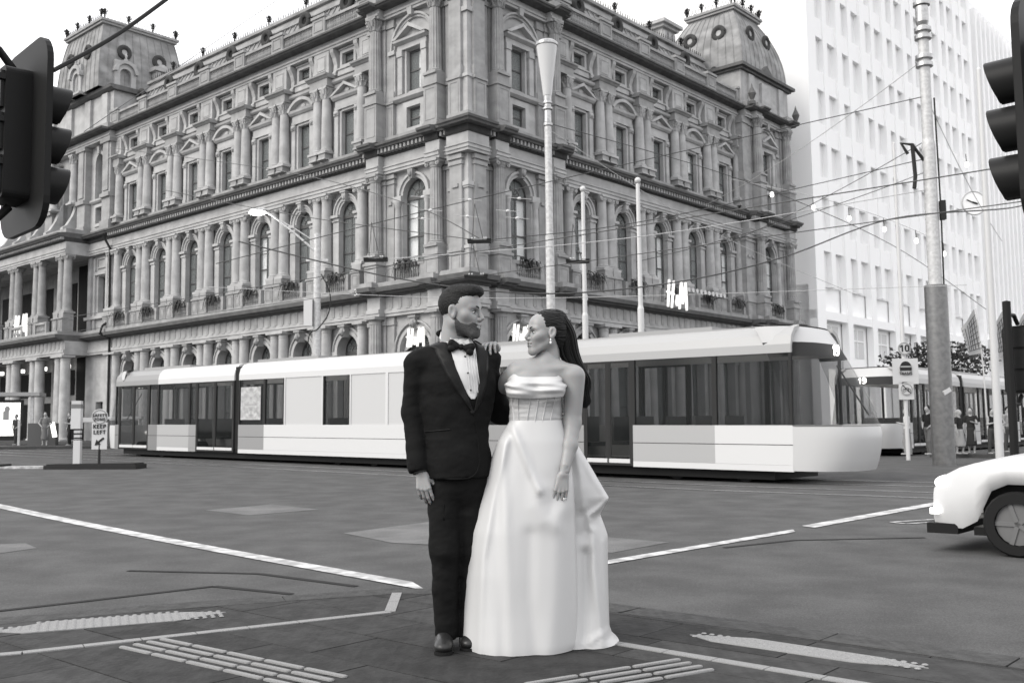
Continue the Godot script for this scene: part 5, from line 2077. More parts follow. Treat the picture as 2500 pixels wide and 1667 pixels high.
func wires() -> void:
	var r := 0.014
	wire("trolley wire over the track the moving tram runs on", PackedVector3Array([Vector3(16, 5.7, -15.2), Vector3(-36, 6.4, -60.6)]), 0.012, M.wire, 0.0)
	wire("trolley wire over the nearer track in front of the moving tram", PackedVector3Array([Vector3(14, 5.7, -12.6), Vector3(-38, 6.4, -58.4)]), 0.012, M.wire, 0.0)
	wire("span wire from left down to the dark bar before the corner shaft", PackedVector3Array([Vector3(-12.8, 10.2, -36), Vector3(-7.0, 8.3, -32), Vector3(-1.2, 6.68, -28)]), r, M.wire)
	wire("pale span wire rising from the middle dark bar to the right past the lamp column", PackedVector3Array([Vector3(-0.55, 6.65, -28), Vector3(4.4, 7.6, -30), Vector3(13.2, 9.6, -30.7)]), r, M.wire)
	wire("span wire crossing behind the lamp column at two thirds of its height", PackedVector3Array([Vector3(-9.0, 6.4, -30), Vector3(-1.0, 8.2, -29.5), Vector3(13.2, 11.6, -30.7)]), r, M.wire)
	wire("span wire rising gently from the left dark bar across the corner pavilion", PackedVector3Array([Vector3(-3.6, 6.12, -28), Vector3(4.0, 6.9, -29), Vector3(13.2, 8.6, -30.7)]), r, M.wire_pale)
	wire("long wire falling from the left tower past the left front's upper windows", PackedVector3Array([Vector3(-20.5, 15.9, -50), Vector3(-9.0, 11.4, -38), Vector3(-3.2, 8.2, -30), Vector3(-0.9, 6.7, -28)]), r, M.wire)
	wire("knotted feeder cable passing behind the man's head at balcony height", PackedVector3Array([Vector3(-7.2, 6.3, -26), Vector3(-3.0, 5.2, -25.5), Vector3(0.6, 4.68, -25), Vector3(4.0, 4.9, -25), Vector3(7.0, 5.6, -25.5), Vector3(10.5, 6.9, -27), Vector3(14.8, 7.6, -29), Vector3(17.5, 8.4, -31), Vector3(22.0, 8.2, -33)]), 0.02, M.wire)
	wire("thin level wire just above the tram roof across the middle", PackedVector3Array([Vector3(-8.0, 5.1, -26), Vector3(0.0, 4.7, -26), Vector3(12.0, 4.9, -26)]), 0.008, M.wire_pale)
	wire("wire from the lamp column's collar down to the right across the domed pavilion", PackedVector3Array([Vector3(1.3, 11.6, -33), Vector3(9.0, 10.8, -38), Vector3(17.0, 9.3, -44), Vector3(24.0, 7.0, -50)]), r, M.wire)
	wire("lower of the wires from the lamp column's collar across the right front", PackedVector3Array([Vector3(1.3, 11.4, -33), Vector3(7.0, 8.6, -36), Vector3(14.0, 6.5, -40)]), 0.01, M.wire_pale)
	wire("uppermost span wire from the domed pavilion to the thick span pole", PackedVector3Array([Vector3(10.4, 13.0, -52), Vector3(13.2, 12.8, -30.7)]), 0.012, M.wire_pale, 0.3)
	wire("second span wire from the domed pavilion to the thick span pole", PackedVector3Array([Vector3(9.8, 9.6, -45), Vector3(13.2, 10.2, -30.7)]), 0.012, M.wire, 0.2)
	wire("third span wire from the right front to the thick span pole", PackedVector3Array([Vector3(4.2, 6.8, -33), Vector3(13.2, 9.2, -30.7)]), 0.012, M.wire, 0.2)
	wire("wire from the thick span pole down to the right behind the signal visors", PackedVector3Array([Vector3(13.2, 11.6, -30.7), Vector3(21.0, 9.0, -42)]), 0.012, M.wire_pale, 0.3)
	wire("thick black cable from the left signal up to the top of the picture", PackedVector3Array([Vector3(-3.58, 4.12, -7.6), Vector3(-3.36, 4.7, -8.3), Vector3(-3.05, 5.5, -9.1), Vector3(-2.8, 6.1, -9.7)]), 0.018, M.black)
	wire("thin cable beside the thick black one at upper left", PackedVector3Array([Vector3(-3.5, 3.75, -8.0), Vector3(-2.9, 5.4, -10.0), Vector3(-2.4, 6.6, -11.4)]), 0.003, M.wire)
	# trolley frogs: dark bars hung from bridles
	var where := [[-0.9, 6.6, -28.0, "middle dark wire frog before the corner shaft"], [-3.85, 6.1, -28.0, "left dark wire frog before the corner pavilion's outer column"], [1.9, 5.98, -28.0, "right dark wire frog beside the left flagpole"], [-1.0, 5.6, -28.2, "lowest dark wire frog above the man's head"]]
	for q in where:
		var o := thing("wire_frog", q[3], "wire fitting", Vector3(q[0], q[1], q[2]), -0.05, "dark wire frogs")
		var m := MB.new()
		m.box(Vector3.ZERO, Vector3(0.66, 0.07, 0.22))
		m.box(Vector3(-0.28, 0.05, 0), Vector3(0.12, 0.05, 0.16))
		m.box(Vector3(0.28, 0.05, 0), Vector3(0.12, 0.05, 0.16))
		part("bar", m, M.black, o)
		m = MB.new()
		for x in [-0.2, 0.12]:
			m.tube(PackedVector3Array([Vector3(x, 0.03, 0), Vector3(-0.12, 1.1, 0)]), fl([0.01]), 4)
		part("bridle", m, M.wire, o)
		m = MB.new()
		for x in [-0.2, -0.12, 0.14, 0.2]:
			m.ball(Vector3(x, 0.1, 0.02), Vector3.ONE * 0.028, 6, 4)
		part("insulator", m, M.white, o)
	var k := 0
	for q in [[-2.6, 8.15, -29.0], [-2.37, 7.75, -29.0], [-2.6, 7.5, -29.0], [-1.2, 8.05, -29.0], [-1.27, 7.55, -29.0], [0.27, 8.07, -29.0], [-0.08, 7.7, -29.0], [0.2, 7.48, -29.0]]:
		var o := thing("wire_insulator", "small white insulator on the span wires before the corner pavilion, %s from the left" % ["first", "second", "third", "fourth", "fifth", "sixth", "seventh", "eighth"][k], "insulator", Vector3(q[0], q[1], q[2]), 0.0, "span wire insulators")
		var m := MB.new()
		m.ball(Vector3.ZERO, Vector3(0.062, 0.045, 0.045), 8, 6)
		part("body", m, M.white, o)
		m = MB.new()
		m.tube(P3([-0.35, 0.03, 0, 0.35, -0.03, 0]), fl([0.009]), 4)
		part("tail", m, M.wire_pale, o)
		k += 1
	# festoon bulbs strung over the mall
	var fb := [Vector3(12.04, 11.86, -45), Vector3(13.93, 11.22, -45), Vector3(15.55, 10.7, -45), Vector3(17.14, 10.17, -45), Vector3(18.58, 9.62, -45), Vector3(19.82, 9.0, -45), Vector3(21.07, 13.14, -45)]
	k = 0
	for p in fb:
		var o := thing("festoon_bulb", "small lit white festoon bulb over the right street, %s from the left" % ["first", "second", "third", "fourth", "fifth", "sixth", "last and highest"][k], "light bulb", p, 0.0, "festoon bulbs")
		var m := MB.new()
		m.ball(Vector3.ZERO, Vector3(0.09, 0.12, 0.09), 8, 6)
		part("bulb", m, glow(0.95, 3.0), o)
		m = MB.new()
		m.tube(P3([0, 0.1, 0, -0.02, 0.5, 0]), fl([0.02]), 5)
		part("socket", m, M.wire, o)
		k += 1
	wire("festoon wire that carries the bulbs over the right street", PackedVector3Array([Vector3(10.2, 12.6, -45), Vector3(13.93, 11.75, -45), Vector3(17.14, 10.7, -45), Vector3(19.82, 9.5, -45)]), 0.012, M.wire_pale)

# ---------------------------------------------------------------- trams
func tram_basis(turn: float, tilt: float) -> Basis:
	return Basis(Vector3.UP, turn) * Basis(Vector3(0, 0, 1), tilt)

# plan outline of a tram nose: x is forward. returns the half width at a distance back from the tip
func nose_rows(y0: float, y1: float, n: int, hw: float) -> Array[PackedVector3Array]:
	var rows: Array[PackedVector3Array] = []
	for i in n + 1:
		var y := lerpf(y0, y1, float(i) / n)
		var lean := 0.0
		if y > 1.1:
			lean = pow((y - 1.1) / 2.4, 1.35) * 1.25
		else:
			lean = pow((1.1 - y) / 1.0, 2.0) * 0.25
		var row := PackedVector3Array()
		for k in 17:
			var t := -1.0 + k / 8.0
			var back := pow(absf(t), 2.6) * 1.25
			var z := hw * (1.0 - 0.0 * absf(t)) * sin(t * PI / 2)
			row.append(Vector3(-lean - back * (1.0 - lean * 0.25), y, -z))
		rows.append(row)
	return rows

func tram_shell(o: Node3D, length: float, spec: Array, far_spec: bool, c: Dictionary) -> void:
	# body axis along -x from the nose at x = 0, centred on z = 0; spec: [s0, s1, kind, lower material, upper material]
	var hw := 1.32
	for side in [1.0, -1.0]:
		for q in spec:
			var x0: float = -q[1]
			var x1: float = -q[0]
			var kind: String = q[2]
			var m := MB.new()
			var z0: float = minf(side * hw, side * (hw - 0.07))
			var z1: float = maxf(side * hw, side * (hw - 0.07))
			if kind == "bellows":
				for k in 6:
					var xa := lerpf(x0, x1, k / 6.0)
					var xb := lerpf(x0, x1, (k + 0.7) / 6.0)
					m.box8(xa, xb, 0.4, 3.35, minf(side * (hw - 0.06), side * (hw - 0.2)), maxf(side * (hw - 0.06), side * (hw - 0.2)))
				part("bellows", m, M.iron, o)
				continue
			var sill := 1.28 if kind != "door" else 0.36
			var head := 2.86
			if kind == "door":
				m.box8(x0, x1, 0.3, 0.36, z0, z1)
			else:
				m.box8(x0, x1, 0.42, sill, z0, z1)
				part("lower_panel", m, q[3], o)
				m = MB.new()
				m.box8(x0, x1, 0.28, 0.417, z0, z1)
				part("skirt", m, q[3] if kind == "grey" else M.white, o)
				m = MB.new()
				m.box8(x0, x1, 0.85, 0.865, minf(side * hw, side * (hw + 0.004)), maxf(side * hw, side * (hw + 0.004)))
			if m.v.size():
				part("trim", m, M.iron, o)
			m = MB.new() # fascia rolling over to the roof
			var pr := P([hw - 0.07, head, hw, head, hw, 3.05, hw - 0.05, 3.25, hw - 0.2, 3.42, hw - 0.45, 3.5, hw - 0.45, 3.42, hw - 0.26, 3.34, hw - 0.12, 3.18, hw - 0.07, 3.0])
			if side < 0:
				var p2 := PackedVector2Array()
				for v in pr:
					p2.append(Vector2(-v.x, v.y))
				pr = p2
			run(m, pr, x0, x1)
			part("roof_edge", m, q[4], o)
			# posts
			m = MB.new()
			var pw := 0.06
			m.box8(x0, x0 + pw, sill, head, z0, z1)
			m.box8(x1 - pw, x1, sill, head, z0, z1)
			if kind == "door":
				m.box8((x0 + x1) / 2 - 0.03, (x0 + x1) / 2 + 0.03, sill, head, z0, z1)
			part("post", m, M.iron if kind != "wrap" else q[3], o)
			var zz: float = side * (hw - 0.025)
			if kind == "wrap":
				m = MB.new()
				m.box8(x0 + pw, x1 - pw, sill, head, minf(zz, zz - side * 0.02), maxf(zz, zz - side * 0.02))
				part("window_wrap", m, c.wrap, o)
			elif kind == "door":
				for e in 2:
					m = MB.new()
					var xa := x0 + pw if e == 0 else (x0 + x1) / 2 + 0.03
					var xb := (x0 + x1) / 2 - 0.03 if e == 0 else x1 - pw
					m.box8(xa, xb, 0.5, head, minf(zz, zz - side * 0.012), maxf(zz, zz - side * 0.012))
					var d := part("door", m, c.glass, o)
					m = MB.new()
					frame_panel(m, xa, xb, 0.38, head, minf(zz, zz + side * 0.02), 0.05, 0.02)
					part("frame", m, M.iron, d)
				m = MB.new()
				m.box8(x0 + 0.1, x1 - 0.1, 0.36, 0.46, minf(side * hw, side * (hw - 0.04)), maxf(side * hw, side * (hw - 0.04)))
				part("step_edge", m, M.white, o)
			else:
				m = MB.new()
				m.box8(x0 + pw, x1 - pw, sill, head, minf(zz, zz - side * 0.012), maxf(zz, zz - side * 0.012))
				part("window", m, c.glass, o)
				if kind == "poster":
					m = MB.new()
					m.box8(x0 + 0.15, x1 - 0.2, 1.45, 2.6, minf(side * hw, side * (hw + 0.01)), maxf(side * hw, side * (hw + 0.01)))
					part("poster", m, mat(0.5, 0.4, 0.0, "patchy", 0.9), o)
	# roof, floor and inner fittings
	var m := MB.new()
	m.box8(-length + 1.2, -1.5, 3.4, 3.5, -0.95, 0.95)
	for x in [[-length + 2.5, -length + 6.0], [-13.0, -9.0], [-22.0, -18.5], [-6.5, -3.5]]:
		m.box8(x[0], x[1], 3.5, 3.6, -0.75, 0.75)
	part("roof", m, c.roof, o)
	m = MB.new()
	m.box8(-length + 1.0, -1.3, 0.3, 0.4, -1.24, 1.24)
	part("floor", m, M.iron, o)
	m = MB.new()
	m.box8(-length + 1.6, -1.8, 0.08, 0.3, -1.1, 1.1)
	part("underframe", m, M.black, o)
	m = MB.new()
	for i in int((length - 6) / 1.7):
		for z in [-0.75, 0.75]:
			var x := -3.6 - i * 1.7
			m.box8(x - 0.22, x + 0.22, 0.75, 0.85, z - 0.42, z + 0.42)
			m.box8(x - 0.22, x - 0.14, 0.85, 1.5, z - 0.42, z + 0.42)
	part("seats", m, M.frame, o).set_meta("kind", "stuff")
	m = MB.new()
	for z in [-0.55, 0.55]:
		for q in [[2.4, 5.4], [7.0, 10.0], [12.0, 15.0], [16.4, 18.6], [19.4, 20.8], [22.4, 25.0], [27.0, 30.0]]:
			if q[1] < length - 1.0:
				m.box8(-q[1], -q[0], 3.3, 3.35, z - 0.05, z + 0.05)
	part("ceiling_light", m, glow(0.95, 3.0), o)
	# nose and tail
	for e in 2:
		m = MB.new()
		var last := nose_rows(3.46, 3.5, 1, hw)[1]
		for k in last.size() - 1:
			m.tri(last[k], last[k + 1], Vector3(-1.9, 3.52, last[k + 1].z * 0.7))
			m.tri(last[k], Vector3(-1.9, 3.52, last[k + 1].z * 0.7), Vector3(-1.9, 3.52, last[k].z * 0.7))
		part("roof_cap", m, c.front, o, Transform3D(Basis.IDENTITY if e == 0 else Basis(Vector3.UP, PI), Vector3.ZERO if e == 0 else Vector3(-length, 0, 0)))
		var flip := Basis.IDENTITY if e == 0 else Basis(Vector3.UP, PI)
		var t := Transform3D(flip, Vector3(0, 0, 0) if e == 0 else Vector3(-length, 0, 0))
		for q in [[0.3, 0.5, c.front, "bumper"], [0.5, 1.25, c.front, "nose"], [1.25, 2.78, c.glass, "windscreen"], [2.78, 3.1, M.iron, "destination_box"], [3.1, 3.46, c.front, "forehead"]]:
			m = MB.new()
			m.surf(nose_rows(q[0], q[1], 5, hw))
			var n := part(q[3], m, q[2], o, t)
			if q[3] == "destination_box":
				var tt := part("route_number", text_mesh("19", 0.24, 0.02, "Droid Sans", true), glow(0.9, 1.5), n, Transform3D(Basis(Vector3.UP, PI / 2), Vector3(-0.80, 2.94, 0)))
		m = MB.new()
		for z in [-0.72, 0.72]:
			m.ball(Vector3(-0.22, 0.92, z), Vector3(0.06, 0.09, 0.16), 10, 6)
		part("headlight", m, glow(0.95, 4.0 if e == 0 else 0.4), o, t)
		m = MB.new()
		m.tube(PackedVector3Array([Vector3(-0.75, 2.6, 0.1), Vector3(-0.2, 1.5, -0.25)]), fl([0.02]), 5)
		part("wiper", m, M.black, o, t)
		m = MB.new()
		m.box8(-2.4, -1.85, 3.3, 3.49, -0.95, 0.95)
		part("roof_end", m, c.front, o, t)
	# wheels in shallow bogies
	for x in [-2.6, -4.4, -length / 2 - 0.9, -length / 2 + 0.9, -length + 2.6, -length + 4.4]:
		m = MB.new()
		m.T = Transform3D(Basis(Vector3.RIGHT, PI / 2), Vector3(x, 0.3, 0))
		m.lathe(P([0.0, -0.95, 0.3, -0.95, 0.3, 0.95, 0.0, 0.95]), 16)
		part("wheelset", m, M.black, o)

func moving_tram() -> void:
	var o := thing("tram", "long low floor tram with a white middle section crossing behind the couple", "tram")
	o.transform = Transform3D(tram_basis(YAW - PI / 2, -0.0128), Vector3(6.95, -0.02, -20.72) + Vector3(0.66113, 0, -0.75027) * 1.325)
	var grey := mat(0.24, 0.4)
	var mid := mat(0.34, 0.4)
	var dark := mat(0.17, 0.4)
	var c := {"glass": tram_glass(0.3), "wrap": mat(0.46, 0.4), "roof": mat(0.3, 0.6), "front": mat(0.46, 0.35)}
	var spec := [
		[1.25, 3.15, "window", M.white, mid], [3.15, 5.4, "window", mid, mid], [5.4, 6.9, "door", mid, mid], [6.9, 9.2, "window", grey, mid], [9.2, 10.6, "window", grey, mid],
		[10.6, 11.1, "bellows", grey, grey],
		[11.1, 12.6, "wrap", M.white, M.white], [12.6, 14.4, "wrap", M.white, M.white], [14.4, 16.15, "wrap", M.white, M.white], [16.15, 17.5, "window", M.white, M.white], [17.5, 19.6, "wrap", M.white, M.white], [19.6, 20.75, "window", M.white, M.white],
		[20.75, 22.3, "poster", grey, M.white], [22.3, 22.6, "bellows", grey, grey], [22.6, 25.1, "door", grey, M.white], [25.1, 25.6, "grey", grey, M.white], [25.6, 27.9, "window", mid, M.white], [27.9, 28.6, "grey", dark, grey], [28.6, 31.0, "door", grey, grey], [31.0, 31.3, "grey", dark, grey],
	]
	tram_shell(o, 32.55, spec, true, c)

func tram_glass(a: float) -> StandardMaterial3D:
	var m := pane_mat(a)
	m.albedo_color = Color(0.10, 0.11, 0.11, a)
	return m

func waiting_tram() -> void:
	var o := thing("tram", "grey tram waiting at the right behind the crowd, front to the left", "tram")
	var p := along(6.3, 17.6)
	var mid := Vector3(p.x, 0.05, p.y) + Vector3(LX, 0, LZ) * 1.325
	o.transform = Transform3D(tram_basis(YAW + PI, 0.0), mid)
	var grey := mat(0.4, 0.4)
	var dark := mat(0.2, 0.4)
	var c := {"glass": tram_glass(0.25), "wrap": mat(0.3, 0.35), "roof": mat(0.4, 0.6), "front": mat(0.45, 0.3)}
	var spec := [[1.25, 2.4, "window", grey, grey], [2.4, 3.9, "door", grey, grey], [3.9, 6.2, "window", grey, grey], [6.2, 8.4, "window", grey, grey], [8.4, 8.9, "bellows", grey, grey], [8.9, 11.0, "window", grey, grey], [11.0, 12.6, "door", grey, grey], [12.6, 15.0, "window", grey, grey], [15.0, 17.5, "window", grey, grey], [17.5, 19.0, "door", grey, grey], [19.0, 21.4, "window", grey, grey]]
	tram_shell(o, 22.6, spec, true, c)
# ---------------------------------------------------------------- island, stop, signals, car
func island_and_signs() -> void:
	var o := thing("traffic_island", "low black kerbed traffic island under the keep left sign", "traffic island", G(-12.6, -30.2), 0.0)
	var m := MB.new()
	m.box8(-1.4, 1.35, -0.05, 0.12, -0.5, 0.4)
	m.box8(-1.34, 1.29, 0.12, 0.16, -0.44, 0.34)
	part("kerb", m, M.iron, o)
	o = thing("traffic_island", "second low kerbed island at the far left edge with a white painted end", "traffic island", G(-16.0, -30.6), 0.0)
	m = MB.new()
	m.box8(-3.0, 0.4, -0.05, 0.12, -0.5, 0.3)
	part("kerb", m, M.iron, o)
	m = MB.new()
	m.box8(0.4, 2.0, -0.05, 0.05, -0.3, 0.3)
	part("painted_end", m, M.paint, o)
	o = thing("bollard", "square white illuminated bollard with dark stripes on the island", "bollard", G(-13.12, -30.1, 0.16), 0.1)
	m = MB.new()
	m.box(Vector3(0, 0.35, 0), Vector3(0.2, 0.7, 0.2))
	part("foot", m, M.white, o)
	m = MB.new()
	m.box(Vector3(0, 0.9, 0), Vector3(0.18, 0.36, 0.18))
	part("neck", m, mat(0.5, 0.5), o)
	m = MB.new()
	for k in 3:
		m.box(Vector3(0, 0.76 + k * 0.13, 0), Vector3(0.19, 0.045, 0.19))
	part("stripe", m, M.iron, o)
	m = MB.new()
	m.box(Vector3(-0.04, 1.35, 0), Vector3(0.28, 0.62, 0.24))
	part("head", m, M.white, o)
	m = MB.new()
	m.box(Vector3(-0.04, 1.72, 0), Vector3(0.3, 0.12, 0.26))
	part("band", m, mat(0.15, 0.5), o)
	m = MB.new()
	m.box(Vector3(-0.04, 1.83, 0), Vector3(0.27, 0.1, 0.23))
	part("cap", m, mat(0.5, 0.5), o)
	o = thing("keep_left_sign", "white round topped sign reading SAFETY ZONE over KEEP LEFT with an arrow", "sign", G(-12.38, -29.9, 0.14), 0.12)
	m = MB.new()
	m.lathe(P([0.04, 0, 0.035, 0.7]), 10)
	part("post", m, M.iron, o)
	m = MB.new()
	m.prism(P([-0.22, 0.45, 0.22, 0.45, 0.22, 1.25, -0.22, 1.25]), 0.0, 0.03)
	part("plate", m, M.white, o)
	disc(o, Vector3(0, 1.42, 0.02), 0.235, "", 0.1)
	for q in [["SAFETY", 1.46, 0.09], ["ZONE", 1.34, 0.09], ["KEEP", 1.13, 0.12], ["LEFT", 0.96, 0.12]]:
		part("lettering", text_mesh(q[0], q[2], 0.012, "Droid Sans", true), M.iron, o, Transform3D(Basis.IDENTITY, Vector3(0, q[1], 0.042)))
	m = MB.new()
	m.T = Transform3D(Basis(Vector3(0, 0, 1), PI + 0.7), Vector3(0, 0.68, 0.03))
	m.prism(P([-0.17, -0.03, 0.02, -0.03, 0.02, -0.1, 0.17, 0.0, 0.02, 0.1, 0.02, 0.03, -0.17, 0.03]), 0, 0.012)
	part("arrow", m, M.iron, o)
	# tram stop shelter with a lit poster at the left edge
	o = thing("shelter", "tram stop shelter with a bright poster panel at the left edge", "shelter", G(-28.0, -54.2, 0.14), 0.25)
	m = MB.new()
	for x in [-3.2, 1.7]:
		m.box(Vector3(x, 1.35, 0), Vector3(0.16, 2.7, 0.16))
	part("post", m, M.galv, o)
	m = MB.new()
	m.box(Vector3(-0.6, 2.75, -0.6), Vector3(5.4, 0.2, 1.8))
	part("roof", m, mat(0.3, 0.5), o)
	m = MB.new()
	m.box(Vector3(0.5, 1.35, -0.1), Vector3(1.5, 2.2, 0.12))
	part("poster_case", m, M.iron, o)
	m = MB.new()
	m.box(Vector3(0.5, 1.4, -0.02), Vector3(1.2, 1.8, 0.03))
	part("lit_poster", m, glow(0.8, 0.8), o)
	m = MB.new()
	m.box(Vector3(0.4, 1.6, 0.0), Vector3(0.3, 0.5, 0.02))
	m.ball(Vector3(0.45, 1.95, 0.0), Vector3(0.14, 0.17, 0.02), 8, 6)
	part("poster_print", m, mat(0.3, 0.6), o)
	o = thing("kiosk_cart", "dark street stall with lit screens among the people at left", "stall", G(-23.5, -54.5, 0.14), 0.2)
	m = MB.new()
	m.box(Vector3(-2.0, 0.6, 0), Vector3(1.4, 1.2, 0.7))
	m.box(Vector3(2.0, 0.7, 0), Vector3(1.6, 1.2, 0.7))
	part("counter", m, mat(0.08, 0.5), o)
	m = MB.new()
	m.box(Vector3(0.2, 1.35, 0.1), Vector3(1.6, 0.25, 0.6))
	m.box(Vector3(2.2, 1.45, 0.1), Vector3(1.8, 0.14, 0.8))
	part("canopy", m, mat(0.55, 0.5), o)
	m = MB.new()
	m.T = Transform3D(Basis(Vector3(0, 0, 1), 0.2), Vector3.ZERO)
	m.box(Vector3(-1.2, 1.1, 0.4), Vector3(0.22, 0.8, 0.05))
	part("lit_screen", m, glow(0.9, 1.5), o)
	m = MB.new()
	m.box(Vector3(-3.2, 0.7, 0.1), Vector3(0.12, 1.4, 0.12))
	m.box(Vector3(3.0, 0.9, 0.1), Vector3(0.12, 1.8, 0.12))
	part("post", m, M.galv, o)

func signal_head(label: String, at: Vector3, turn: float, board: bool, pole_h: float) -> void:
	# faces +z; three lamps with long tunnel visors, on a backing board
	var o := thing("traffic_light", label, "traffic light", at, turn)
	var m := MB.new()
	if board:
		var bp := PackedVector2Array()
		for q in [[0.25, 0.48, 0.0], [-0.25, 0.48, PI / 2], [-0.25, -0.48, PI], [0.25, -0.48, PI * 1.5]]:
			bp.append_array(arcpts(Vector2(q[0], q[1]), 0.2, q[2], q[2] + PI / 2, 6))
		m.prism(bp, -0.02, 0.02)
		part("backing_board", m, M.black, o)
		m = MB.new()
		m.prism(Geometry2D.offset_polygon(bp, -0.012)[0], 0.021, 0.028)
		part("board_face", m, mat(0.02, 0.6), o)
	m = MB.new()
	var hp := PackedVector2Array()
	for q in [[0.13, 0.42, 0.0], [-0.13, 0.42, PI / 2], [-0.13, -0.42, PI], [0.13, -0.42, PI * 1.5]]:
		hp.append_array(arcpts(Vector2(q[0], q[1]), 0.05, q[2], q[2] + PI / 2, 4))
	m.prism(hp, -0.2, 0.05)
	part("housing", m, M.black, o)
	m = MB.new()
	for y in [-0.3, 0.0, 0.3]:
		m.box(Vector3(0, y, -0.21), Vector3(0.3, 0.26, 0.03))
		m.box(Vector3(-0.15, y + 0.08, -0.22), Vector3(0.05, 0.04, 0.05))
	part("back_door", m, mat(0.02, 0.4), o)
	for i in 3:
		var y := 0.3 - 0.3 * i
		m = MB.new()
		var rows: Array[PackedVector3Array] = []
		for e in 2: # outer skin then inner skin
			for k in ([0, 1, 2] if e == 0 else [2, 1, 0]):
				var row := PackedVector3Array()
				for j in 25:
					var t := lerpf(-0.47 * PI, 1.47 * PI, j / 24.0)
					var r := 0.136 if e == 0 else 0.128
					var len_ := 0.05 + (0.24 if k == 2 else 0.12 if k == 1 else 0.0) * (1.0 if k < 2 else (0.72 + 0.28 * clampf(sin(t) * 0.6 + 0.5, 0, 1)))
					row.append(Vector3(cos(t) * r, y + sin(t) * r, len_))
				rows.append(row)
		m.surf(rows)
		part("visor", m, mat(0.02, 0.38), o)
		m = MB.new()
		m.T = Transform3D(Basis(Vector3.RIGHT, PI / 2), Vector3(0, y, 0.05))
		m.lathe(P([0.0, 0.02, 0.08, 0.012, 0.125, 0.0]), 16)
		part("lens", m, mat(0.05, 0.2), o)
	m = MB.new()
	m.tube(PackedVector3Array([Vector3(0, -0.5, -0.1), Vector3(0, -0.62, -0.2), Vector3(0, -0.62, -0.36)]), fl([0.03]), 8)
	m.tube(PackedVector3Array([Vector3(0, 0.5, -0.1), Vector3(0, 0.62, -0.2), Vector3(0, 0.62, -0.36)]), fl([0.03]), 8)
	part("bracket", m, M.black, o)
	m = MB.new()
	m.lathe(P([0.06, -pole_h, 0.055, 0.8, 0.0, 0.82]), 12, Vector3(0, 0, -0.4))
	part("post", m, M.black, o)

func traffic_lights() -> void:
	signal_head("big black traffic signal seen from behind at the upper left, visors to the right", Vector3(-3.48, 3.38, -7.0), PI - 0.8, true, 3.4)
	signal_head("black traffic signal seen from behind at the upper right edge, visors to the left", Vector3(3.18, 3.05, -5.8), PI + 0.83, true, 2.9)
	signal_head("small dark traffic signal far back at the right edge beside the pointed banners", Vector3(7.2, 2.15, -14.0), PI - 0.9, false, 2.2)

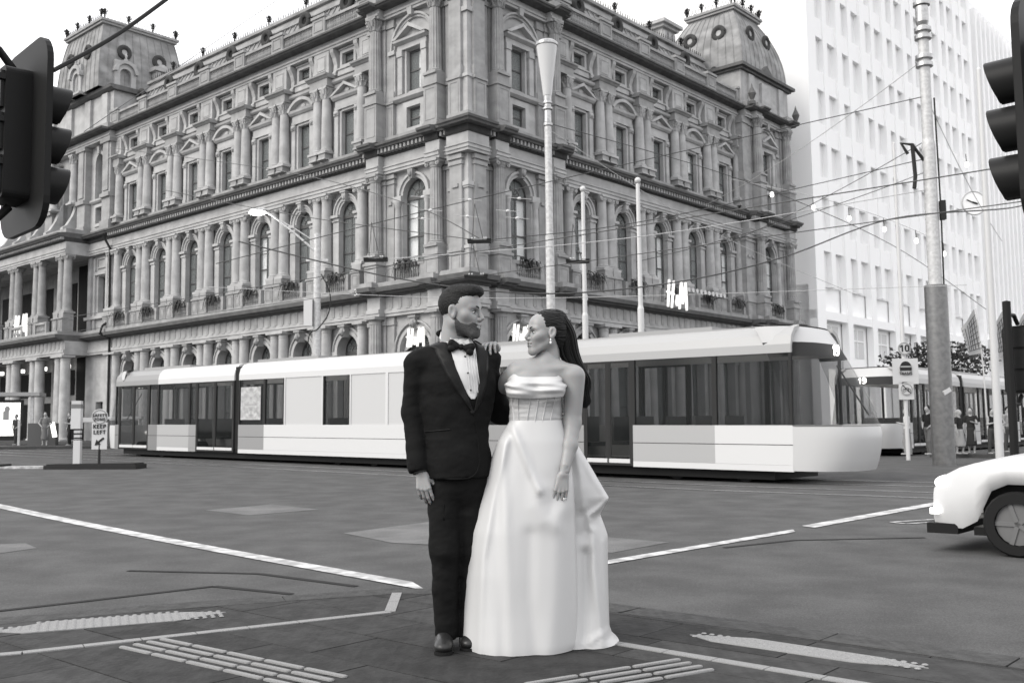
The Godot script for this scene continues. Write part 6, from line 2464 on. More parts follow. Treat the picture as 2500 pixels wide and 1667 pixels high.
func car() -> void:
	var p := along(-4.42, -9.02)
	var o := thing("car", "white hatchback entering at the right edge of the picture", "car", G(p.x, p.y), YAW + PI / 2)
	# local: x forward, built with the nose at x = 0, y up, z to the side
	var top := [[0.0, 0.62], [-0.06, 0.72], [-0.35, 0.86], [-0.8, 0.95], [-1.15, 1.0], [-1.9, 1.42], [-2.5, 1.5], [-3.3, 1.47], [-3.9, 1.2], [-4.15, 1.0], [-4.2, 0.6]]
	var white := mat(0.52, 0.3)
	white.clearcoat_enabled = true
	white.clearcoat = 0.6
	var rows: Array[PackedVector3Array] = []
	for i in 29:
		var x := -4.2 * i / 28.0
		var h := 0.95
		for k in top.size() - 1:
			if x <= top[k][0] and x >= top[k + 1][0]:
				h = lerpf(top[k][1], top[k + 1][1], (top[k][0] - x) / maxf(top[k][0] - top[k + 1][0], 0.001))
		var e := minf(-x, 4.2 + x)
		var w := 0.88 - 0.2 * pow(1.0 - clampf(e / 0.8, 0, 1), 2.5)
		var belt := minf(h, 0.93)
		var cab := h - belt
		var bot := 0.24
		for wc in [-0.82, -3.35]: # wheel arches
			if absf(x - wc) < 0.37:
				bot = maxf(bot, 0.32 + sqrt(0.37 * 0.37 - (x - wc) * (x - wc)))
		bot = minf(bot, belt - 0.12)
		var row := PackedVector3Array()
		var half := [[w * 0.93, bot], [w, lerpf(bot, belt, 0.25)], [w, lerpf(bot, belt, 0.55)], [w * 0.97, lerpf(bot, belt, 0.85)], [w * 0.93, belt], [w * 0.93 - cab * 0.38, belt + cab * 0.55], [w * 0.86 - cab * 0.55, belt + cab * 0.93], [w * 0.5, h + 0.015], [0.0, h + 0.03]]
		for q in half:
			row.append(Vector3(x, q[1], q[0]))
		for k in range(half.size() - 2, -1, -1):
			row.append(Vector3(x, half[k][1], -half[k][0]))
		rows.append(row)
	var m := MB.new()
	m.surf(rows, false, true)
	for e in [0, rows.size() - 1]:
		for k in rows[e].size() - 1:
			m.tri(Vector3(rows[e][0].x, 0.5, 0), rows[e][k + 1] if e else rows[e][k], rows[e][k] if e else rows[e][k + 1])
	part("body", m, white, o)
	m = MB.new()
	for s in [-1, 1]:
		var a := P([-1.35, 0.97, -1.98, 1.34, -2.5, 1.4, -2.5, 0.97])
		m.prism(a, s * 0.80 - 0.03, s * 0.80 + 0.03)
		m.prism(P([-2.58, 0.97, -2.58, 1.4, -3.3, 1.38, -3.7, 1.0]), s * 0.80 - 0.03, s * 0.80 + 0.03)
	part("side_window", m, mat(0.02, 0.05), o)
	m = MB.new()
	m.box(Vector3(-0.02, 0.42, 0), Vector3(0.1, 0.26, 1.1))
	part("grille", m, M.black, o)
	m = MB.new()
	m.box(Vector3(-0.1, 0.23, 0), Vector3(0.3, 0.1, 1.5))
	m.box(Vector3(-2.1, 0.22, 0), Vector3(3.4, 0.08, 1.5))
	part("underbody", m, M.black, o)
	for s in [-1, 1]:
		m = MB.new()
		m.ball(Vector3(-0.16, 0.68, s * 0.6), Vector3(0.16, 0.08, 0.17), 12, 8)
		part("headlight", m, glow(0.95, 1.2), o)
		m = MB.new()
		m.box(Vector3(-0.03, 0.4, s * 0.66), Vector3(0.08, 0.06, 0.2))
		part("daytime_light", m, glow(0.95, 1.5), o)
		m = MB.new()
		m.box(Vector3(-1.35, 1.02, s * 0.95), Vector3(0.12, 0.14, 0.2))
		part("mirror", m, white, o)
		for x in [-0.82, -3.35]:
			var t := Transform3D(Basis(Vector3.RIGHT, PI / 2), Vector3(x, 0.31, s * 0.76))
			m = MB.new()
			m.lathe(P([0.2, -0.1, 0.29, -0.1, 0.31, -0.07, 0.31, 0.07, 0.29, 0.1, 0.2, 0.1]), 24)
			var w := part("wheel", m, M.black, o, t)
			m = MB.new()
			m.lathe(P([0.0, -0.06, 0.2, -0.06, 0.2, 0.06, 0.0, 0.06]), 18)
			for k in 5:
				m.T = Transform3D(Basis(Vector3.UP, TAU * k / 5), Vector3.ZERO)
				m.box(Vector3(0.1, 0, 0), Vector3(0.2, 0.15, 0.04))
			part("rim", m, mat(0.12, 0.4), w)
			m = MB.new()
			m.box(Vector3(x, 0.5, s * 0.6), Vector3(0.72, 0.36, 0.05))
			part("wheel_arch", m, M.black, o)
# ---------------------------------------------------------------- people
func fld(a: Array, b: Array, c: float) -> Field:
	return Field.new(Vector3(a[0], a[1], a[2]), Vector3(b[0], b[1], b[2]), c)

func v3(x: float, y: float, z: float) -> Vector3:
	return Vector3(x, y, z)

# head in its own axes: origin between the ears, +z where it looks, +x its left; returns the field of the skin
func head_field(man: bool) -> Field:
	var f := fld([-0.115, -0.2, -0.13], [0.115, 0.15, 0.15], 0.0034)
	f.egg(v3(0, 0.045, -0.018), v3(0.074, 0.086, 0.094), 0.02)
	f.egg(v3(0, 0.0, 0.03), v3(0.064, 0.08, 0.062), 0.03)
	f.egg(v3(0, 0.05, 0.05), v3(0.058, 0.05, 0.042), 0.03)
	var jw := 0.05 if man else 0.043
	for s in [-1, 1]:
		f.bone(v3(s * jw, -0.05, 0.0), v3(s * 0.016, -0.098, 0.07), 0.024 if man else 0.02, 0.019, 0.03)
		f.bone(v3(s * 0.046, -0.014, 0.052), v3(s * 0.026, -0.03, 0.076), 0.022, 0.018, 0.025)
		f.bone(v3(s * 0.014, 0.026, 0.087), v3(s * 0.044, 0.024, 0.07), 0.013, 0.011, 0.015)
	f.egg(v3(0, -0.1, 0.078), v3(0.023, 0.018, 0.02), 0.02)
	f.egg(v3(0, -0.06, 0.07), v3(0.036, 0.034, 0.03), 0.02)
	# nose
	f.bone(v3(0, 0.018, 0.089), v3(0, -0.024, 0.116), 0.0085, 0.0105, 0.012)
	for s in [-1, 1]:
		f.bone(v3(s * 0.011, -0.032, 0.1), v3(s * 0.007, -0.034, 0.106), 0.0085, 0.007, 0.008)
	# eye hollows, lids
	for s in [-1, 1]:
		f.egg(v3(s * 0.031, 0.004, 0.094), v3(0.019, 0.011, 0.014), 0.014, 1)
		f.egg(v3(s * 0.031, 0.002, 0.076), v3(0.0145, 0.0125, 0.0125), 0.004)
	# lips
	f.bone(v3(-0.02, -0.057, 0.09), v3(0.02, -0.057, 0.09), 0.0055, 0.0055, 0.008)
	f.bone(v3(-0.012, -0.0545, 0.0975), v3(0.012, -0.0545, 0.0975), 0.006, 0.006, 0.006)
	f.bone(v3(-0.014, -0.069, 0.0945), v3(0.014, -0.069, 0.0945), 0.007, 0.007, 0.006)
	f.bone(v3(-0.025, -0.0605, 0.094), v3(0.025, -0.0605, 0.094), 0.0032, 0.0032, 0.004, 1)
	# ears
	for s in [-1, 1]:
		var t := Basis(Vector3.UP, s * -0.35) * Basis(Vector3.RIGHT, -0.15)
		f.egg(v3(s * 0.078, 0.002, -0.008), v3(0.0085, 0.033, 0.02), 0.006, 0, t)
		f.egg(v3(s * 0.087, 0.004, -0.004), v3(0.008, 0.019, 0.0095), 0.005, 1, t)
		f.egg(v3(s * 0.0795, -0.024, -0.002), v3(0.007, 0.012, 0.009), 0.006)
	# neck
	f.bone(v3(0, -0.05, -0.03), v3(0, -0.2, -0.045), 0.056 if man else 0.046, 0.06 if man else 0.046, 0.03)
	return f

func face_details(root: Node3D, t: Transform3D, brow: Material) -> void:
	var white := mat(0.5, 0.2)
	for s in [-1, 1]:
		var m := MB.new()
		m.ball(v3(s * 0.031, 0.0025, 0.0795), v3(0.0118, 0.0072, 0.0112), 12, 8)
		var e := part("eye", m, white, root, t)
		m = MB.new()
		m.ball(v3(s * 0.0318, 0.0025, 0.0865), v3(0.0056, 0.0056, 0.0046), 10, 6)
		part("iris", m, mat(0.015, 0.15), e)
		m = MB.new()
		m.tube(spline(P3([s * 0.014, 0.024, 0.1, s * 0.028, 0.03, 0.0945, s * 0.046, 0.024, 0.078]), 4), fl([0.0035, 0.0045, 0.0045, 0.004, 0.004, 0.0035, 0.003, 0.002, 0.001]), 6)
		part("eyebrow", m, brow, root, t)
		m = MB.new()
		m.tube(spline(P3([s * 0.019, 0.006, 0.0885, s * 0.031, 0.0115, 0.0915, s * 0.044, 0.006, 0.081]), 4), fl([0.0018, 0.0024, 0.0018]), 5)
		part("eyelash", m, brow, root, t)

# hand in its own axes: wrist at the origin, +y to the fingers, +x to the thumb, +z out of its back
func hand_mesh(curl: Array, thumb_in: float, fat: float, spread := 1.0) -> MB:
	var f := fld([-0.07, -0.05, -0.12], [0.1, 0.22, 0.06], 0.0032)
	var kx := [0.031, 0.0105, -0.0105, -0.029]
	var ky := [0.088, 0.093, 0.087, 0.077]
	var ln := [[0.042, 0.026, 0.02], [0.046, 0.029, 0.021], [0.043, 0.027, 0.021], [0.034, 0.021, 0.019]]
	f.bone(v3(0, -0.05, 0), v3(0, 0.0, 0), 0.027 * fat, 0.026 * fat, 0.02, 0, Vector3(0, 0, 1), 1.0)
	for i in 4:
		f.bone(v3(kx[i] * 0.5, 0.005, 0), v3(kx[i], ky[i], 0.002), 0.0165 * fat, 0.0115 * fat, 0.012)
		var p := v3(kx[i], ky[i], 0.002)
		var a := 0.12
		var sx: float = kx[i] * 2.2 * spread
		for k in 3:
			a += curl[k] * (1.0 + 0.12 * i)
			var d := v3(sx, cos(a), -sin(a)).normalized()
			var q: Vector3 = p + d * ln[i][k]
			var r0: float = [0.0098, 0.0088, 0.0078][k] * fat
			f.bone(p, q, r0, r0 * 0.9, 0.0035)
			p = q
	f.egg(v3(0.012, 0.035, -0.012), v3(0.024, 0.034, 0.012), 0.012)
	var p0 := v3(0.02, 0.018, -0.006)
	var p1 := v3(0.043, 0.046, -0.014 - thumb_in * 0.01)
	var p2 := v3(0.055, 0.078, -0.02 - thumb_in * 0.02)
	var p3 := v3(0.057 - thumb_in * 0.008, 0.104, -0.024 - thumb_in * 0.03)
	f.bone(p0, p1, 0.0165 * fat, 0.0135 * fat, 0.014)
	f.bone(p1, p2, 0.012 * fat, 0.0108 * fat, 0.004)
	f.bone(p2, p3, 0.0105 * fat, 0.0088 * fat, 0.003)
	var m := MB.new()
	f.mesh(m)
	return m

func frame_of(y: Vector3, z: Vector3, at: Vector3, sc := 1.0, mirror := false) -> Transform3D: # axes from a finger direction and the way the back of the hand faces
	y = y.normalized()
	var x := y.cross(z).normalized()
	z = x.cross(y)
	if mirror:
		x = -x
	return Transform3D(Basis(x * sc, y * sc, z * sc), at)

# a sheet laid on the front of a body: rows of [y, x left, x right]
func drape(f: Field, rows: Array, off: float, n: int, z0 := -5.0, z1 := -5.6) -> MB:
	var out: Array[PackedVector3Array] = []
	var fine: Array = []
	for i in rows.size() - 1:
		for k in 5:
			var t := k / 5.0
			fine.append([lerpf(rows[i][0], rows[i + 1][0], t), lerpf(rows[i][1], rows[i + 1][1], t), lerpf(rows[i][2], rows[i + 1][2], t)])
	fine.append(rows[rows.size() - 1])
	for r in fine:
		var row := PackedVector3Array()
		for k in n + 1:
			var t := float(k) / n
			var x := lerpf(r[1], r[2], t)
			var lift := off * (1.0 - pow(absf(t * 2.0 - 1.0), 8.0) * 0.8)
			row.append(Vector3(x, r[0], f.front(x, r[0], z0, z1) + lift))
		out.append(row)
	var m := MB.new()
	m.surf(out, false, true)
	return m

func groom() -> void:
	var o := thing("person", "bearded man in a black dinner suit and bow tie looking at the woman beside him", "person", Vector3(-0.32, 0.12, -5.4))
	var t0 := Transform3D(Basis.IDENTITY, -o.position)
	var skin := mat(0.25, 0.48)
	skin.subsurf_scatter_enabled = true
	skin.subsurf_scatter_strength = 0.08
	var hairm := mat(0.018, 0.5)
	var wool := mat(0.009, 0.8, 0.0, "cloth", 0.15)
	var satin := mat(0.012, 0.36)
	var linen := mat(0.55, 0.8)
	var rough := FastNoiseLite.new()
	rough.seed = 4
	rough.frequency = 6.0
	# head
	var face := Vector3(0.925, -0.06, 0.375).normalized()
	var left := Vector3.UP.cross(face).normalized()
	var up := face.cross(left)
	var sc := 1.13
	var ht := Transform3D(Basis(left * sc, up * sc, face * sc), v3(-0.278, 1.902, -5.39))
	var f := head_field(true)
	var m := MB.new()
	f.mesh(m)
	# body carries the head's skin: one skin mesh with the neck running into the collar
	m.T = Transform3D.IDENTITY
	var skinm := MB.new()
	skinm.add(m, t0 * ht)
	var body := part("body", skinm, skin, o)
	face_details(o, t0 * ht, hairm)
	var h := fld([-0.115, -0.2, -0.13], [0.115, 0.15, 0.15], 0.0034)
	h.egg(v3(0, 0.046, -0.02), v3(0.0765, 0.09, 0.0965), 0.02)
	h.egg(v3(0, 0.098, 0.02), v3(0.066, 0.042, 0.088), 0.02)
	h.egg(v3(0, 0.108, 0.062), v3(0.05, 0.026, 0.046), 0.02)
	h.rough(noise3(3, 160.0), 0.004, v3(1, 0.6, 1))
	h.cut(v3(0, -0.04, -0.09), v3(0, -1, 0.62).normalized())
	h.egg(v3(0, 0.028, 0.105), v3(0.09, 0.064, 0.052), 0.006, 1)
	m = MB.new()
	h.mesh(m)
	part("hair", m, hairm, o, t0 * ht)
	# the clipped sides: hair so short that it only darkens the skin
	var b := fld([-0.115, -0.2, -0.13], [0.115, 0.15, 0.15], 0.0034)
	b.shell(f, 0.0026)
	b.cut(v3(0, -0.052, 0.1), v3(0, 1, 0.52).normalized())
	b.cut(v3(0, -0.112, 0.0), v3(0, -1, -0.12).normalized())
	b.cut(v3(0, 0.0, 0.004), v3(0, 0, -1))
	b.egg(v3(0, -0.063, 0.1), v3(0.022, 0.011, 0.03), 0.003, 1)
	for s in [-1, 1]:
		b.egg(v3(s * 0.058, -0.014, 0.06), v3(0.04, 0.042, 0.052), 0.006, 1)
	for s in [-1, 1]:
		b.egg(v3(s * 0.08, 0.0, -0.006), v3(0.014, 0.04, 0.022), 0.003, 1)
	b.rough(noise3(5, 260.0), 0.0035)
	m = MB.new()
	b.mesh(m)
	part("beard", m, mat(0.075, 0.8), o, t0 * ht)
	# jacket
	var j := fld([-0.68, 0.96, -5.78], [0.2, 1.86, -5.14], 0.0105)
	j.egg(v3(-0.305, 1.5, -5.42), v3(0.215, 0.25, 0.14), 0.06)
	j.bone(v3(-0.5, 1.645, -5.41), v3(-0.3, 1.7, -5.43), 0.072, 0.07, 0.05)
	j.bone(v3(-0.13, 1.645, -5.46), v3(-0.3, 1.7, -5.43), 0.07, 0.07, 0.05)
	j.egg(v3(-0.31, 1.3, -5.41), v3(0.178, 0.26, 0.13), 0.06)
	j.egg(v3(-0.3, 1.06, -5.4), v3(0.186, 0.25, 0.145), 0.06)
	j.cut(v3(0, 1.012, 0), v3(0, -1, 0), 0.01)
	var k := fld([-0.68, 0.96, -5.78], [0.2, 1.86, -5.14], 0.0105)
	k.bone(v3(-0.522, 1.62, -5.41), v3(-0.541, 1.37, -5.42), 0.072, 0.06, 0.03)
	k.bone(v3(-0.541, 1.37, -5.42), v3(-0.508, 1.07, -5.34), 0.06, 0.056, 0.03)
	k.cut(v3(-0.508, 1.045, -5.34), v3(0.1, -1, 0.2).normalized(), 0.008)
	k.bone(v3(-0.155, 1.62, -5.47), v3(-0.075, 1.365, -5.6), 0.07, 0.064, 0.03)
	k.bone(v3(-0.075, 1.365, -5.6), v3(0.13, 1.345, -5.63), 0.064, 0.05, 0.03)
	for i in j.d.size():
		j.put(i, k.d[i], 0.018, 0)
	j.rough(rough, 0.009, v3(1.0, 1.6, 1.0))
	m = MB.new()
	j.mesh(m)
	part("jacket", m, wool, o, t0)
	# the narrow shirt front, collar, lapels, bow tie
	part("shirt", drape(j, [[1.765, -0.33, -0.225], [1.72, -0.345, -0.2], [1.6, -0.305, -0.186], [1.5, -0.262, -0.182], [1.45, -0.235, -0.19], [1.432, -0.222, -0.2]], 0.006, 12), linen, o, t0)
	m = MB.new()
	for i in 5: # pleats
		var x := -0.25 + i * 0.013
		var pth := PackedVector3Array()
		for q in 6:
			var y := 1.69 - q * 0.045
			var xx := x + (1.69 - y) * 0.12
			pth.append(v3(xx, y, j.front(xx, y, -5.0, -5.6) + 0.007))
		m.tube(pth, fl([0.0028]), 4)
	part("pleats", m, linen, o, t0)
	m = MB.new()
	var crow: Array[PackedVector3Array] = []
	for q in 4:
		var row := PackedVector3Array()
		for i in 25:
			var a := TAU * i / 24.0
			var front := 0.5 + 0.5 * cos(a - 0.55)
			var r: float = [0.079, 0.076, 0.077, 0.086][q]
			var y: float = lerpf([1.745, 1.79, 1.828, 1.79][q], [1.69, 1.725, 1.757, 1.725][q], front)
			row.append(v3(-0.312 + sin(a) * r, y, -5.425 + cos(a) * r * 1.02))
		crow.append(row)
	m.surf(crow)
	part("collar", m, linen, o, t0)
	m = MB.new()
	for s in [0, 1]: # folded collar points
		var a := v3(-0.335, 1.765, -5.338) if s == 0 else v3(-0.235, 1.757, -5.345)
		var c := v3(-0.285, 1.742, -5.338) if s == 0 else v3(-0.262, 1.742, -5.338)
		var e := v3(-0.325, 1.70, -5.325) if s == 0 else v3(-0.22, 1.70, -5.335)
		m.tri(a, e, c)
	part("collar_point", m, linen, o, t0)
	var lap := drape(j, [[1.80, -0.385, -0.37], [1.745, -0.425, -0.345], [1.722, -0.452, -0.336], [1.705, -0.42, -0.332], [1.6, -0.372, -0.3], [1.5, -0.318, -0.258], [1.42, -0.26, -0.226], [1.368, -0.222, -0.207]], 0.013, 8)
	part("lapel", lap, satin, o, t0)
	lap = drape(j, [[1.77, -0.215, -0.2], [1.74, -0.2, -0.15], [1.71, -0.192, -0.128], [1.6, -0.184, -0.13], [1.5, -0.18, -0.14], [1.42, -0.195, -0.165], [1.368, -0.207, -0.195]], 0.013, 8)
	part("lapel", lap, satin, o, t0)
	m = MB.new()
	for q in [[[-0.385, 1.80, -0.01], [-0.40, 1.80, -0.06], [-0.33, 1.815, -0.09], [-0.26, 1.8, -0.075], [-0.215, 1.775, -0.03]]]:
		var pth := PackedVector3Array()
		for e in q:
			pth.append(v3(e[0], e[1], -5.41 + e[2]))
		m.tube(spline(pth), fl([0.018]), 8)
	part("jacket_collar", m, wool, o, t0)
	m = MB.new()
	var edge := PackedVector3Array()
	for q in [[-0.21, 1.366], [-0.195, 1.28], [-0.185, 1.18], [-0.182, 1.09], [-0.2, 1.04], [-0.24, 1.016], [-0.33, 1.013], [-0.45, 1.02]]:
		edge.append(v3(q[0], q[1], j.front(q[0], q[1], -5.0, -5.6) + 0.001))
	m.tube(spline(edge), fl([0.005]), 6)
	part("jacket_edge", m, wool, o, t0)
	m = MB.new()
	var fp := PackedVector3Array()
	for q in 6:
		var x := -0.472 + q * 0.028
		fp.append(v3(x, 1.262 + q * 0.002, j.front(x, 1.262, -5.0, -5.6) + 0.001))
	m.tube(fp, fl([0.004]), 5)
	part("pocket", m, satin, o, t0)
	m = MB.new()
	m.ball(v3(-0.214, 1.362, j.front(-0.214, 1.362, -5.0, -5.6) + 0.008), v3(0.012, 0.012, 0.005), 10, 6)
	part("button", m, satin, o, t0)
	for q in [[-0.252, 1.66], [-0.236, 1.57], [-0.222, 1.478]]:
		m = MB.new()
		m.ball(v3(q[0], q[1], j.front(q[0], q[1], -5.0, -5.6) + 0.01), v3(0.005, 0.005, 0.004), 8, 5)
		part("stud", m, M.black, o, t0)
	m = MB.new() # bow tie
	m.T = Transform3D(Basis(Vector3(0, 0, 1), -0.2), v3(-0.272, 1.712, -5.315))
	m.ball(Vector3.ZERO, v3(0.016, 0.017, 0.014), 10, 8)
	for s in [-1, 1]:
		var rows: Array[PackedVector3Array] = []
		for i in 5:
			var t: float = [0.0, 0.25, 0.55, 0.85, 1.0][i]
			var hh: float = [0.011, 0.02, 0.03, 0.035, 0.026][i]
			var row := PackedVector3Array()
			for q in 12:
				var a := TAU * q / 12.0
				row.append(v3(s * (0.008 + t * 0.062), sin(a) * hh - t * 0.004, cos(a) * (0.011 if i < 4 else 0.006) + 0.004 * sin(t * 3.0)))
			rows.append(row)
		m.surf(rows, true, s < 0)
		m.ball(v3(s * 0.055, 0.01, 0.004), v3(0.02, 0.022, 0.012), 8, 6)
		m.ball(v3(s * 0.05, -0.018, 0.008), v3(0.022, 0.02, 0.012), 8, 6)
	part("bow_tie", m, mat(0.01, 0.55), o, t0)
	# trousers
	var tr := fld([-0.52, 0.1, -5.62], [-0.06, 1.1, -5.18], 0.0105)
	tr.egg(v3(-0.295, 0.99, -5.41), v3(0.168, 0.15, 0.12), 0.04)
	tr.bone(v3(-0.375, 0.92, -5.395), v3(-0.37, 0.63, -5.36), 0.095, 0.077, 0.03)
	tr.bone(v3(-0.37, 0.63, -5.36), v3(-0.367, 0.2, -5.375), 0.077, 0.058, 0.03)
	tr.bone(v3(-0.225, 0.92, -5.43), v3(-0.222, 0.6, -5.43), 0.1, 0.088, 0.03)
	tr.bone(v3(-0.222, 0.6, -5.43), v3(-0.245, 0.19, -5.42), 0.086, 0.066, 0.03)
	rough.frequency = 5.0
	tr.rough(rough, 0.012, v3(1.0, 1.5, 1.0))
	tr.cut(v3(0, 0.17, -5.36), v3(0, -1, -0.2).normalized(), 0.006)
	m = MB.new()
	tr.mesh(m)
	part("trousers", m, wool, o, t0)
	m = MB.new()
	var cr := PackedVector3Array()
	for q in 9:
		var y := 0.88 - q * 0.08
		cr.append(v3(-0.37, y, tr.front(-0.37, y, -5.0, -5.6) - 0.001))
	m.tube(cr, fl([0.004]), 5)
	part("crease", m, wool, o, t0)
	# shoes
	var patent := mat(0.012, 0.12)
	patent.clearcoat_enabled = true
	patent.clearcoat = 0.8
	for q in [[v3(-0.372, 0.12, -5.2), 0.03, 1.0], [v3(-0.25, 0.12, -5.285), -0.12, 1.0]]:
		var s := fld([-0.07, -0.01, -0.31], [0.07, 0.2, 0.03], 0.005)
		s.bone(v3(0, 0.05, -0.25), v3(0, 0.042, -0.12), 0.04, 0.046, 0.03, 0, Vector3.UP, 0.8)
		s.egg(v3(0, 0.036, -0.07), v3(0.05, 0.036, 0.068), 0.02)
		s.bone(v3(0, 0.09, -0.2), v3(0, 0.05, -0.08), 0.042, 0.03, 0.03)
		s.bone(v3(0, 0.12, -0.2), v3(0, 0.16, -0.21), 0.045, 0.045, 0.02)
		s.cut(v3(0, 0.014, 0), v3(0, -1, 0), 0.004)
		m = MB.new()
		s.mesh(m)
		var st := t0 * Transform3D(Basis(Vector3.UP, q[1]), q[0])
		var sh := part("shoe", m, patent, o, st)
		m = MB.new()
		var sole := arcpts(Vector2(0, -0.052), 0.049, 0, PI, 10)
		sole.append_array(P([-0.042, -0.16]))
		sole.append_array(arcpts(Vector2(0, -0.26), 0.042, PI, TAU, 8))
		sole.append(Vector2(0.042, -0.16))
		m.T = Transform3D(Basis(Vector3(1, 0, 0), Vector3(0, 0, 1), Vector3(0, 1, 0)), Vector3.ZERO)
		m.T = Transform3D(Basis(Vector3(1, 0, 0), Vector3(0, 0, 1), Vector3(0, -1, 0)), Vector3(0, 0.016, 0))
		m.prism(sole, 0.0, 0.015)
		part("sole", m, M.black, sh)
		m = MB.new()
		for i in 4:
			m.tube(P3([-0.02, 0.088 + i * 0.014, -0.118 - i * 0.022, 0, 0.094 + i * 0.014, -0.112 - i * 0.022, 0.02, 0.088 + i * 0.014, -0.118 - i * 0.022]), fl([0.003]), 5)
		part("lace", m, M.black, sh)
	# hands
	m = hand_mesh([0.28, 0.3, 0.2], 0.6, 1.0)
	var hm := MB.new()
	hm.add(m, t0 * frame_of(v3(0.16, -0.96, 0.2), v3(-0.2, 0.15, 1.0), v3(-0.49, 1.045, -5.33), 1.0, true))
	part("hand", hm, skin, o)
	m = MB.new()
	m.tube(P3([-0.5, 1.075, -5.34, -0.493, 1.043, -5.335]), fl([0.045, 0.043]), 14, 1.0)
	part("shirt_cuff", m, mat(0.02, 0.7), o, t0)
	hm = MB.new()
	hm.add(hand_mesh([0.3, 0.35, 0.25], 0.6, 1.0), t0 * frame_of(v3(1.0, -0.05, 0.25), v3(0.1, 0.1, -1.0), v3(0.15, 1.345, -5.62), 1.0, true))
	part("hand", hm, skin, o)

func noise3(sd: int, fr: float) -> FastNoiseLite:
	var n := FastNoiseLite.new()
	n.seed = sd
	n.frequency = fr
	n.fractal_octaves = 2
	return n

func ridge(p: Vector2, line: Array, w: float) -> float: # a soft fold along a line: 1 on it, 0 away from it
	var best := 1e9
	for i in line.size() - 1:
		var a: Vector2 = line[i]
		var b: Vector2 = line[i + 1]
		var ab := b - a
		var t := clampf((p - a).dot(ab) / ab.length_squared(), 0, 1)
		best = minf(best, (p - a - ab * t).length_squared())
	return exp(-best / (w * w))

func tab(rows: Array, y: float, c: int) -> float: # value of column c at height y in a table that falls in y
	for i in rows.size() - 1:
		if y <= rows[i][0] and y >= rows[i + 1][0]:
			var t: float = (rows[i][0] - y) / (rows[i][0] - rows[i + 1][0])
			return lerpf(rows[i][c], rows[i + 1][c], t)
	return rows[0][c] if y > rows[0][0] else rows[rows.size() - 1][c]

